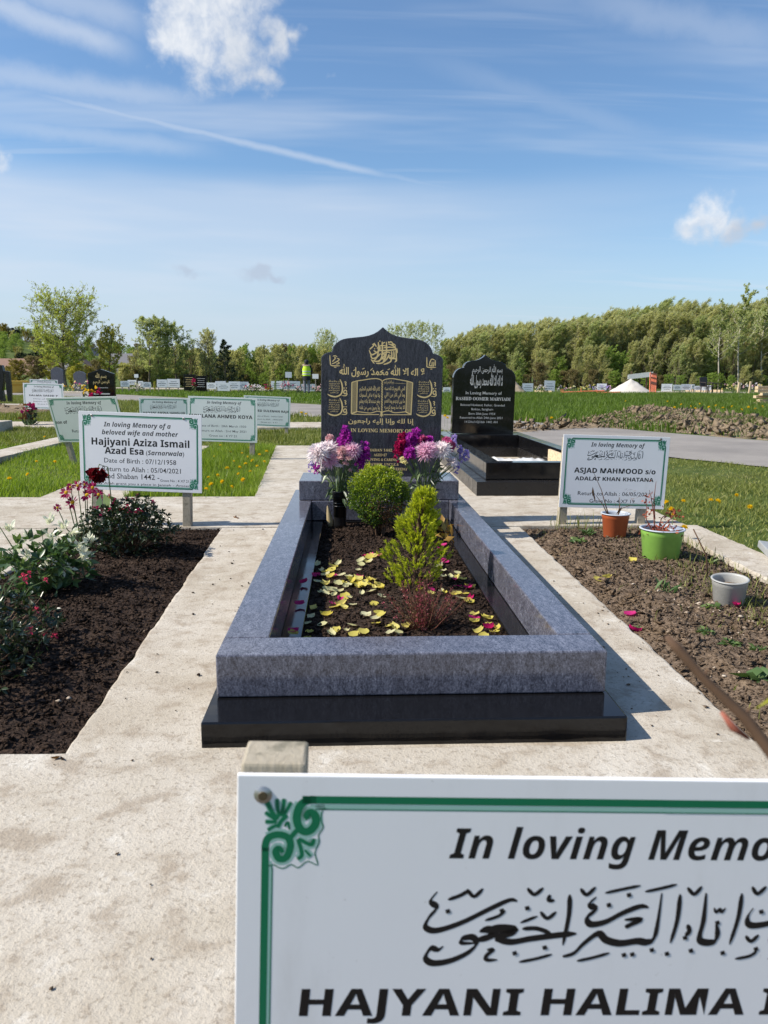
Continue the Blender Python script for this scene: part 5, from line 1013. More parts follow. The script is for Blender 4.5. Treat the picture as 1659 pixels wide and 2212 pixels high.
dead_stems(e, [[(-0.035, 0, 0.13), (-0.045, 0, 0.22), (-0.065, 0.0, 0.31), (-0.075, 0.0, 0.34)], [(-0.04, 0, 0.2), (-0.05, 0, 0.30), (-0.045, 0.0, 0.38)], [(-0.03, 0, 0.13), (0.02, -0.01, 0.19), (0.06, 0, 0.23)], [(-0.04, 0, 0.13), (-0.08, 0, 0.2), (-0.085, 0, 0.3)], [(-0.02, 0, 0.13), (0.0, 0.02, 0.20), (0.03, 0.0, 0.24)]], 'twig_red', 0.0036)
n = 170; a = rg.random(n); tw = np.where(a[:, None] < 0.55, rg.normal((-0.01, -0.02, 0.155), (0.035, 0.03, 0.012), (n, 3)), np.where(a[:, None] < 0.8, rg.normal((0.045, 0, 0.22), (0.022, 0.01, 0.018), (n, 3)), rg.normal((-0.075, 0, 0.27), (0.012, 0.01, 0.045), (n, 3))))
bulk('withered_leaves', [leaves(tw, rdir(rg, n), 0.02, 0.010, 0.3, seed=9)], M['red_leaf'], e)
mb = MB(); mb.add([(0.015, -0.06, 0.155), (0.09, -0.03, 0.158), (0.08, 0.03, 0.165), (0.03, 0.02, 0.16), (0.05, -0.02, 0.17)], [(0, 1, 4), (1, 2, 4), (2, 3, 4), (3, 0, 4)]); mb.build('plastic_scrap', M['rim_w'], e)
p = gnd(1592, 1303, 0.02); e = pot('plant_pot', 'dull grey plastic pot tilted in the weeds at the right edge', p.x, p.y + 0.06, -0.01, 0.064, 0.053, 0.118, M['pot_s'], M['pot_s'], 0.004, 0.7, (R(4), R(-3)))
mb = MB(); q = gnd(1530, 1238, 0.02); q2 = aty(1498, 1140, q.y); mb.tube([(0, 0, -0.02), (-0.012, 0, 0.10), (q2.x - q.x, 0, q2.z)], [0.004, 0.0035, 0.0025], 6); o = mb.build('garden_cane', M['twig'], None, True); o.location = (q.x, q.y, 0); tag(o, 'thin brown stick upright beside the lime green pot', 'stick')
def weed(label, x, y, n, L, wd, up, seed, nm='weed_plant', mat='weed'):
    r_ = np.random.default_rng(seed); e = empty(nm, (x, y, h_right(x, y) if 0.97 < x < 1.8 else 0)); tag(e, label, 'weed', 'weeds in the stony soil'); a = r_.uniform(0, 2 * PI, n)
    d = np.stack([np.cos(a), np.sin(a), np.abs(r_.normal(up, 0.3, n))], 1); pos = r_.normal(0, L * 0.25, (n, 3)) * np.array([1, 1, 0.1]); pos[:, 2] = np.abs(pos[:, 2])
    bulk('leaf_rosette', [leaves(pos, d, r_.uniform(L * 0.6, L * 1.2, n), wd, 0.2, 0.15, seed=seed)], M[mat], e); mb = MB(); mb.tube([(0, 0, -0.02), (0.002, 0, L * 0.25)], [0.004, 0.002], 5); mb.build('stem', M['stem'], e); return e
for px, py, n, L, wd, up, lab in ((1440, 1275, 11, 0.085, 0.016, 1.0, 'upright narrow leaved green weed left of the grey pot'), (1245, 1165, 60, 0.05, 0.018, 0.3, 'low spreading leafy weed under the right memorial sign'), (1270, 1150, 50, 0.06, 0.010, 0.9, 'grassy weed tuft between the right sign post and orange pot'), (1530, 1360, 60, 0.030, 0.010, 0.2, 'flat green ground weed in the stony soil'), (1580, 1378, 60, 0.030, 0.010, 0.2, 'flat green weed patch nearer the right edge'), (1640, 1390, 40, 0.03, 0.01, 0.2, 'flat green weed cut by the right edge'), (1640, 1462, 7, 0.065, 0.05, 0.1, 'broad leaved bright green weed at the right edge'), (1380, 1335, 8, 0.022, 0.006, 0.3, 'tiny green seedling beside pink petals'), (1540, 1305, 9, 0.04, 0.022, 0.2, 'small blue green weed with red petal'), (1535, 1205, 22, 0.05, 0.008, 0.9, 'grassy weed right of the lime green pot')):
    p = gnd(px, py, 0.02); weed(lab, p.x, p.y, n, L, wd, up, int(px))
WG = [blades(rect(1.15, 1.42, 4.18, 4.36), 1500, 0.11, 0.004, 71, 0.4, z=0.01), blades([(1.20, 2.45), (1.45, 2.45), (1.6, 3.2), (1.5, 3.4), (1.3, 2.9)], 2000, 0.05, 0.004, 72, 0.7, 0.4, z=0.01), blades(rect(1.40, 1.78, 1.8, 4.3), 900, 0.075, 0.004, 73, 0.6, 0.3, z=0.005), blades(rect(1.0, 1.78, 1.7, 4.3), 45, 0.04, 0.004, 74, 0.7, z=0.01)]
rgw = np.random.default_rng(3)
CONC_save = CONC; CONC = []
WG = [blades([(1.30, 1.75), (1.78, 1.75), (1.78, 3.1), (1.45, 3.0)], 1500, 0.055, 0.0045, 75, 0.9, 0.85, z=0.008, clump=6.0), blades(rect(1.15, 1.42, 4.18, 4.35), 1500, 0.11, 0.004, 71, 0.4, z=0.01), blades([(1.20, 2.45), (1.45, 2.45), (1.6, 3.2), (1.5, 3.4), (1.3, 2.9)], 2000, 0.05, 0.004, 72, 0.7, 0.4, z=0.01), blades(rect(1.40, 1.78, 1.8, 4.3), 900, 0.075, 0.004, 73, 0.6, 0.3, z=0.005), blades(rect(1.0, 1.78, 1.7, 4.3), 60, 0.04, 0.004, 74, 0.7, z=0.01)]
CONC = CONC_save
grass('grass', WG, 'grass_dry', 'thin weedy grass sprouting in the stony right hand bed')
def stones(name, label, poly, n, s, mat, seed, hf, parent=None):
    rg = np.random.default_rng(seed); px, py = scatter(poly, n, rg); V = []; Fs = []; rr = []; ico = [(-1, 0, 0.3), (1, 0, 0.2), (0, -1, 0.25), (0, 1, 0.3), (0.1, 0.05, 1), (0, 0, -0.7)]; fc = np.array([(0, 2, 4), (2, 1, 4), (1, 3, 4), (3, 0, 4), (2, 0, 5), (1, 2, 5), (3, 1, 5), (0, 3, 5)])
    for i, (x, y) in enumerate(zip(px, py)):
        k = s * rg.gamma(2.2, 0.45); a = rg.uniform(0, 6.28); c, sn = math.cos(a), math.sin(a); q = np.array(ico) * np.array([1, rg.uniform(0.55, 0.9), rg.uniform(0.4, 0.7)]) * k * rg.uniform(0.8, 1.2, (6, 3)); q = np.stack([q[:, 0] * c - q[:, 1] * sn, q[:, 0] * sn + q[:, 1] * c, q[:, 2]], 1)
        V.append(q + np.array([x, y, hf(x, y) + k * 0.1])); Fs.append(fc + 6 * i); rr += [rg.random()] * 6
    o = bulk(name, [(np.concatenate(V), np.concatenate(Fs), np.array(rr))], M[mat], parent); tag(o, label, 'pebbles', None, 'stuff'); return o
M['pebble'] = m_leaf('pale_pebbles', [(0, (0.18, 0.13, 0.09)), (0.6, (0.34, 0.27, 0.20)), (1, (0.58, 0.52, 0.44))], 0.0, 0.8, 0.3)
stones('gravel', 'pale pebbles lying in the brown soil on the right', [(1.02, 2.0), (1.75, 1.9), (1.75, 3.3), (1.2, 3.4)], 260, 0.006, 'pebble', 81, h_right)
stones('gravel', 'scattering of larger pale stones before the grey pot', [(1.15, 2.25), (1.6, 2.1), (1.65, 2.75), (1.25, 2.8)], 80, 0.010, 'pebble', 82, h_right)
stones('litter', 'white specks and chips on the dark peat', LB, 60, 0.004, 'pebble', 83, h_left)
stones('crumbs', 'small dark soil crumbs fallen on the concrete beside the kerb', [(0.70, 1.70), (0.97, 1.70), (0.98, 3.2), (0.68, 3.2)], 160, 0.0028, 'soil_brown', 84, lambda x, y: 0.002)
stones('crumbs', 'small dark crumbs fallen on the concrete left of the kerb', [(-0.70, 1.70), (-0.37, 1.70), (-0.37, 4.3), (-0.74, 4.3)], 60, 0.004, 'soil_dark', 85, lambda x, y: 0.002)
stones('crumbs', 'dark specks of dirt on the front concrete', [(-1.1, 0.7), (0.2, 0.7), (0.9, 1.62), (-1.1, 1.62)], 50, 0.0028, 'soil_brown', 86, lambda x, y: 0.0145)
# curled brown leaves on the paths
for i, (px, py, s_, lab) in enumerate(((512, 1120, 0.035, 'curled brown leaf on the concrete left of the kerb corner'), (134, 1648, 0.022, 'tiny curled brown leaf on the front concrete'), (690, 978, 0.06, 'dry brown frond on the concrete left of the headstone'))):
    p = gnd(px, py, 0.004); r_ = np.random.default_rng(i + 2); o = bulk('dead_leaf', [leaves(np.zeros((3, 3)), r_.normal(size=(3, 3)) * np.array([1, 1, 0.15]) + np.array([0, 0, 0.12]), s_, s_ * 0.45, 0.5, seed=i)], M['dead_leaf']); o.location = (p.x, p.y, 0.006 if i != 1 else 0.017); tag(o, lab, 'leaf')
# stone slab at the right edge
mb = MB(); mb.box(0, 0.5, -0.25, 0.25, 0.0, 0.035); o = mb.build('stone_slab', m_plain('grey_sheet', (0.30, 0.31, 0.31), 0.5, 0.12, 10), None, bevel=0.004); o.location = (2.00, 3.52, 0.005); o.rotation_euler = (0, R(5), R(-18)); tag(o, 'pale grey flat slab lying on the beam at the right edge', 'slab')
# out-of-focus rose branch by the camera
E0 = Vector((0.40, 0.20, 0)); e = empty('rose_branch', E0); tag(e, 'blurred brown thorny branch with a yellow green leaf at right', 'branch')
bp = [E0, Vector((0.36, 0.27, 0.35)), aty(1720, 1690, 0.375), aty(1610, 1545, 0.385), aty(1520, 1462, 0.395), aty(1465, 1398, 0.40), aty(1440, 1372, 0.402)]
mb = MB(); mb.tube([p - E0 for p in bp], [0.006, 0.005, 0.0042, 0.0033, 0.0026, 0.0032, 0.0014], 8); mb.build('stem', M['twig'], e, True)
for i in (3, 4): mb = MB(); q = bp[i] - E0; mb.tube([q, q + Vector((0.003, 0, 0.006))], [0.002, 0.0003], 6); mb.build('thorn', M['twig'], e)
bulk('leaf', [leaves([aty(1630, 1530, 0.36) - E0], [(0.8, 0.1, 0.5)], 0.030, 0.018, 0.1, seed=1)], m_leaf('yellow_green_leaf', [(0, (0.30, 0.36, 0.03)), (1, (0.50, 0.48, 0.06))], 0.4), e)
mb = MB(); mb.tube([aty(1560, 1535, 0.388) - E0, aty(1585, 1568, 0.386) - E0, aty(1620, 1592, 0.384) - E0], [0.001, 0.0022, 0.001], 8); mb.build('red_shoot', m_plain('salmon_shoot', (0.30, 0.09, 0.055), 0.6, 0.2, 80), e, True)

# dandelions
def dandelion_mesh():
    rg = np.random.default_rng(2); n = 46; a = np.arange(n) * 2.4; t = np.arange(n) / n; el = 1.2 - 1.1 * t; d = np.stack([np.cos(a) * np.cos(el), np.sin(a) * np.cos(el), np.sin(el)], 1)
    o = bulk('dandelion_head', [leaves(d * 0.002, d, 0.019, 0.006, 0.1, seed=1)], M['p_dand']); me = o.data; bpy.data.objects.remove(o); return me
DH = dandelion_mesh(); ms = MB(); ms.tube([(0, 0, 0), (0.004, 0, 0.05), (0, 0, 0.10)], [0.0022, 0.002, 0.0018], 5); so = ms.build('stem', M['stem']); DS = so.data; bpy.data.objects.remove(so)
DPT = [(78, 1002), (118, 1002), (96, 948), (522, 982), (545, 998), (517, 1013), (515, 1027), (445, 1060), (456, 1050), (480, 1044), (497, 980), (537, 970), (560, 985), (570, 1000), (505, 1000), (548, 975), (555, 1010), (530, 1005), (540, 1022), (525, 1040), (470, 1030), (490, 1015), (462, 990), (575, 978), (535, 990), (500, 1055), (450, 1035), (475, 965), (20, 1040), (60, 1030), (1535, 1080), (1550, 1082), (1476, 1082), (1478, 1140), (1402, 1058), (1450, 1100), (1455, 1112), (1620, 1095), (1440, 1085), (1415, 1095), (1590, 1068)]
DPT2 = [(1350, 872), (1440, 873), (1470, 880), (1490, 884), (1510, 878), (1530, 886), (1545, 882), (1560, 888), (1580, 884), (1600, 892), (1615, 886), (1630, 890), (1645, 884), (1500, 890), (1455, 888), (1190, 915), (960, 912), (965, 916), (735, 905), (650, 905), (660, 908)]
rd = random.Random(4)
for i, (px, py) in enumerate(DPT + DPT2):
    p = gnd(px, py, 0.06); near = i < len(DPT); e = empty('dandelion', (p.x, p.y, GZ), (0, 0, rd.uniform(0, 6))); tag(e, 'yellow dandelion in the grass beside the graves' if near else 'distant yellow dandelion beyond or beside the road', 'dandelion', 'dandelions near the graves' if near else 'dandelions along the road')
    h = 0.10 if near else 0.2; k = rd.uniform(0.8, 1.15) * (1.0 if near else 1.9)
    for nm, me in (('flower_head', DH), ('stem', DS)):
        o = bpy.data.objects.new(nm, me); COL.objects.link(o); o.parent = e
        if nm == 'stem': o.scale = (1, 1, h / 0.10)
        else: o.location = (0, 0, h); o.scale = (k, k, k); o.rotation_euler = (R(rd.uniform(0, 50)), 0, rd.uniform(-0.6, 0.6))

# ================================================================== TREES
M['bark'] = m_plain('grey_brown_bark', (0.13, 0.105, 0.075), 0.9, 0.35, 6)
M['bark_pale'] = m_plain('silver_birch_bark', (0.42, 0.38, 0.31), 0.8, 0.35, 5)
def tree_mat(name, a, b, c, tr=0.35): return m_leaf(name, [(0.0, a), (0.5, b), (1.0, c)], tr, 0.55, 0.25, (1.2, 1.2, 0.85))
M['t_spring'] = tree_mat('fresh_spring_leaves', (0.24, 0.29, 0.05), (0.38, 0.43, 0.08), (0.52, 0.55, 0.16), 0.55); M['t_yel'] = tree_mat('yellow_spring_leaves', (0.28, 0.28, 0.05), (0.42, 0.41, 0.08), (0.54, 0.50, 0.14), 0.55)
M['t_birch'] = tree_mat('birch_leaves', (0.25, 0.29, 0.10), (0.38, 0.42, 0.17), (0.52, 0.55, 0.28), 0.55); M['t_olive'] = tree_mat('olive_willow_leaves', (0.30, 0.31, 0.13), (0.46, 0.46, 0.22), (0.60, 0.58, 0.33), 0.65)
M['t_green'] = tree_mat('mid_green_leaves', (0.15, 0.23, 0.045), (0.28, 0.38, 0.08), (0.40, 0.49, 0.15), 0.5); M['t_dark'] = tree_mat('dark_evergreen', (0.008, 0.018, 0.008), (0.02, 0.038, 0.016), (0.045, 0.065, 0.03), 0.1)
M['t_brown'] = tree_mat('budding_brown_twigs', (0.15, 0.12, 0.055), (0.24, 0.20, 0.09), (0.33, 0.29, 0.13), 0.4); M['t_rust'] = tree_mat('rusty_shrub', (0.17, 0.14, 0.03), (0.29, 0.24, 0.05), (0.38, 0.34, 0.09), 0.45)
def grow(seed, h, clear, rad, n_main, n_sub, n_twig, leafs, L, Wd, wind=0.0, up=0.7, shape='round', trunk_r=None, stems=1, droop=0.0, twig_r=0.012):
    """one tree as (trunk mesh, crown arrays): limbs fill the crown's volume, leaves sit along the twigs"""
    rg = np.random.default_rng(seed); mb = MB(); LP = []; LD = []; tr = trunk_r or h * 0.016; wv = np.array([wind, 0, 0.0])
    for s in range(stems):
        off = np.array([rg.normal(0, 0.12 * (stems > 1) * rad), rg.normal(0, 0.1 * (stems > 1) * rad), 0]); leanv = np.array([rg.normal(0, 0.03) + wind * 0.12, rg.normal(0, 0.03), 0]) * h + off * 0.8
        def T(u): return off * (1 - u) + leanv * u * u * 1.0 + off * u + np.array([0.02 * h * math.sin(u * 5 + seed + s), 0.015 * h * math.sin(u * 4 + 2 * seed), u * h])
        mb.tube([T(u) for u in (0, 0.15, 0.3, 0.5, 0.7, 0.85, 0.97)], [tr * q for q in (1.25, 1.0, 0.85, 0.62, 0.4, 0.22, 0.06)], 7)
        for i in range(n_main):
            u = clear + (0.97 - clear) * ((i + rg.random()) / n_main); t = (u - clear) / (1 - clear); b = T(u); a = i * 2.4 + rg.uniform(-0.5, 0.5)
            pr = {'round': math.sin(PI * min(0.98, 0.13 + 0.80 * t)) ** 0.75, 'vase': 0.35 + 0.85 * math.sin(PI * (0.12 + 0.62 * t)), 'cone': (1 - t) ** 0.8 + 0.06, 'column': 0.75 - 0.45 * t ** 2 + 0.2 * math.sin(t * 7)}[shape]
            ln = rad * pr * rg.uniform(0.78, 1.12) / stems ** 0.35; d = np.array([math.cos(a), math.sin(a), up * (0.6 + 0.9 * t)]); d /= np.linalg.norm(d); e1 = b + d * ln * 0.55 + np.array([0, 0, -0.02 * ln]); e2 = b + d * ln + np.array([0, 0, (0.16 * up - droop) * ln]) + wv * ln * 0.5
            r0 = tr * (0.34 - 0.2 * t); mb.tube([b, e1, e2], [r0, r0 * 0.6, r0 * 0.2], 4, cap=False)
            for j in range(n_sub):
                v = 0.25 + 0.75 * (j + rg.random()) / n_sub; p = b + (e1 - b) * min(1, v / 0.55) if v < 0.55 else e1 + (e2 - e1) * (v - 0.55) / 0.45
                sd = d * 0.8 + rdir(rg, 1, up * 0.9)[0] * 0.9 + wv; sd /= np.linalg.norm(sd); sl = ln * 0.38 * rg.uniform(0.6, 1.2); q = p + sd * sl + np.array([0, 0, -droop * sl]); mb.tube([p, q], [r0 * 0.28, twig_r * 0.5], 3, cap=False)
                for k in range(n_twig):
                    w = (k + rg.random()) / n_twig; tp = p + (q - p) * w; td = sd * 0.6 + rdir(rg, 1, up * 0.8 - droop * 2.2)[0] * 0.9 + wv * 1.4; td /= np.linalg.norm(td); tl = sl * 0.5 * rg.uniform(0.6, 1.2)
                    if twig_r and k % 2 == 0: mb.tube([tp, tp + td * tl], [twig_r * 0.5, twig_r * 0.2], 3, cap=False)
                    x = rg.random((leafs, 1)); LP.append(tp + td * tl * x + rg.normal(0, tl * 0.10, (leafs, 3))); LD.append(td * 0.9 + rdir(rg, leafs, 0.2 - droop) * 0.8 + wv)
    P = np.concatenate(LP); Dr = np.concatenate(LD); n = len(P); kz = h / np.percentile(P[:, 2], 99.7); P[:, 2] *= kz; mb.v = [(x, y, z * kz) for x, y, z in mb.v]
    lump = np.array([mnoise.noise(Vector(p) * (2.2 / max(rad, 0.5))) for p in P]); rn = np.clip(0.45 + 0.35 * lump + rg.normal(0, 0.17, n), 0, 1)
    return mb, leaves(P, Dr, L * rg.uniform(0.6, 1.3, n), Wd * rg.uniform(0.7, 1.2, n), 0.15, 0.1, seed=seed, rnd=rn)
def tree(name, label, loc, args, leafm, bark='bark', group=None, kw={}):
    e = empty(name, loc, (0, 0, 0)); tag(e, label, 'tree', group); mb, lv = grow(*args, **kw); mb.build('trunk', M[bark], e); bulk('crown', [lv], M[leafm], e); return e
def top_h(py, Y): return aty(829, py, Y).z - GZ
def at_x(px, Y): return aty(px, 815, Y).x
tree('young_tree', 'tall rounded young tree with fresh green leaves, left of the signs', (at_x(139, 58), 58, GZ), (3, top_h(624, 58), 0.26, 2.5, 54, 8, 4, 10, 0.15, 0.055), 't_spring', kw=dict(shape='vase', up=0.85, trunk_r=0.13, twig_r=0.035))
tree('young_tree', 'smaller yellow green tree beside the tall young tree', (at_x(236, 60), 60, GZ), (4, top_h(706, 60), 0.24, 1.45, 26, 6, 4, 6, 0.15, 0.07), 't_yel', kw=dict(shape='round', up=1.0, trunk_r=0.08, twig_r=0.028))
tree('birch_tree', 'drooping pale green birch tree with several thin stems', (at_x(330, 57), 57, GZ), (5, top_h(690, 57), 0.16, 1.75, 26, 7, 4, 9, 0.16, 0.05), 't_birch', kw=dict(shape='round', up=0.9, stems=2, droop=0.16, wind=0.15, trunk_r=0.07, twig_r=0.02))
tree('birch_tree', 'second drooping birch standing close right of the first', (at_x(378, 58), 58, GZ), (6, top_h(700, 58), 0.16, 1.5, 26, 7, 4, 10, 0.16, 0.05), 't_birch', kw=dict(shape='round', up=0.9, droop=0.18, wind=0.2, trunk_r=0.07, twig_r=0.02))
tree('young_tree', 'thin brownish half bare tree between birch and small pine', (at_x(452, 58), 58, GZ), (7, top_h(714, 58), 0.12, 1.5, 20, 6, 4, 4, 0.12, 0.045), 't_olive', kw=dict(shape='round', up=1.2, stems=3, trunk_r=0.05, twig_r=0.022))
tree('bare_tree', 'nearly bare thin tree beside the drooping birches', (at_x(418, 60), 60, GZ), (8, top_h(745, 60), 0.2, 1.0, 16, 5, 4, 2, 0.10, 0.04), 't_brown', kw=dict(shape='column', up=1.6, stems=2, trunk_r=0.04, twig_r=0.02))
tree('pine_tree', 'small dark pine standing before the green thicket', (at_x(488, 57), 57, GZ), (9, top_h(738, 57), 0.10, 0.95, 26, 6, 4, 12, 0.15, 0.03), 't_dark', kw=dict(shape='cone', up=0.4, trunk_r=0.06))
# thickets: individuals with shared meshes
def proto(args, leafm, bark, kw):
    mb, lv = grow(*args, **kw); a = mb.build('trunk', M[bark]); b = bulk('crown', [lv], M[leafm]); r = (a.data, b.data); bpy.data.objects.remove(a); bpy.data.objects.remove(b); return r
def plant(pr, name, label, x, y, h, group, wide=1.0, rz=None, rr=random.Random(17), z=GZ, base=5.0):
    e = empty(name, (x, y, z), (0, 0, rr.uniform(-0.5, 0.5) if rz is None else rz)); tag(e, label, 'tree', group); k = h / base; e.scale = (k * wide, k * wide, k)
    for nm, me in zip(('trunk', 'crown'), pr): o = bpy.data.objects.new(nm, me); COL.objects.link(o); o.parent = e
    return e
WK = dict(shape='column', up=1.5, stems=5, wind=0.55, trunk_r=0.045, twig_r=0.016, droop=0.0)
pO = [proto((60 + i, 5.0, 0.16, 2.6, 14, 6, 4, 8, 0.27, 0.027), m_, 'bark', WK) for i, m_ in enumerate(('t_olive', 't_olive', 't_birch', 't_olive'))]
pG = [proto((70 + i, 5.0, 0.06, 1.9, 20, 6, 4, 9, 0.16, 0.07), m_, 'bark', dict(shape='round', up=0.8, stems=2, wind=0.08, trunk_r=0.05, twig_r=0.014)) for i, m_ in enumerate(('t_green', 't_green', 't_olive'))]
pR = [proto((80 + i, 5.0, 0.03, 2.3, 18, 6, 4, 9, 0.18, 0.06), m_, 'bark', dict(shape='round', up=0.9, stems=3, trunk_r=0.04, twig_r=0.014)) for i, m_ in enumerate(('t_rust', 't_brown', 't_yel'))]
pB = [proto((90, 5.0, 0.34, 1.25, 20, 6, 4, 7, 0.13, 0.05), 't_birch', 'bark_pale', dict(shape='column', up=1.1, wind=0.30, trunk_r=0.042, twig_r=0.012)), proto((91, 5.0, 0.20, 1.3, 22, 6, 4, 6, 0.14, 0.045), 't_birch', 'bark_pale', dict(shape='round', up=1.0, wind=0.1, trunk_r=0.032, twig_r=0.012))]
rr = random.Random(23)
prof = [(930, 745), (960, 732), (1000, 715), (1050, 702), (1150, 692), (1250, 684), (1330, 668), (1400, 655), (1460, 648), (1510, 660), (1540, 668), (1600, 650), (1700, 640), (1850, 640)]
def ptop(x): return float(np.interp(x, [p[0] for p in prof], [p[1] for p in prof]))
for row, (Y, dx, sh) in enumerate(((66, 27, 0.72), (71, 24, 0.92), (76, 24, 1.0), (82, 26, 1.02))):
    px = 935 + row * 9
    while px < 1790:
        h = top_h(ptop(px), Y) * sh * rr.uniform(0.93, 1.03); q = rr.random()
        pr = rr.choice(pG[:2]) if (row == 0 and q < 0.30) else rr.choice(pO)
        if row == 0: h *= rr.uniform(0.55, 1.0)
        wl = '%s of the wood, %s' % (('front row', 'second row', 'third row', 'back row')[row], 'behind the black headstone' if px < 1130 else 'behind the orange barriers' if px < 1320 else 'behind the sand heap' if px < 1440 else 'behind the garden chair' if px < 1560 else 'by the tall birches')
        plant(pr, 'woodland_tree', 'wind bent olive tree in the ' + wl, at_x(px, Y) + rr.uniform(-0.4, 0.4), Y + rr.uniform(-1.5, 1.5), h, wl, rr.uniform(0.85, 1.1))
        px += dx * rr.uniform(0.8, 1.2)
for i, (px, py, Y, lab) in enumerate(((1548, 640, 64, 'pale trunked birch, first of the tall group at right'), (1590, 606, 65, 'tallest pale trunked birch of the group at right'), (1640, 612, 66, 'tall birch cut by the right edge of the picture'), (1690, 600, 66, 'tall birch just beyond the right edge'))):
    plant(pB[0], 'birch_tree', lab, at_x(px, Y), Y, top_h(py, Y), 'tall birches at right', 0.95)
for i, (px, py, Y) in enumerate(((700, 712, 64), (712, 722, 66), (850, 702, 68), (880, 697, 69), (905, 694, 70), (935, 700, 69), (690, 735, 66))):
    plant(pB[1], 'birch_tree', ('thin pale birch left of the blue headstone', 'thin pale birch showing above the blue headstone shoulder')[i in (2, 3, 4, 5)], at_x(px, Y), Y, top_h(py, Y), ('thin birches left of the headstone', 'thin birches behind the headstone')[i in (2, 3, 4, 5)], 0.9)
for i in range(17):
    px = 497 + i * 17 + rr.uniform(-5, 5); Y = rr.uniform(62, 66); plant(rr.choice(pG), 'thicket_tree', 'bushy mid green tree in the thicket behind the person', at_x(px, Y), Y, top_h(757 + rr.uniform(-12, 10), Y), 'trees of the green thicket', 0.8)
for i in range(9):
    px = 590 + i * 16 + rr.uniform(-5, 5); Y = rr.uniform(67, 69); plant(rr.choice(pR[1:2] + pO), 'thicket_tree', 'brownish green tree at the back of the thicket behind the person', at_x(px, Y), Y, top_h(750 + rr.uniform(-8, 8), Y), 'trees at the back of the thicket', 0.8)
for i in range(14):
    px = 300 + i * 15 + rr.uniform(-4, 4); Y = rr.uniform(61, 64); plant(rr.choice(pO + pG[2:]), 'thicket_tree', 'slender olive tree in the thicket behind the birches', at_x(px, Y), Y, top_h(768 + rr.uniform(-14, 12), Y), 'slender trees behind the birches', 0.75)
for i, (px, py, w) in enumerate(((40, 775, 1.3), (75, 768, 1.4), (102, 764, 1.2), (15, 790, 1.2), (125, 782, 1.2), (160, 778, 1.2), (185, 788, 1.3), (210, 775, 1.1), (262, 782, 1.1), (280, 788, 1.0), (-20, 782, 1.3), (148, 792, 1.1), (230, 795, 1.1))):
    Y = 66 + (i % 4) * 1.5; plant(pR[i % 3], 'willow_bush', ('rusty yellow bush in the hedge at far left', 'brown twiggy bush in the hedge at far left', 'yellow green bush in the hedge at far left')[i % 3], at_x(px, Y), Y, top_h(py, Y) * 0.92, ('rusty hedge bushes', 'brown hedge bushes', 'yellow hedge bushes')[i % 3], w)
for i in range(34):
    px = 200 + i * 15 + rr.uniform(-5, 5); Y = rr.uniform(70, 74); plant(rr.choice(pO[:2] + pG[:2] + pR[1:2]), 'thicket_tree', 'leafy tree in the back of the hedge left of the headstone', at_x(px, Y), Y, top_h((792 if px < 300 else 774) + rr.uniform(-8, 8), Y), 'trees in the back of the hedge', 0.95)
# low scrub at the foot of the wood
for i in range(62):
    px = 270 + i * 23 + rr.uniform(-8, 8); Y = rr.uniform(60.5, 63)
    if 620 < px < 700 and i % 2: continue
    sl = 'left of the person' if px < 640 else 'behind the blue headstone' if px < 960 else 'behind the black headstone' if px < 1130 else 'behind the sand heap and barriers' if px < 1440 else 'at the far right'
    plant(rr.choice((pG[0], pG[1], pO[1], pR[1])), 'scrub_bush', 'low scrubby bush at the wood edge ' + sl, at_x(px, Y), Y, rr.uniform(1.0, 2.1), 'scrub ' + sl, 1.3)

# ------------------------------------------------------------------ far hillside
def far_tree(px, py, Y, kind, lab, grp, w=1.0):
    z = gh(at_x(px, Y), Y); h = max(2.5, aty(px, py, Y).z - z); plant(kind, 'hillside_tree', lab, at_x(px, Y), Y, h, grp, w, z=z)
def hill_tree(px, Y, h, kind, lab, grp, w): x = at_x(px, Y); plant(kind, 'hillside_tree', lab, x, Y, h, grp, w, z=gh(x, Y) - 0.3)
for i in range(110):
    px = rr.uniform(-70, 640); hl = 'at the left edge' if px < 60 else 'behind the tall young tree' if px < 215 else 'behind the birches' if px < 420 else 'behind the small pine'
    hill_tree(px, rr.uniform(300, 470), rr.uniform(4.0, 6.8), rr.choice((pG[0], pG[1], pO[0], pR[1], pO[2], pR[0])), 'distant tree on the far hillside ' + hl, 'hillside trees ' + hl, rr.uniform(0.9, 1.3))
for i in range(46):
    px = rr.uniform(-40, 330); Y = rr.uniform(190, 300); k = rr.choice((pG[0], pG[1], pO[0], pR[0], pR[1])); hill_tree(px, Y, rr.uniform(3.2, 5.2), k, 'tree among the houses on the far slope', 'trees among the far houses', 1.1)
pE = proto((95, 5.0, 0.05, 1.6, 22, 6, 4, 10, 0.25, 0.12), 't_dark', 'bark', dict(shape='round', up=0.6, trunk_r=0.06))
for i, (px, py, Y) in enumerate(((30, 712, 330), (40, 716, 335), (60, 768, 190), (75, 765, 190), (45, 772, 192), (90, 770, 195), (105, 762, 200), (95, 750, 260))): far_tree(px, py, Y, pE, 'dark evergreen tree on the far hillside', 'dark evergreens on the hillside', 1.6)
M['render'] = m_plain('pale_house_wall', (0.62, 0.59, 0.54), 0.8, 0.08, 2); M['brick'] = m_plain('brown_brick_wall', (0.25, 0.14, 0.09), 0.85, 0.15, 4); M['slate'] = m_plain('grey_roof_tiles', (0.11, 0.11, 0.12), 0.75, 0.2, 3); M['tile'] = m_plain('brown_roof_tiles', (0.20, 0.115, 0.08), 0.8, 0.2, 3); M['pane'] = m_plain('window_glass', (0.03, 0.035, 0.045), 0.1, 0.2, 3)
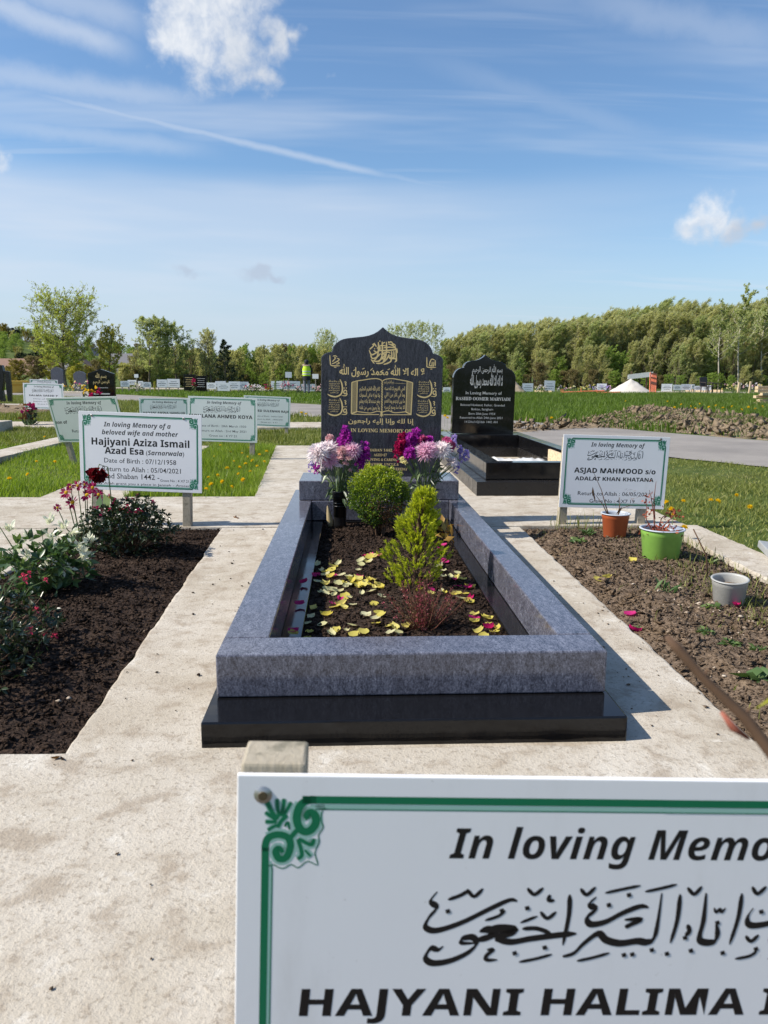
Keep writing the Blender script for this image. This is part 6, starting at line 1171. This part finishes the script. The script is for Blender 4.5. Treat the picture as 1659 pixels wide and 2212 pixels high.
def house(label, px, py, Y, w, d, h, rz, wall, roof):
    p = aty(px, py, Y); z = p.z - h - w * 0.32; zg = gh(p.x, Y); h = h + (z - zg) if z > zg else h; z = min(z, zg)
    e = empty('house', (p.x, Y, z), (0, 0, rz)); tag(e, label, 'house', 'houses on the far slope'); H = h; g = 0.38 * d
    mb = MB(); mb.prism([(-d / 2, 0), (-d / 2, H), (0, H + g), (d / 2, H), (d / 2, 0)], -w / 2, w / 2); mb.build('wall', M[wall], e)
    mb = MB(); t = 0.18; o_ = 0.35
    for s in (-1, 1): mb.add([(s * (d / 2 + o_), -w / 2 - o_, H - o_ * 0.6), (s * (d / 2 + o_), w / 2 + o_, H - o_ * 0.6), (0, w / 2 + o_, H + g + 0.12), (0, -w / 2 - o_, H + g + 0.12), (s * (d / 2 + o_), -w / 2 - o_, H - o_ * 0.6 + t), (s * (d / 2 + o_), w / 2 + o_, H - o_ * 0.6 + t), (0, w / 2 + o_, H + g + 0.12 + t), (0, -w / 2 - o_, H + g + 0.12 + t)], [(0, 1, 2, 3), (7, 6, 5, 4), (0, 4, 5, 1), (1, 5, 6, 2), (3, 2, 6, 7), (0, 3, 7, 4)])
    r = mb.build('roof', M[roof], e); mb = MB(); mb.box(-0.35, 0.35, w * 0.25, w * 0.25 + 0.7, H + g - 0.5, H + g + 1.0); mb.build('chimney', M['brick'], r)
    for fy in (H - 1.5, H - 4.2):
        if fy < 0.8: continue
        for sx in (-0.26, 0.26):
            mb = MB(); mb.box(sx * d - 0.6, sx * d + 0.6, -w / 2 - 0.06, -w / 2 + 0.02, fy - 0.6, fy + 0.6); mb.build('window', M['pane'], e)
for i, a in enumerate((('brown roofed house low at the left edge of the picture', 12, 772, 150, 12, 8, 5, R(80), 'brick', 'tile'), ('white gabled house left of the tall young tree, high on the slope', 172, 752, 290, 10, 9, 5.5, R(10), 'render', 'slate'), ('pale gabled house next to the white one on the slope', 184, 756, 285, 9, 8, 5, R(-20), 'render', 'slate'), ('small house showing a white gable beside the young trees', 176, 780, 190, 6, 5, 3.5, R(5), 'render', 'tile'), ('grey roofed long house between the yellow tree and the birches', 272, 782, 180, 14, 8, 4.5, R(78), 'render', 'slate'), ('grey roofed house higher behind the long house', 278, 765, 240, 12, 9, 5, R(70), 'render', 'slate'), ('dark roofed house far up behind the tall young tree', 130, 765, 280, 12, 9, 5, R(75), 'brick', 'slate'), ('brown house half hidden behind the hedge at far left', 120, 790, 170, 9, 7, 4, R(60), 'brick', 'slate'))): house(*a)

# ================================================================== MIDDLE DISTANCE
def stone_at(name, label, px0, px1, pt, Y, mat, prof='round', parts=None, thick=0.1, rz=0.0, group=None):
    a, b = aty(px0, pt, Y), aty(px1, pt, Y); w = b.x - a.x; h = a.z - GZ; e = empty(name, ((a.x + b.x) / 2, Y, GZ), (0, 0, rz)); tag(e, label, 'headstone', group); o = [(-w / 2, 0.0)]
    if prof == 'round': o += [(-w / 2, h * 0.86), (-w * 0.42, h * 0.90), (-w * 0.25, h * 0.965), (0, h), (w * 0.25, h * 0.965), (w * 0.42, h * 0.90), (w / 2, h * 0.86)]
    elif prof == 'ogee': o += [(-w / 2, h * 0.90), (-w * 0.40, h * 0.915), (-w * 0.18, h * 0.965), (0, h), (w * 0.18, h * 0.965), (w * 0.40, h * 0.915), (w / 2, h * 0.90)]
    else: o += [(-w / 2, h), (w / 2, h * 0.99)]
    o += [(w / 2, 0.0)]; mb = MB(); mb.prism(o, 0, thick); mb.build('stone', M[mat], e, bevel=0.006); mb = MB(); mb.box(-w * 0.62, w * 0.62, -0.1, thick + 0.1, -0.05, 0.09); mb.build('stone_base', M[mat], e, bevel=0.006); return e, w, h
e, w, h = stone_at('headstone', 'black headstone with gold lettering behind the tilted sign', 187, 244, 800, 19.5, 'black', 'ogee')
P = Print(-0.003); P.text(arabic('بسم الله'), 0, h * 0.80, w * 0.42, 0.09, 0.01); P.text(arabic('الرحمن الرحيم'), 0, h * 0.68, w * 0.62, 0.07, 0.01); P.mb.build('verse', M['gold'], e)
P = Print(-0.003)
for fy, fw, t_ in ((0.57, 0.5, 0.012), (0.43, 0.62, 0.03), (0.34, 0.36, 0.014), (0.28, 0.3, 0.012)): P.stroke([(-w * fw / 2, h * fy), (w * fw / 2, h * fy)], t_, taper=(1, 1))
P.mb.build('inscription', M['silver'], e)['kind'] = 'stuff'
stone_at('headstone', 'small grey rounded headstone left of the black one', 156, 183, 804, 42, 'granite', 'round'); stone_at('headstone', 'dark grey headstone beside the trunk of the tall young tree', 107, 134, 796, 43, 'granite', 'round')
for i, (a, b, t_, lab) in enumerate(((394.6, 419, 810.5, 'left of two black headstones in the far row'), (420, 444.5, 813, 'right of two black headstones in the far row'))):
    e, w, h = stone_at('headstone', lab, a, b, t_, 44.5, 'black', 'flat'); P = Print(-0.004)
    for k in range(5): fw = 0.7 - 0.12 * (k % 2); P.stroke([(-w * fw / 2, h * (0.82 - k * 0.12)), (w * fw / 2, h * (0.82 - k * 0.12))], 0.022, taper=(1, 1))
    P.mb.build('inscription', M['silver'] if i else M['gold'], e)['kind'] = 'stuff'
# black monument cut by the left edge
e = empty('headstone', (aty(2, 868, 26).x, 26, GZ)); tag(e, 'dark granite memorial with an open side pillar, cut by the left edge', 'headstone'); k = 26 / F
mb = MB(); mb.prism([(-1.0, 0.0), (-1.0, 1.22), (0.10, 1.22), (0.14, 0.98), (0.12, 0.72), (0.05, 0.4), (0.08, 0.0)], 0, 0.18); mb.build('stone', M['black_dull'], e, bevel=0.01)
mb = MB(); mb.prism([(0.20, 0.0), (0.17, 0.5), (0.20, 0.92), (0.10, 0.98), (0.12, 1.04), (0.31, 1.02), (0.33, 0.5), (0.30, 0.0)], 0, 0.14); mb.build('side_pillar', M['black_dull'], e, bevel=0.01)
# yellow grit bin
M['bin'] = m_plain('yellow_plastic', (0.55, 0.34, 0.04), 0.5, 0.12, 5); p = aty(42, 845, 41); e = empty('grit_bin', (p.x, 41, GZ), (0, 0, R(20))); tag(e, 'yellow plastic grit bin at far left', 'grit bin')
mb = MB(); mb.prism([(-0.40, 0), (-0.47, 0.42), (0.47, 0.42), (0.40, 0)], -0.3, 0.3); mb.build('bin_body', M['bin'], e, bevel=0.02); mb = MB(); mb.prism([(-0.53, 0.425), (-0.50, 0.56), (-0.40, 0.63), (0.40, 0.63), (0.50, 0.56), (0.53, 0.425)], -0.36, 0.36); mb.build('lid', M['bin'], e, bevel=0.03)
# far kerbs
slab('concrete_kerb', [tuple(gnd(x, y)[:2]) for x, y in ((250, 843.8), (590, 846.2), (590, 845.0), (250, 842.4))], 0.10, thick=0.25, step=0.5, jit=0.02)
slab('concrete_kerb', [tuple(gnd(x, y)[:2]) for x, y in ((610, 846.6), (960, 848.0), (960, 846.6), (610, 845.2))], 0.10, thick=0.25, step=0.5, jit=0.02)
slab('concrete_kerb', [tuple(gnd(x, y)[:2]) for x, y in ((1380, 845.5), (1760, 847.5), (1760, 846.2), (1380, 844.2))], 0.06, thick=0.25, step=0.5, jit=0.02)
slab('concrete_kerb', [tuple(gnd(x, y)[:2]) for x, y in ((135, 851.5), (190, 851.8), (190, 850.2), (135, 850))], 0.06, thick=0.25, step=0.5, jit=0.02)

# far memorial signs
ORD = ['first', 'second', 'third', 'fourth', 'fifth', 'sixth', 'seventh', 'eighth', 'ninth', 'tenth', 'eleventh', 'twelfth', 'thirteenth', 'fourteenth', 'fifteenth', 'sixteenth']
def far_sign(label, x0, x1, yt, Y, yb=None, stick=False):
    a, b = aty(x0, yt, Y), aty(x1, yt, Y); w = b.x - a.x; zt = a.z; zb = aty(x0, yb, Y).z if yb else max(GZ + 0.05, zt - 0.46); e = empty('memorial_sign', ((a.x + b.x) / 2, Y, GZ), (0, R(rr.uniform(-1.5, 1.5)), R(rr.uniform(-6, 6)))); tag(e, label, 'sign', 'small white signs in the far row' if not stick else 'white cards on sticks'); zt -= GZ; zb -= GZ
    mb = MB(); mb.box(-w / 2, w / 2, -0.006, 0, zb, zt); mb.build('board', M['board'], e)
    for px in ((-w * 0.36, w * 0.36) if not stick else (0,)): mb = MB(); mb.box(px - 0.025, px + 0.025, 0.001, 0.045, -0.1, zt - 0.03); mb.build('post', M['wood_old'], e)
    if not stick:
        P = Print(-0.008)
        for k, (fy, fw) in enumerate(((0.30, 0.5), (0.52, 0.75), (0.74, 0.55))): P.stroke([(-w * fw / 2, zb + (zt - zb) * (1 - fy)), (w * fw / 2, zb + (zt - zb) * (1 - fy))], 0.028 if k == 1 else 0.018, taper=(1, 1))
        P.mb.build('lettering', M['ink_soft'], e)['kind'] = 'stuff'
FS = [(0, 70, 240, 285), (55, 135, 232, 270), (140, 180, 240, 285), (175, 240, 248, 292), (288, 370, 227, 290), (370, 470, 222, 290), (685, 760, 250, 300), (755, 840, 238, 285), (770, 870, 250, 315), (862, 950, 240, 305), (940, 1020, 242, 305), (1200, 1290, 235, 300), (1290, 1430, 235, 300), (1440, 1560, 258, 315)]
for i, (x0, x1, y0, y1) in enumerate(FS): far_sign('small white memorial sign, %s from the left in the far row left of the headstone' % ORD[i], (300 + x0 / 3.19) / 1.1573, (300 + x1 / 3.19) / 1.1573, (880 + y0 / 3.19) / 1.1573, 44 + (i % 3) * 0.7 - (y1 > 310) * 1.5, (880 + y1 / 3.19) / 1.1573)
for lab, x0, x1, y0, y1 in (('tiny white card on a stick above the far signs at left', 108, 142, 185, 213), ('white card on a wooden stick left of the person', 1310, 1362, 162, 208), ('white card on a stick right of the person', 1528, 1577, 178, 215)): far_sign(lab, (300 + x0 / 3.19) / 1.1573, (300 + x1 / 3.19) / 1.1573, (880 + y0 / 3.19) / 1.1573, 42.5, (880 + y1 / 3.19) / 1.1573, True)
FR = [(158, 225, 187, 238), (290, 357, 170, 235), (612, 672, 187, 230), (1008, 1072, 187, 232), (1078, 1128, 192, 225), (1126, 1190, 188, 225), (1190, 1208, 188, 215), (1205, 1258, 198, 225), (1258, 1310, 195, 225)]
for i, (x0, x1, y0, y1) in enumerate(FR): far_sign('small white memorial sign, %s from the left in the far row right of the headstones' % ORD[i], (1240 + x0 / 2.44) / 1.1573, (1240 + x1 / 2.44) / 1.1573, (880 + y0 / 2.44) / 1.1573, 46 + (i % 2) * 0.5, (880 + y1 / 2.44) / 1.1573)
far_sign('narrow white sign peeping between the two headstones', 956, 972, 836, 40, 849)

# flowers and small plants in the far rows
def far_flowers(label, px, py, Y, w, cols, seed, h=0.45, name='flower_bunch'):
    p = aty(px, py, Y); e = empty(name, (p.x, Y, GZ)); tag(e, label, 'flowers', 'flower bunches in the far rows'); rg = np.random.default_rng(seed); n = 70
    bulk('foliage', [leaves(rg.uniform((-w / 2, -0.15, 0.0), (w / 2, 0.15, h * 0.7), (n, 3)), rdir(rg, n, 0.4), 0.13, 0.05, seed=seed)], M['fol'], e)
    for k, c in enumerate(cols):
        m = max(8, int(60 / len(cols))); cl = rg.uniform((-w / 2, -0.15, h * 0.45), (w / 2, 0.1, h), (max(2, m // 6), 3)); q = np.repeat(cl, 6, 0) + rg.normal(0, 0.03, (len(cl) * 6, 3)); bulk('blossoms', [leaves(q, rdir(rg, len(q), 0.3), 0.09, 0.07, seed=seed + k)], M[c], e)
for i, a in enumerate((('red flowers in front of the black headstone at left', 196, 850, 18.6, 0.34, ('p_red', 'p_red', 'p_eye'), 1, 0.62), ('pale flower bunch left of the small grey headstone', 152, 838, 41, 0.9, ('p_cream', 'p_white', 'p_eye'), 2), ('bright flowers at the foot of the small grey headstone', 178, 838, 41, 0.8, ('p_yel', 'p_hot', 'p_cream'), 3, 0.6), ('white flowers before the dark grey headstone', 95, 832, 42, 0.5, ('p_white',), 4, 0.7), ('dried purple flowers before the small sign at far left', 63, 868, 13.6, 0.12, ('dead_leaf', 'p_mag', 'dead_leaf'), 5, 0.40), ('pale flowers by the first far signs', 293, 843, 43.5, 0.5, ('p_white', 'p_cream'), 6), ('red flowers between the two black headstones', 419, 842, 43.8, 0.15, ('p_red',), 7, 0.8), ('red and white flower bed on the far kerb left of the person', 537, 842, 43, 0.8, ('p_red', 'p_white', 'p_blush'), 8), ('white domed flower bunch in the far row', 556, 842, 43, 0.6, ('p_white',), 9), ('red and yellow flowers beside the small green conifer', 580, 842, 43, 0.4, ('p_red', 'p_eye'), 10), ('russet shrub flowers at the white card', 619, 838, 42, 0.7, ('p_mag', 'p_blush'), 11, 0.6), ('pale flowers right of the person', 648, 838, 42, 0.5, ('p_blush', 'p_white'), 12), ('pink flowers at the right hand white card', 682, 838, 42, 0.4, ('p_blush',), 13),
    ('white flowers in the far row right of the black headstone', 1168, 838, 46, 0.7, ('p_white', 'p_cream'), 14), ('yellow and white flower heap beside the orange barriers', 1215, 838, 46, 1.2, ('p_yel', 'p_white', 'p_pink'), 15), ('yellow flowers behind the lying orange barrier', 1255, 838, 46, 1.0, ('p_yel', 'p_cream'), 16), ('blue and yellow flower bunch left of the sand heap', 1278, 836, 46, 0.7, ('p_lilac', 'p_yel', 'p_white'), 17), ('flowers before the sign left of the sand heap', 1306, 838, 46, 0.6, ('p_lilac', 'p_pink'), 18), ('beige wrapped bouquets beside the dark chair', 1570, 838, 45, 1.0, ('p_cream', 'p_blush', 'p_yel'), 19, 0.6), ('pale wrapped bouquets along the far kerb at right', 1596, 836, 45, 1.1, ('p_white', 'p_cream'), 20, 0.6), ('purple and beige flower heap at far right', 1622, 836, 45, 0.9, ('p_lilac', 'p_cream', 'p_blush'), 21, 0.6), ('yellow and white flowers near the timber stack', 1640, 836, 45, 0.7, ('p_yel', 'p_white'), 22, 0.6))): far_flowers(*a)
for lab, px, Y, h, pr in (('tiny yellowish conifer between far signs', 331, 43.5, 0.62, pR[2]), ('tiny green cone shaped shrub in the far row', 593, 43, 0.68, pG[1])): plant(pr, 'small_shrub', lab, at_x(px, Y), Y, h, None, 0.45)

# ------------------------------------------------------------------ person in a high-visibility vest, seen from behind
def person():
    x = aty(661, 815, 41).x; e = empty('person', (x, 41, GZ)); tag(e, 'person in yellow high visibility vest and dark fur hooded coat, back turned', 'person')
    J = {'pel': (0, 0, 0.95, 0.15, 0.115), 'wst': (0, 0, 1.12, 0.155, 0.115), 'chs': (0, 0.0, 1.34, 0.175, 0.125), 'nek': (0, 0, 1.50, 0.075, 0.07), 'hed': (0, 0.01, 1.62, 0.092, 0.10), 'top': (0, 0.01, 1.72, 0.06, 0.07)}
    for s, t in ((-1, 'l'), (1, 'r')):
        J['sh' + t] = (s * 0.20, 0, 1.42, 0.075, 0.08); J['el' + t] = (s * 0.27, 0.05, 1.15, 0.058, 0.058); J['wr' + t] = (s * 0.20, 0.24, 1.05, 0.04, 0.04); J['ha' + t] = (s * 0.17, 0.31, 1.06, 0.038, 0.03)
        J['hp' + t] = (s * 0.095, 0, 0.86, 0.10, 0.105); J['kn' + t] = (s * 0.10, 0.01, 0.48, 0.075, 0.08); J['an' + t] = (s * 0.10, -0.01, 0.09, 0.05, 0.055); J['to' + t] = (s * 0.12, 0.16, 0.035, 0.042, 0.03)
    K = list(J); E_ = [('pel', 'wst'), ('wst', 'chs'), ('chs', 'nek'), ('nek', 'hed'), ('hed', 'top')]
    for t in 'lr': E_ += [('chs', 'sh' + t), ('sh' + t, 'el' + t), ('el' + t, 'wr' + t), ('wr' + t, 'ha' + t), ('pel', 'hp' + t), ('hp' + t, 'kn' + t), ('kn' + t, 'an' + t), ('an' + t, 'to' + t)]
    me = bpy.data.meshes.new('body'); me.from_pydata([J[k][:3] for k in K], [(K.index(a), K.index(b)) for a, b in E_], []); o = bpy.data.objects.new('body', me); COL.objects.link(o); o.parent = e
    sk = o.modifiers.new('skin', 'SKIN'); o.modifiers.new('sub', 'SUBSURF').levels = 2; o.modifiers['sub'].render_levels = 2
    for i, k in enumerate(K): v = me.skin_vertices[0].data[i]; v.radius = J[k][3:5]; v.use_root = (k == 'pel')
    dg = bpy.context.evaluated_depsgraph_get(); m2_ = bpy.data.meshes.new_from_object(o.evaluated_get(dg)); o.modifiers.clear(); o.data = m2_; m2_.materials.clear()
    for c, n_ in (((0.012, 0.013, 0.02), 'navy_coat'), ((0.16, 0.16, 0.19), 'patterned_trousers'), ((0.38, 0.22, 0.15), 'skin')): m2_.materials.append(m_plain(n_, c, 0.8, 0.45, 14))
    for p in m2_.polygons:
        c = p.center; p.material_index = 1 if c.z < 0.80 and c.z > 0.1 else 2 if (c.y > 0.27 and c.z > 0.9) or (1.5 < c.z < 1.66 and c.y > 0.02) else 0; p.use_smooth = True
    def shell(name, z0, z1, rx0, rx1, ry, mat, seg=28, rings=7):
        mb = MB(); vs = []
        for j in range(rings + 1):
            u = j / rings; z = z0 + (z1 - z0) * u; rx = rx0 + (rx1 - rx0) * u + 0.012 * math.sin(u * PI)
            if u > 0.8: rx *= 1 - (u - 0.8) * 0.9
            vs += [(rx * math.cos(2 * PI * k / seg), ry * (1 - 0.25 * max(0, u - 0.7)) * math.sin(2 * PI * k / seg), z) for k in range(seg)]
        mb.add(vs, [(j * seg + k, j * seg + (k + 1) % seg, (j + 1) * seg + (k + 1) % seg, (j + 1) * seg + k) for j in range(rings) for k in range(seg)]); return mb.build(name, mat, e, True)
    hv = m_plain('fluorescent_yellow', (0.55, 0.78, 0.03), 0.7, 0.08, 12); rf = m_plain('reflective_grey', (0.55, 0.56, 0.55), 0.35, 0.05, 12)
    shell('coat_skirt', 0.72, 1.0, 0.20, 0.195, 0.155, m2_.materials[0]); v = shell('vest', 0.94, 1.45, 0.205, 0.215, 0.165, hv)
    for z in (1.03, 1.17): mb = MB(); n = 28; vs = [((0.222) * math.cos(2 * PI * k / n), 0.176 * math.sin(2 * PI * k / n), z + dz) for dz in (-0.025, 0.025) for k in range(n)]; mb.add(vs, [(k, (k + 1) % n, n + (k + 1) % n, n + k) for k in range(n)]); mb.build('reflective_band', rf, v, True)
    mb = MB(); n = 22; ring = [(0.165 * math.cos(2 * PI * k / n), -0.02 + 0.10 * math.sin(2 * PI * k / n), 1.49 + 0.035 * math.sin(2 * PI * k / n)) for k in range(n + 1)]; mb.tube(ring, 0.042, 8); mb.build('fur_hood', m_plain('beige_fur', (0.42, 0.32, 0.22), 0.95, 0.4, 60, 0.8), e, True)
    mb = MB(); mb.lathe([(0.112, 1.60), (0.118, 1.66), (0.105, 1.73), (0.06, 1.775), (0.0, 1.785)], 18, (0, 0.01, 0), sq=(1, 1.08)); mb.build('knitted_hat', m2_.materials[0], e, True)
person()

# ------------------------------------------------------------------ heaps, barriers, timber and chair on the right
M['sand'] = m_soil('pale_sand', (0.50, 0.47, 0.42), (0.62, 0.59, 0.54), (0.54, 0.49, 0.42)); M['sand2'] = m_soil('tan_earth', (0.30, 0.23, 0.16), (0.46, 0.38, 0.28), (0.38, 0.30, 0.21))
def heap(name, label, px, py, Y, rx, ry, h, mat, seed):
    p = gnd(px, py); mb = MB(); n, m = 40, 14; vs = [(0, 0, h)]
    for j in range(1, m + 1):
        u = j / m
        for k in range(n):
            a = 2 * PI * k / n; r_ = u * (1 + 0.12 * mnoise.noise((math.cos(a) * 1.5, math.sin(a) * 1.5, seed))); z = h * (1 - u) ** 0.9 * (1 - 0.15 * u) + 0.06 * mnoise.noise((math.cos(a) * u * 5, math.sin(a) * u * 5, seed + 3)) * (1 if j < m else 0); vs.append((rx * r_ * math.cos(a), ry * r_ * math.sin(a), z if j < m else -0.05))
    mb.add(vs, [(0, 1 + k, 1 + (k + 1) % n) for k in range(n)] + [(1 + j * n + k, 1 + (j + 1) * n + k, 1 + (j + 1) * n + (k + 1) % n, 1 + j * n + (k + 1) % n) for j in range(m - 1) for k in range(n)]); o = mb.build(name, M[mat], None, True); o.location = (aty(px, 815, Y).x, Y, GZ); tag(o, label, 'heap')
heap('sand_heap', 'large pale sand heap beside the upright orange barrier', 1362, 845, 45, 1.40, 1.2, 0.88, 'sand', 1); heap('earth_heap', 'tan earth heap partly hidden behind the black headstone', 1108, 845, 45, 0.85, 0.8, 0.80, 'sand2', 2)
M['orange'] = m_plain('orange_barrier_plastic', (0.68, 0.16, 0.07), 0.5, 0.12, 6)
def barrier(label, loc, rot):
    e = empty('safety_barrier', loc, rot); tag(e, label, 'barrier', 'orange plastic barriers'); W_, H_ = 0.95, 1.55; e.scale = (0.74, 0.74, 0.74)
    mb = MB()
    for a in ((-W_ / 2, -W_ / 2 + 0.09, 0, H_), (W_ / 2 - 0.09, W_ / 2, 0, H_), (-W_ / 2 + 0.092, W_ / 2 - 0.092, 0, 0.10), (-W_ / 2 + 0.092, W_ / 2 - 0.092, H_ - 0.09, H_), (-W_ / 2 + 0.092, W_ / 2 - 0.092, 0.72, 0.90), (-W_ / 2 + 0.092, W_ / 2 - 0.092, 1.16, 1.24)): mb.box(a[0], a[1], -0.03, 0.03, a[2], a[3])
    mb.build('frame', M['orange'], e, bevel=0.008)
    for x in (-0.25, -0.1, 0.05, 0.2):
        for z0, z1 in ((0.102, 0.718), (0.902, 1.158), (1.242, H_ - 0.092)): mb = MB(); mb.box(x, x + 0.06, -0.02, 0.02, z0, z1); mb.build('bar', M['orange'], e)
    for x in (-0.3, 0.3): mb = MB(); mb.box(x - 0.04, x + 0.04, -0.2, 0.2, -0.03, 0.0); mb.build('foot', M['orange'], e)
p = aty(1409, 845, 43); barrier('orange plastic barrier standing upright beside the sand heap', (p.x, 43, GZ + 0.05), (R(-6), R(7), R(38)))
for i, (px, Y, rz, lab) in enumerate(((1242, 40.5, R(62), 'orange barrier lying flat, leftmost on the grass'), (1283, 40.0, R(75), 'orange barrier lying flat, middle one'), (1318, 39.2, R(68), 'orange barrier lying flat, nearest to the sand heap'))): p = aty(px, 845, Y); barrier(lab, (p.x - 0.7, Y, GZ + 0.16 + 0.05 * (i == 1)), (R(88), 0, rz))
def plank(label, a, b, w, t, mat, up=0.0, group=None):
    a, b = Vector(a), Vector(b); L = (b - a).length; mb = MB(); mb.box(0, L, -t / 2, t / 2, -w / 2, w / 2); o = mb.build('plank', M[mat], None, bevel=0.006); d = (b - a).normalized(); o.location = a; o.rotation_euler = (up, -math.asin(d.z), math.atan2(d.y, d.x)); tag(o, label, 'plank', group); return o
M['white_paint'] = m_plain('white_painted_board', (0.74, 0.73, 0.68), 0.6, 0.05, 8)
a, b = aty(1355, 812, 47.5), aty(1409, 806, 47.5); e = empty('board_fence', ((a.x + b.x) / 2, 47.5, GZ)); tag(e, 'white board on two dark posts behind the sand heap', 'board fence'); mb = MB(); w = (b.x - a.x) / 2
mb.prism([(-w, a.z - 0.14 - GZ), (-w, a.z + 0.14 - GZ), (w, b.z + 0.16 - GZ), (w, b.z - 0.14 - GZ)], -0.02, 0.02); mb.build('board', M['white_paint'], e)
for x in (-w * 0.68, w * 0.55): mb = MB(); mb.box(x - 0.04, x + 0.04, 0.021, 0.1, -0.1, 1.32); mb.build('post', M['twig'], e)
p0, p1 = gnd(1155, 845.5), gnd(1192, 846.5); plank('pale timber plank lying left of the orange barriers', (p0.x, p0.y, 0.04), (p1.x, p1.y, 0.04), 0.14, 0.12, 'wood_new')
plank('long pale timber lying along the far kerb at right', tuple(gnd(1480, 845) + Vector((0, 0, 0.12))), tuple(gnd(1560, 846) + Vector((0, 0, 0.12))), 0.15, 0.1, 'wood_new'); plank('short timber post leaning near the wrapped bouquets', (aty(1593, 845, 42).x, 42, GZ), (aty(1597, 822, 42).x, 42, 0.66), 0.12, 0.1, 'wood_new'); plank('tall timber post right of the wrapped bouquets', (aty(1617, 848, 40).x, 40, GZ), (aty(1621, 820, 40).x, 40, 0.72), 0.10, 0.1, 'wood_new')
for i, (yy, x0, lab) in enumerate(((868, 1630, 'lowest'), (862, 1640, 'second lowest'), (854, 1636, 'third'), (848, 1642, 'fourth'), (841, 1636, 'fifth'), (834, 1640, 'topmost'))):
    A = aty(x0, yy, 24); plank('%s plank of the timber stack cut by the right edge' % lab, (A.x, 24 + 0.1 * (i % 3), max(A.z, GZ + 0.05)), (A.x + 1.9, 24.4 + 0.1 * (i % 2), max(A.z, GZ + 0.05) + 0.03), 0.085, 0.16, 'wood_new', 0, 'planks of the timber stack')
M['chair'] = m_plain('brown_plastic_chair', (0.05, 0.035, 0.03), 0.5, 0.15, 8); p = gnd(1527, 846); e = empty('garden_chair', (aty(1527, 815, 44).x, 44, GZ), (0, 0, R(15))); tag(e, 'dark brown plastic garden chair at the far right row', 'chair')
mb = MB(); mb.box(-0.25, 0.25, -0.25, 0.22, 0.42, 0.46); mb.build('seat', M['chair'], e, bevel=0.01); mb = MB(); mb.prism([(-0.24, 0.462), (-0.27, 0.95), (-0.2, 1.02), (0.2, 1.02), (0.27, 0.95), (0.24, 0.462)], 0.20, 0.24, Matrix.Rotation(R(-8), 4, 'X')); mb.build('backrest', M['chair'], e, bevel=0.01)
for sx in (-0.22, 0.22):
    for sy in (-0.22, 0.2): mb = MB(); mb.tube([(sx * 1.12, sy * 1.1, 0), (sx, sy, 0.42)], [0.022, 0.028], 6); mb.build('leg', M['chair'], e)
    mb = MB(); mb.tube([(sx * 1.1, -0.23, 0.46), (sx * 1.15, -0.2, 0.66), (sx * 1.15, 0.24, 0.68)], 0.022, 6); mb.build('armrest', M['chair'], e)
e = empty('garden_table', (aty(1546, 815, 44).x, 44.1, GZ)); tag(e, 'small dark table beside the garden chair', 'table'); mb = MB(); mb.box(-0.32, 0.32, -0.28, 0.28, 0.60, 0.64); mb.build('table_top', M['chair'], e, bevel=0.01)
for sx in (-0.26, 0.26):
    for sy in (-0.22, 0.22): mb = MB(); mb.tube([(sx, sy, 0), (sx * 0.95, sy, 0.6)], 0.025, 6); mb.build('leg', M['chair'], e)
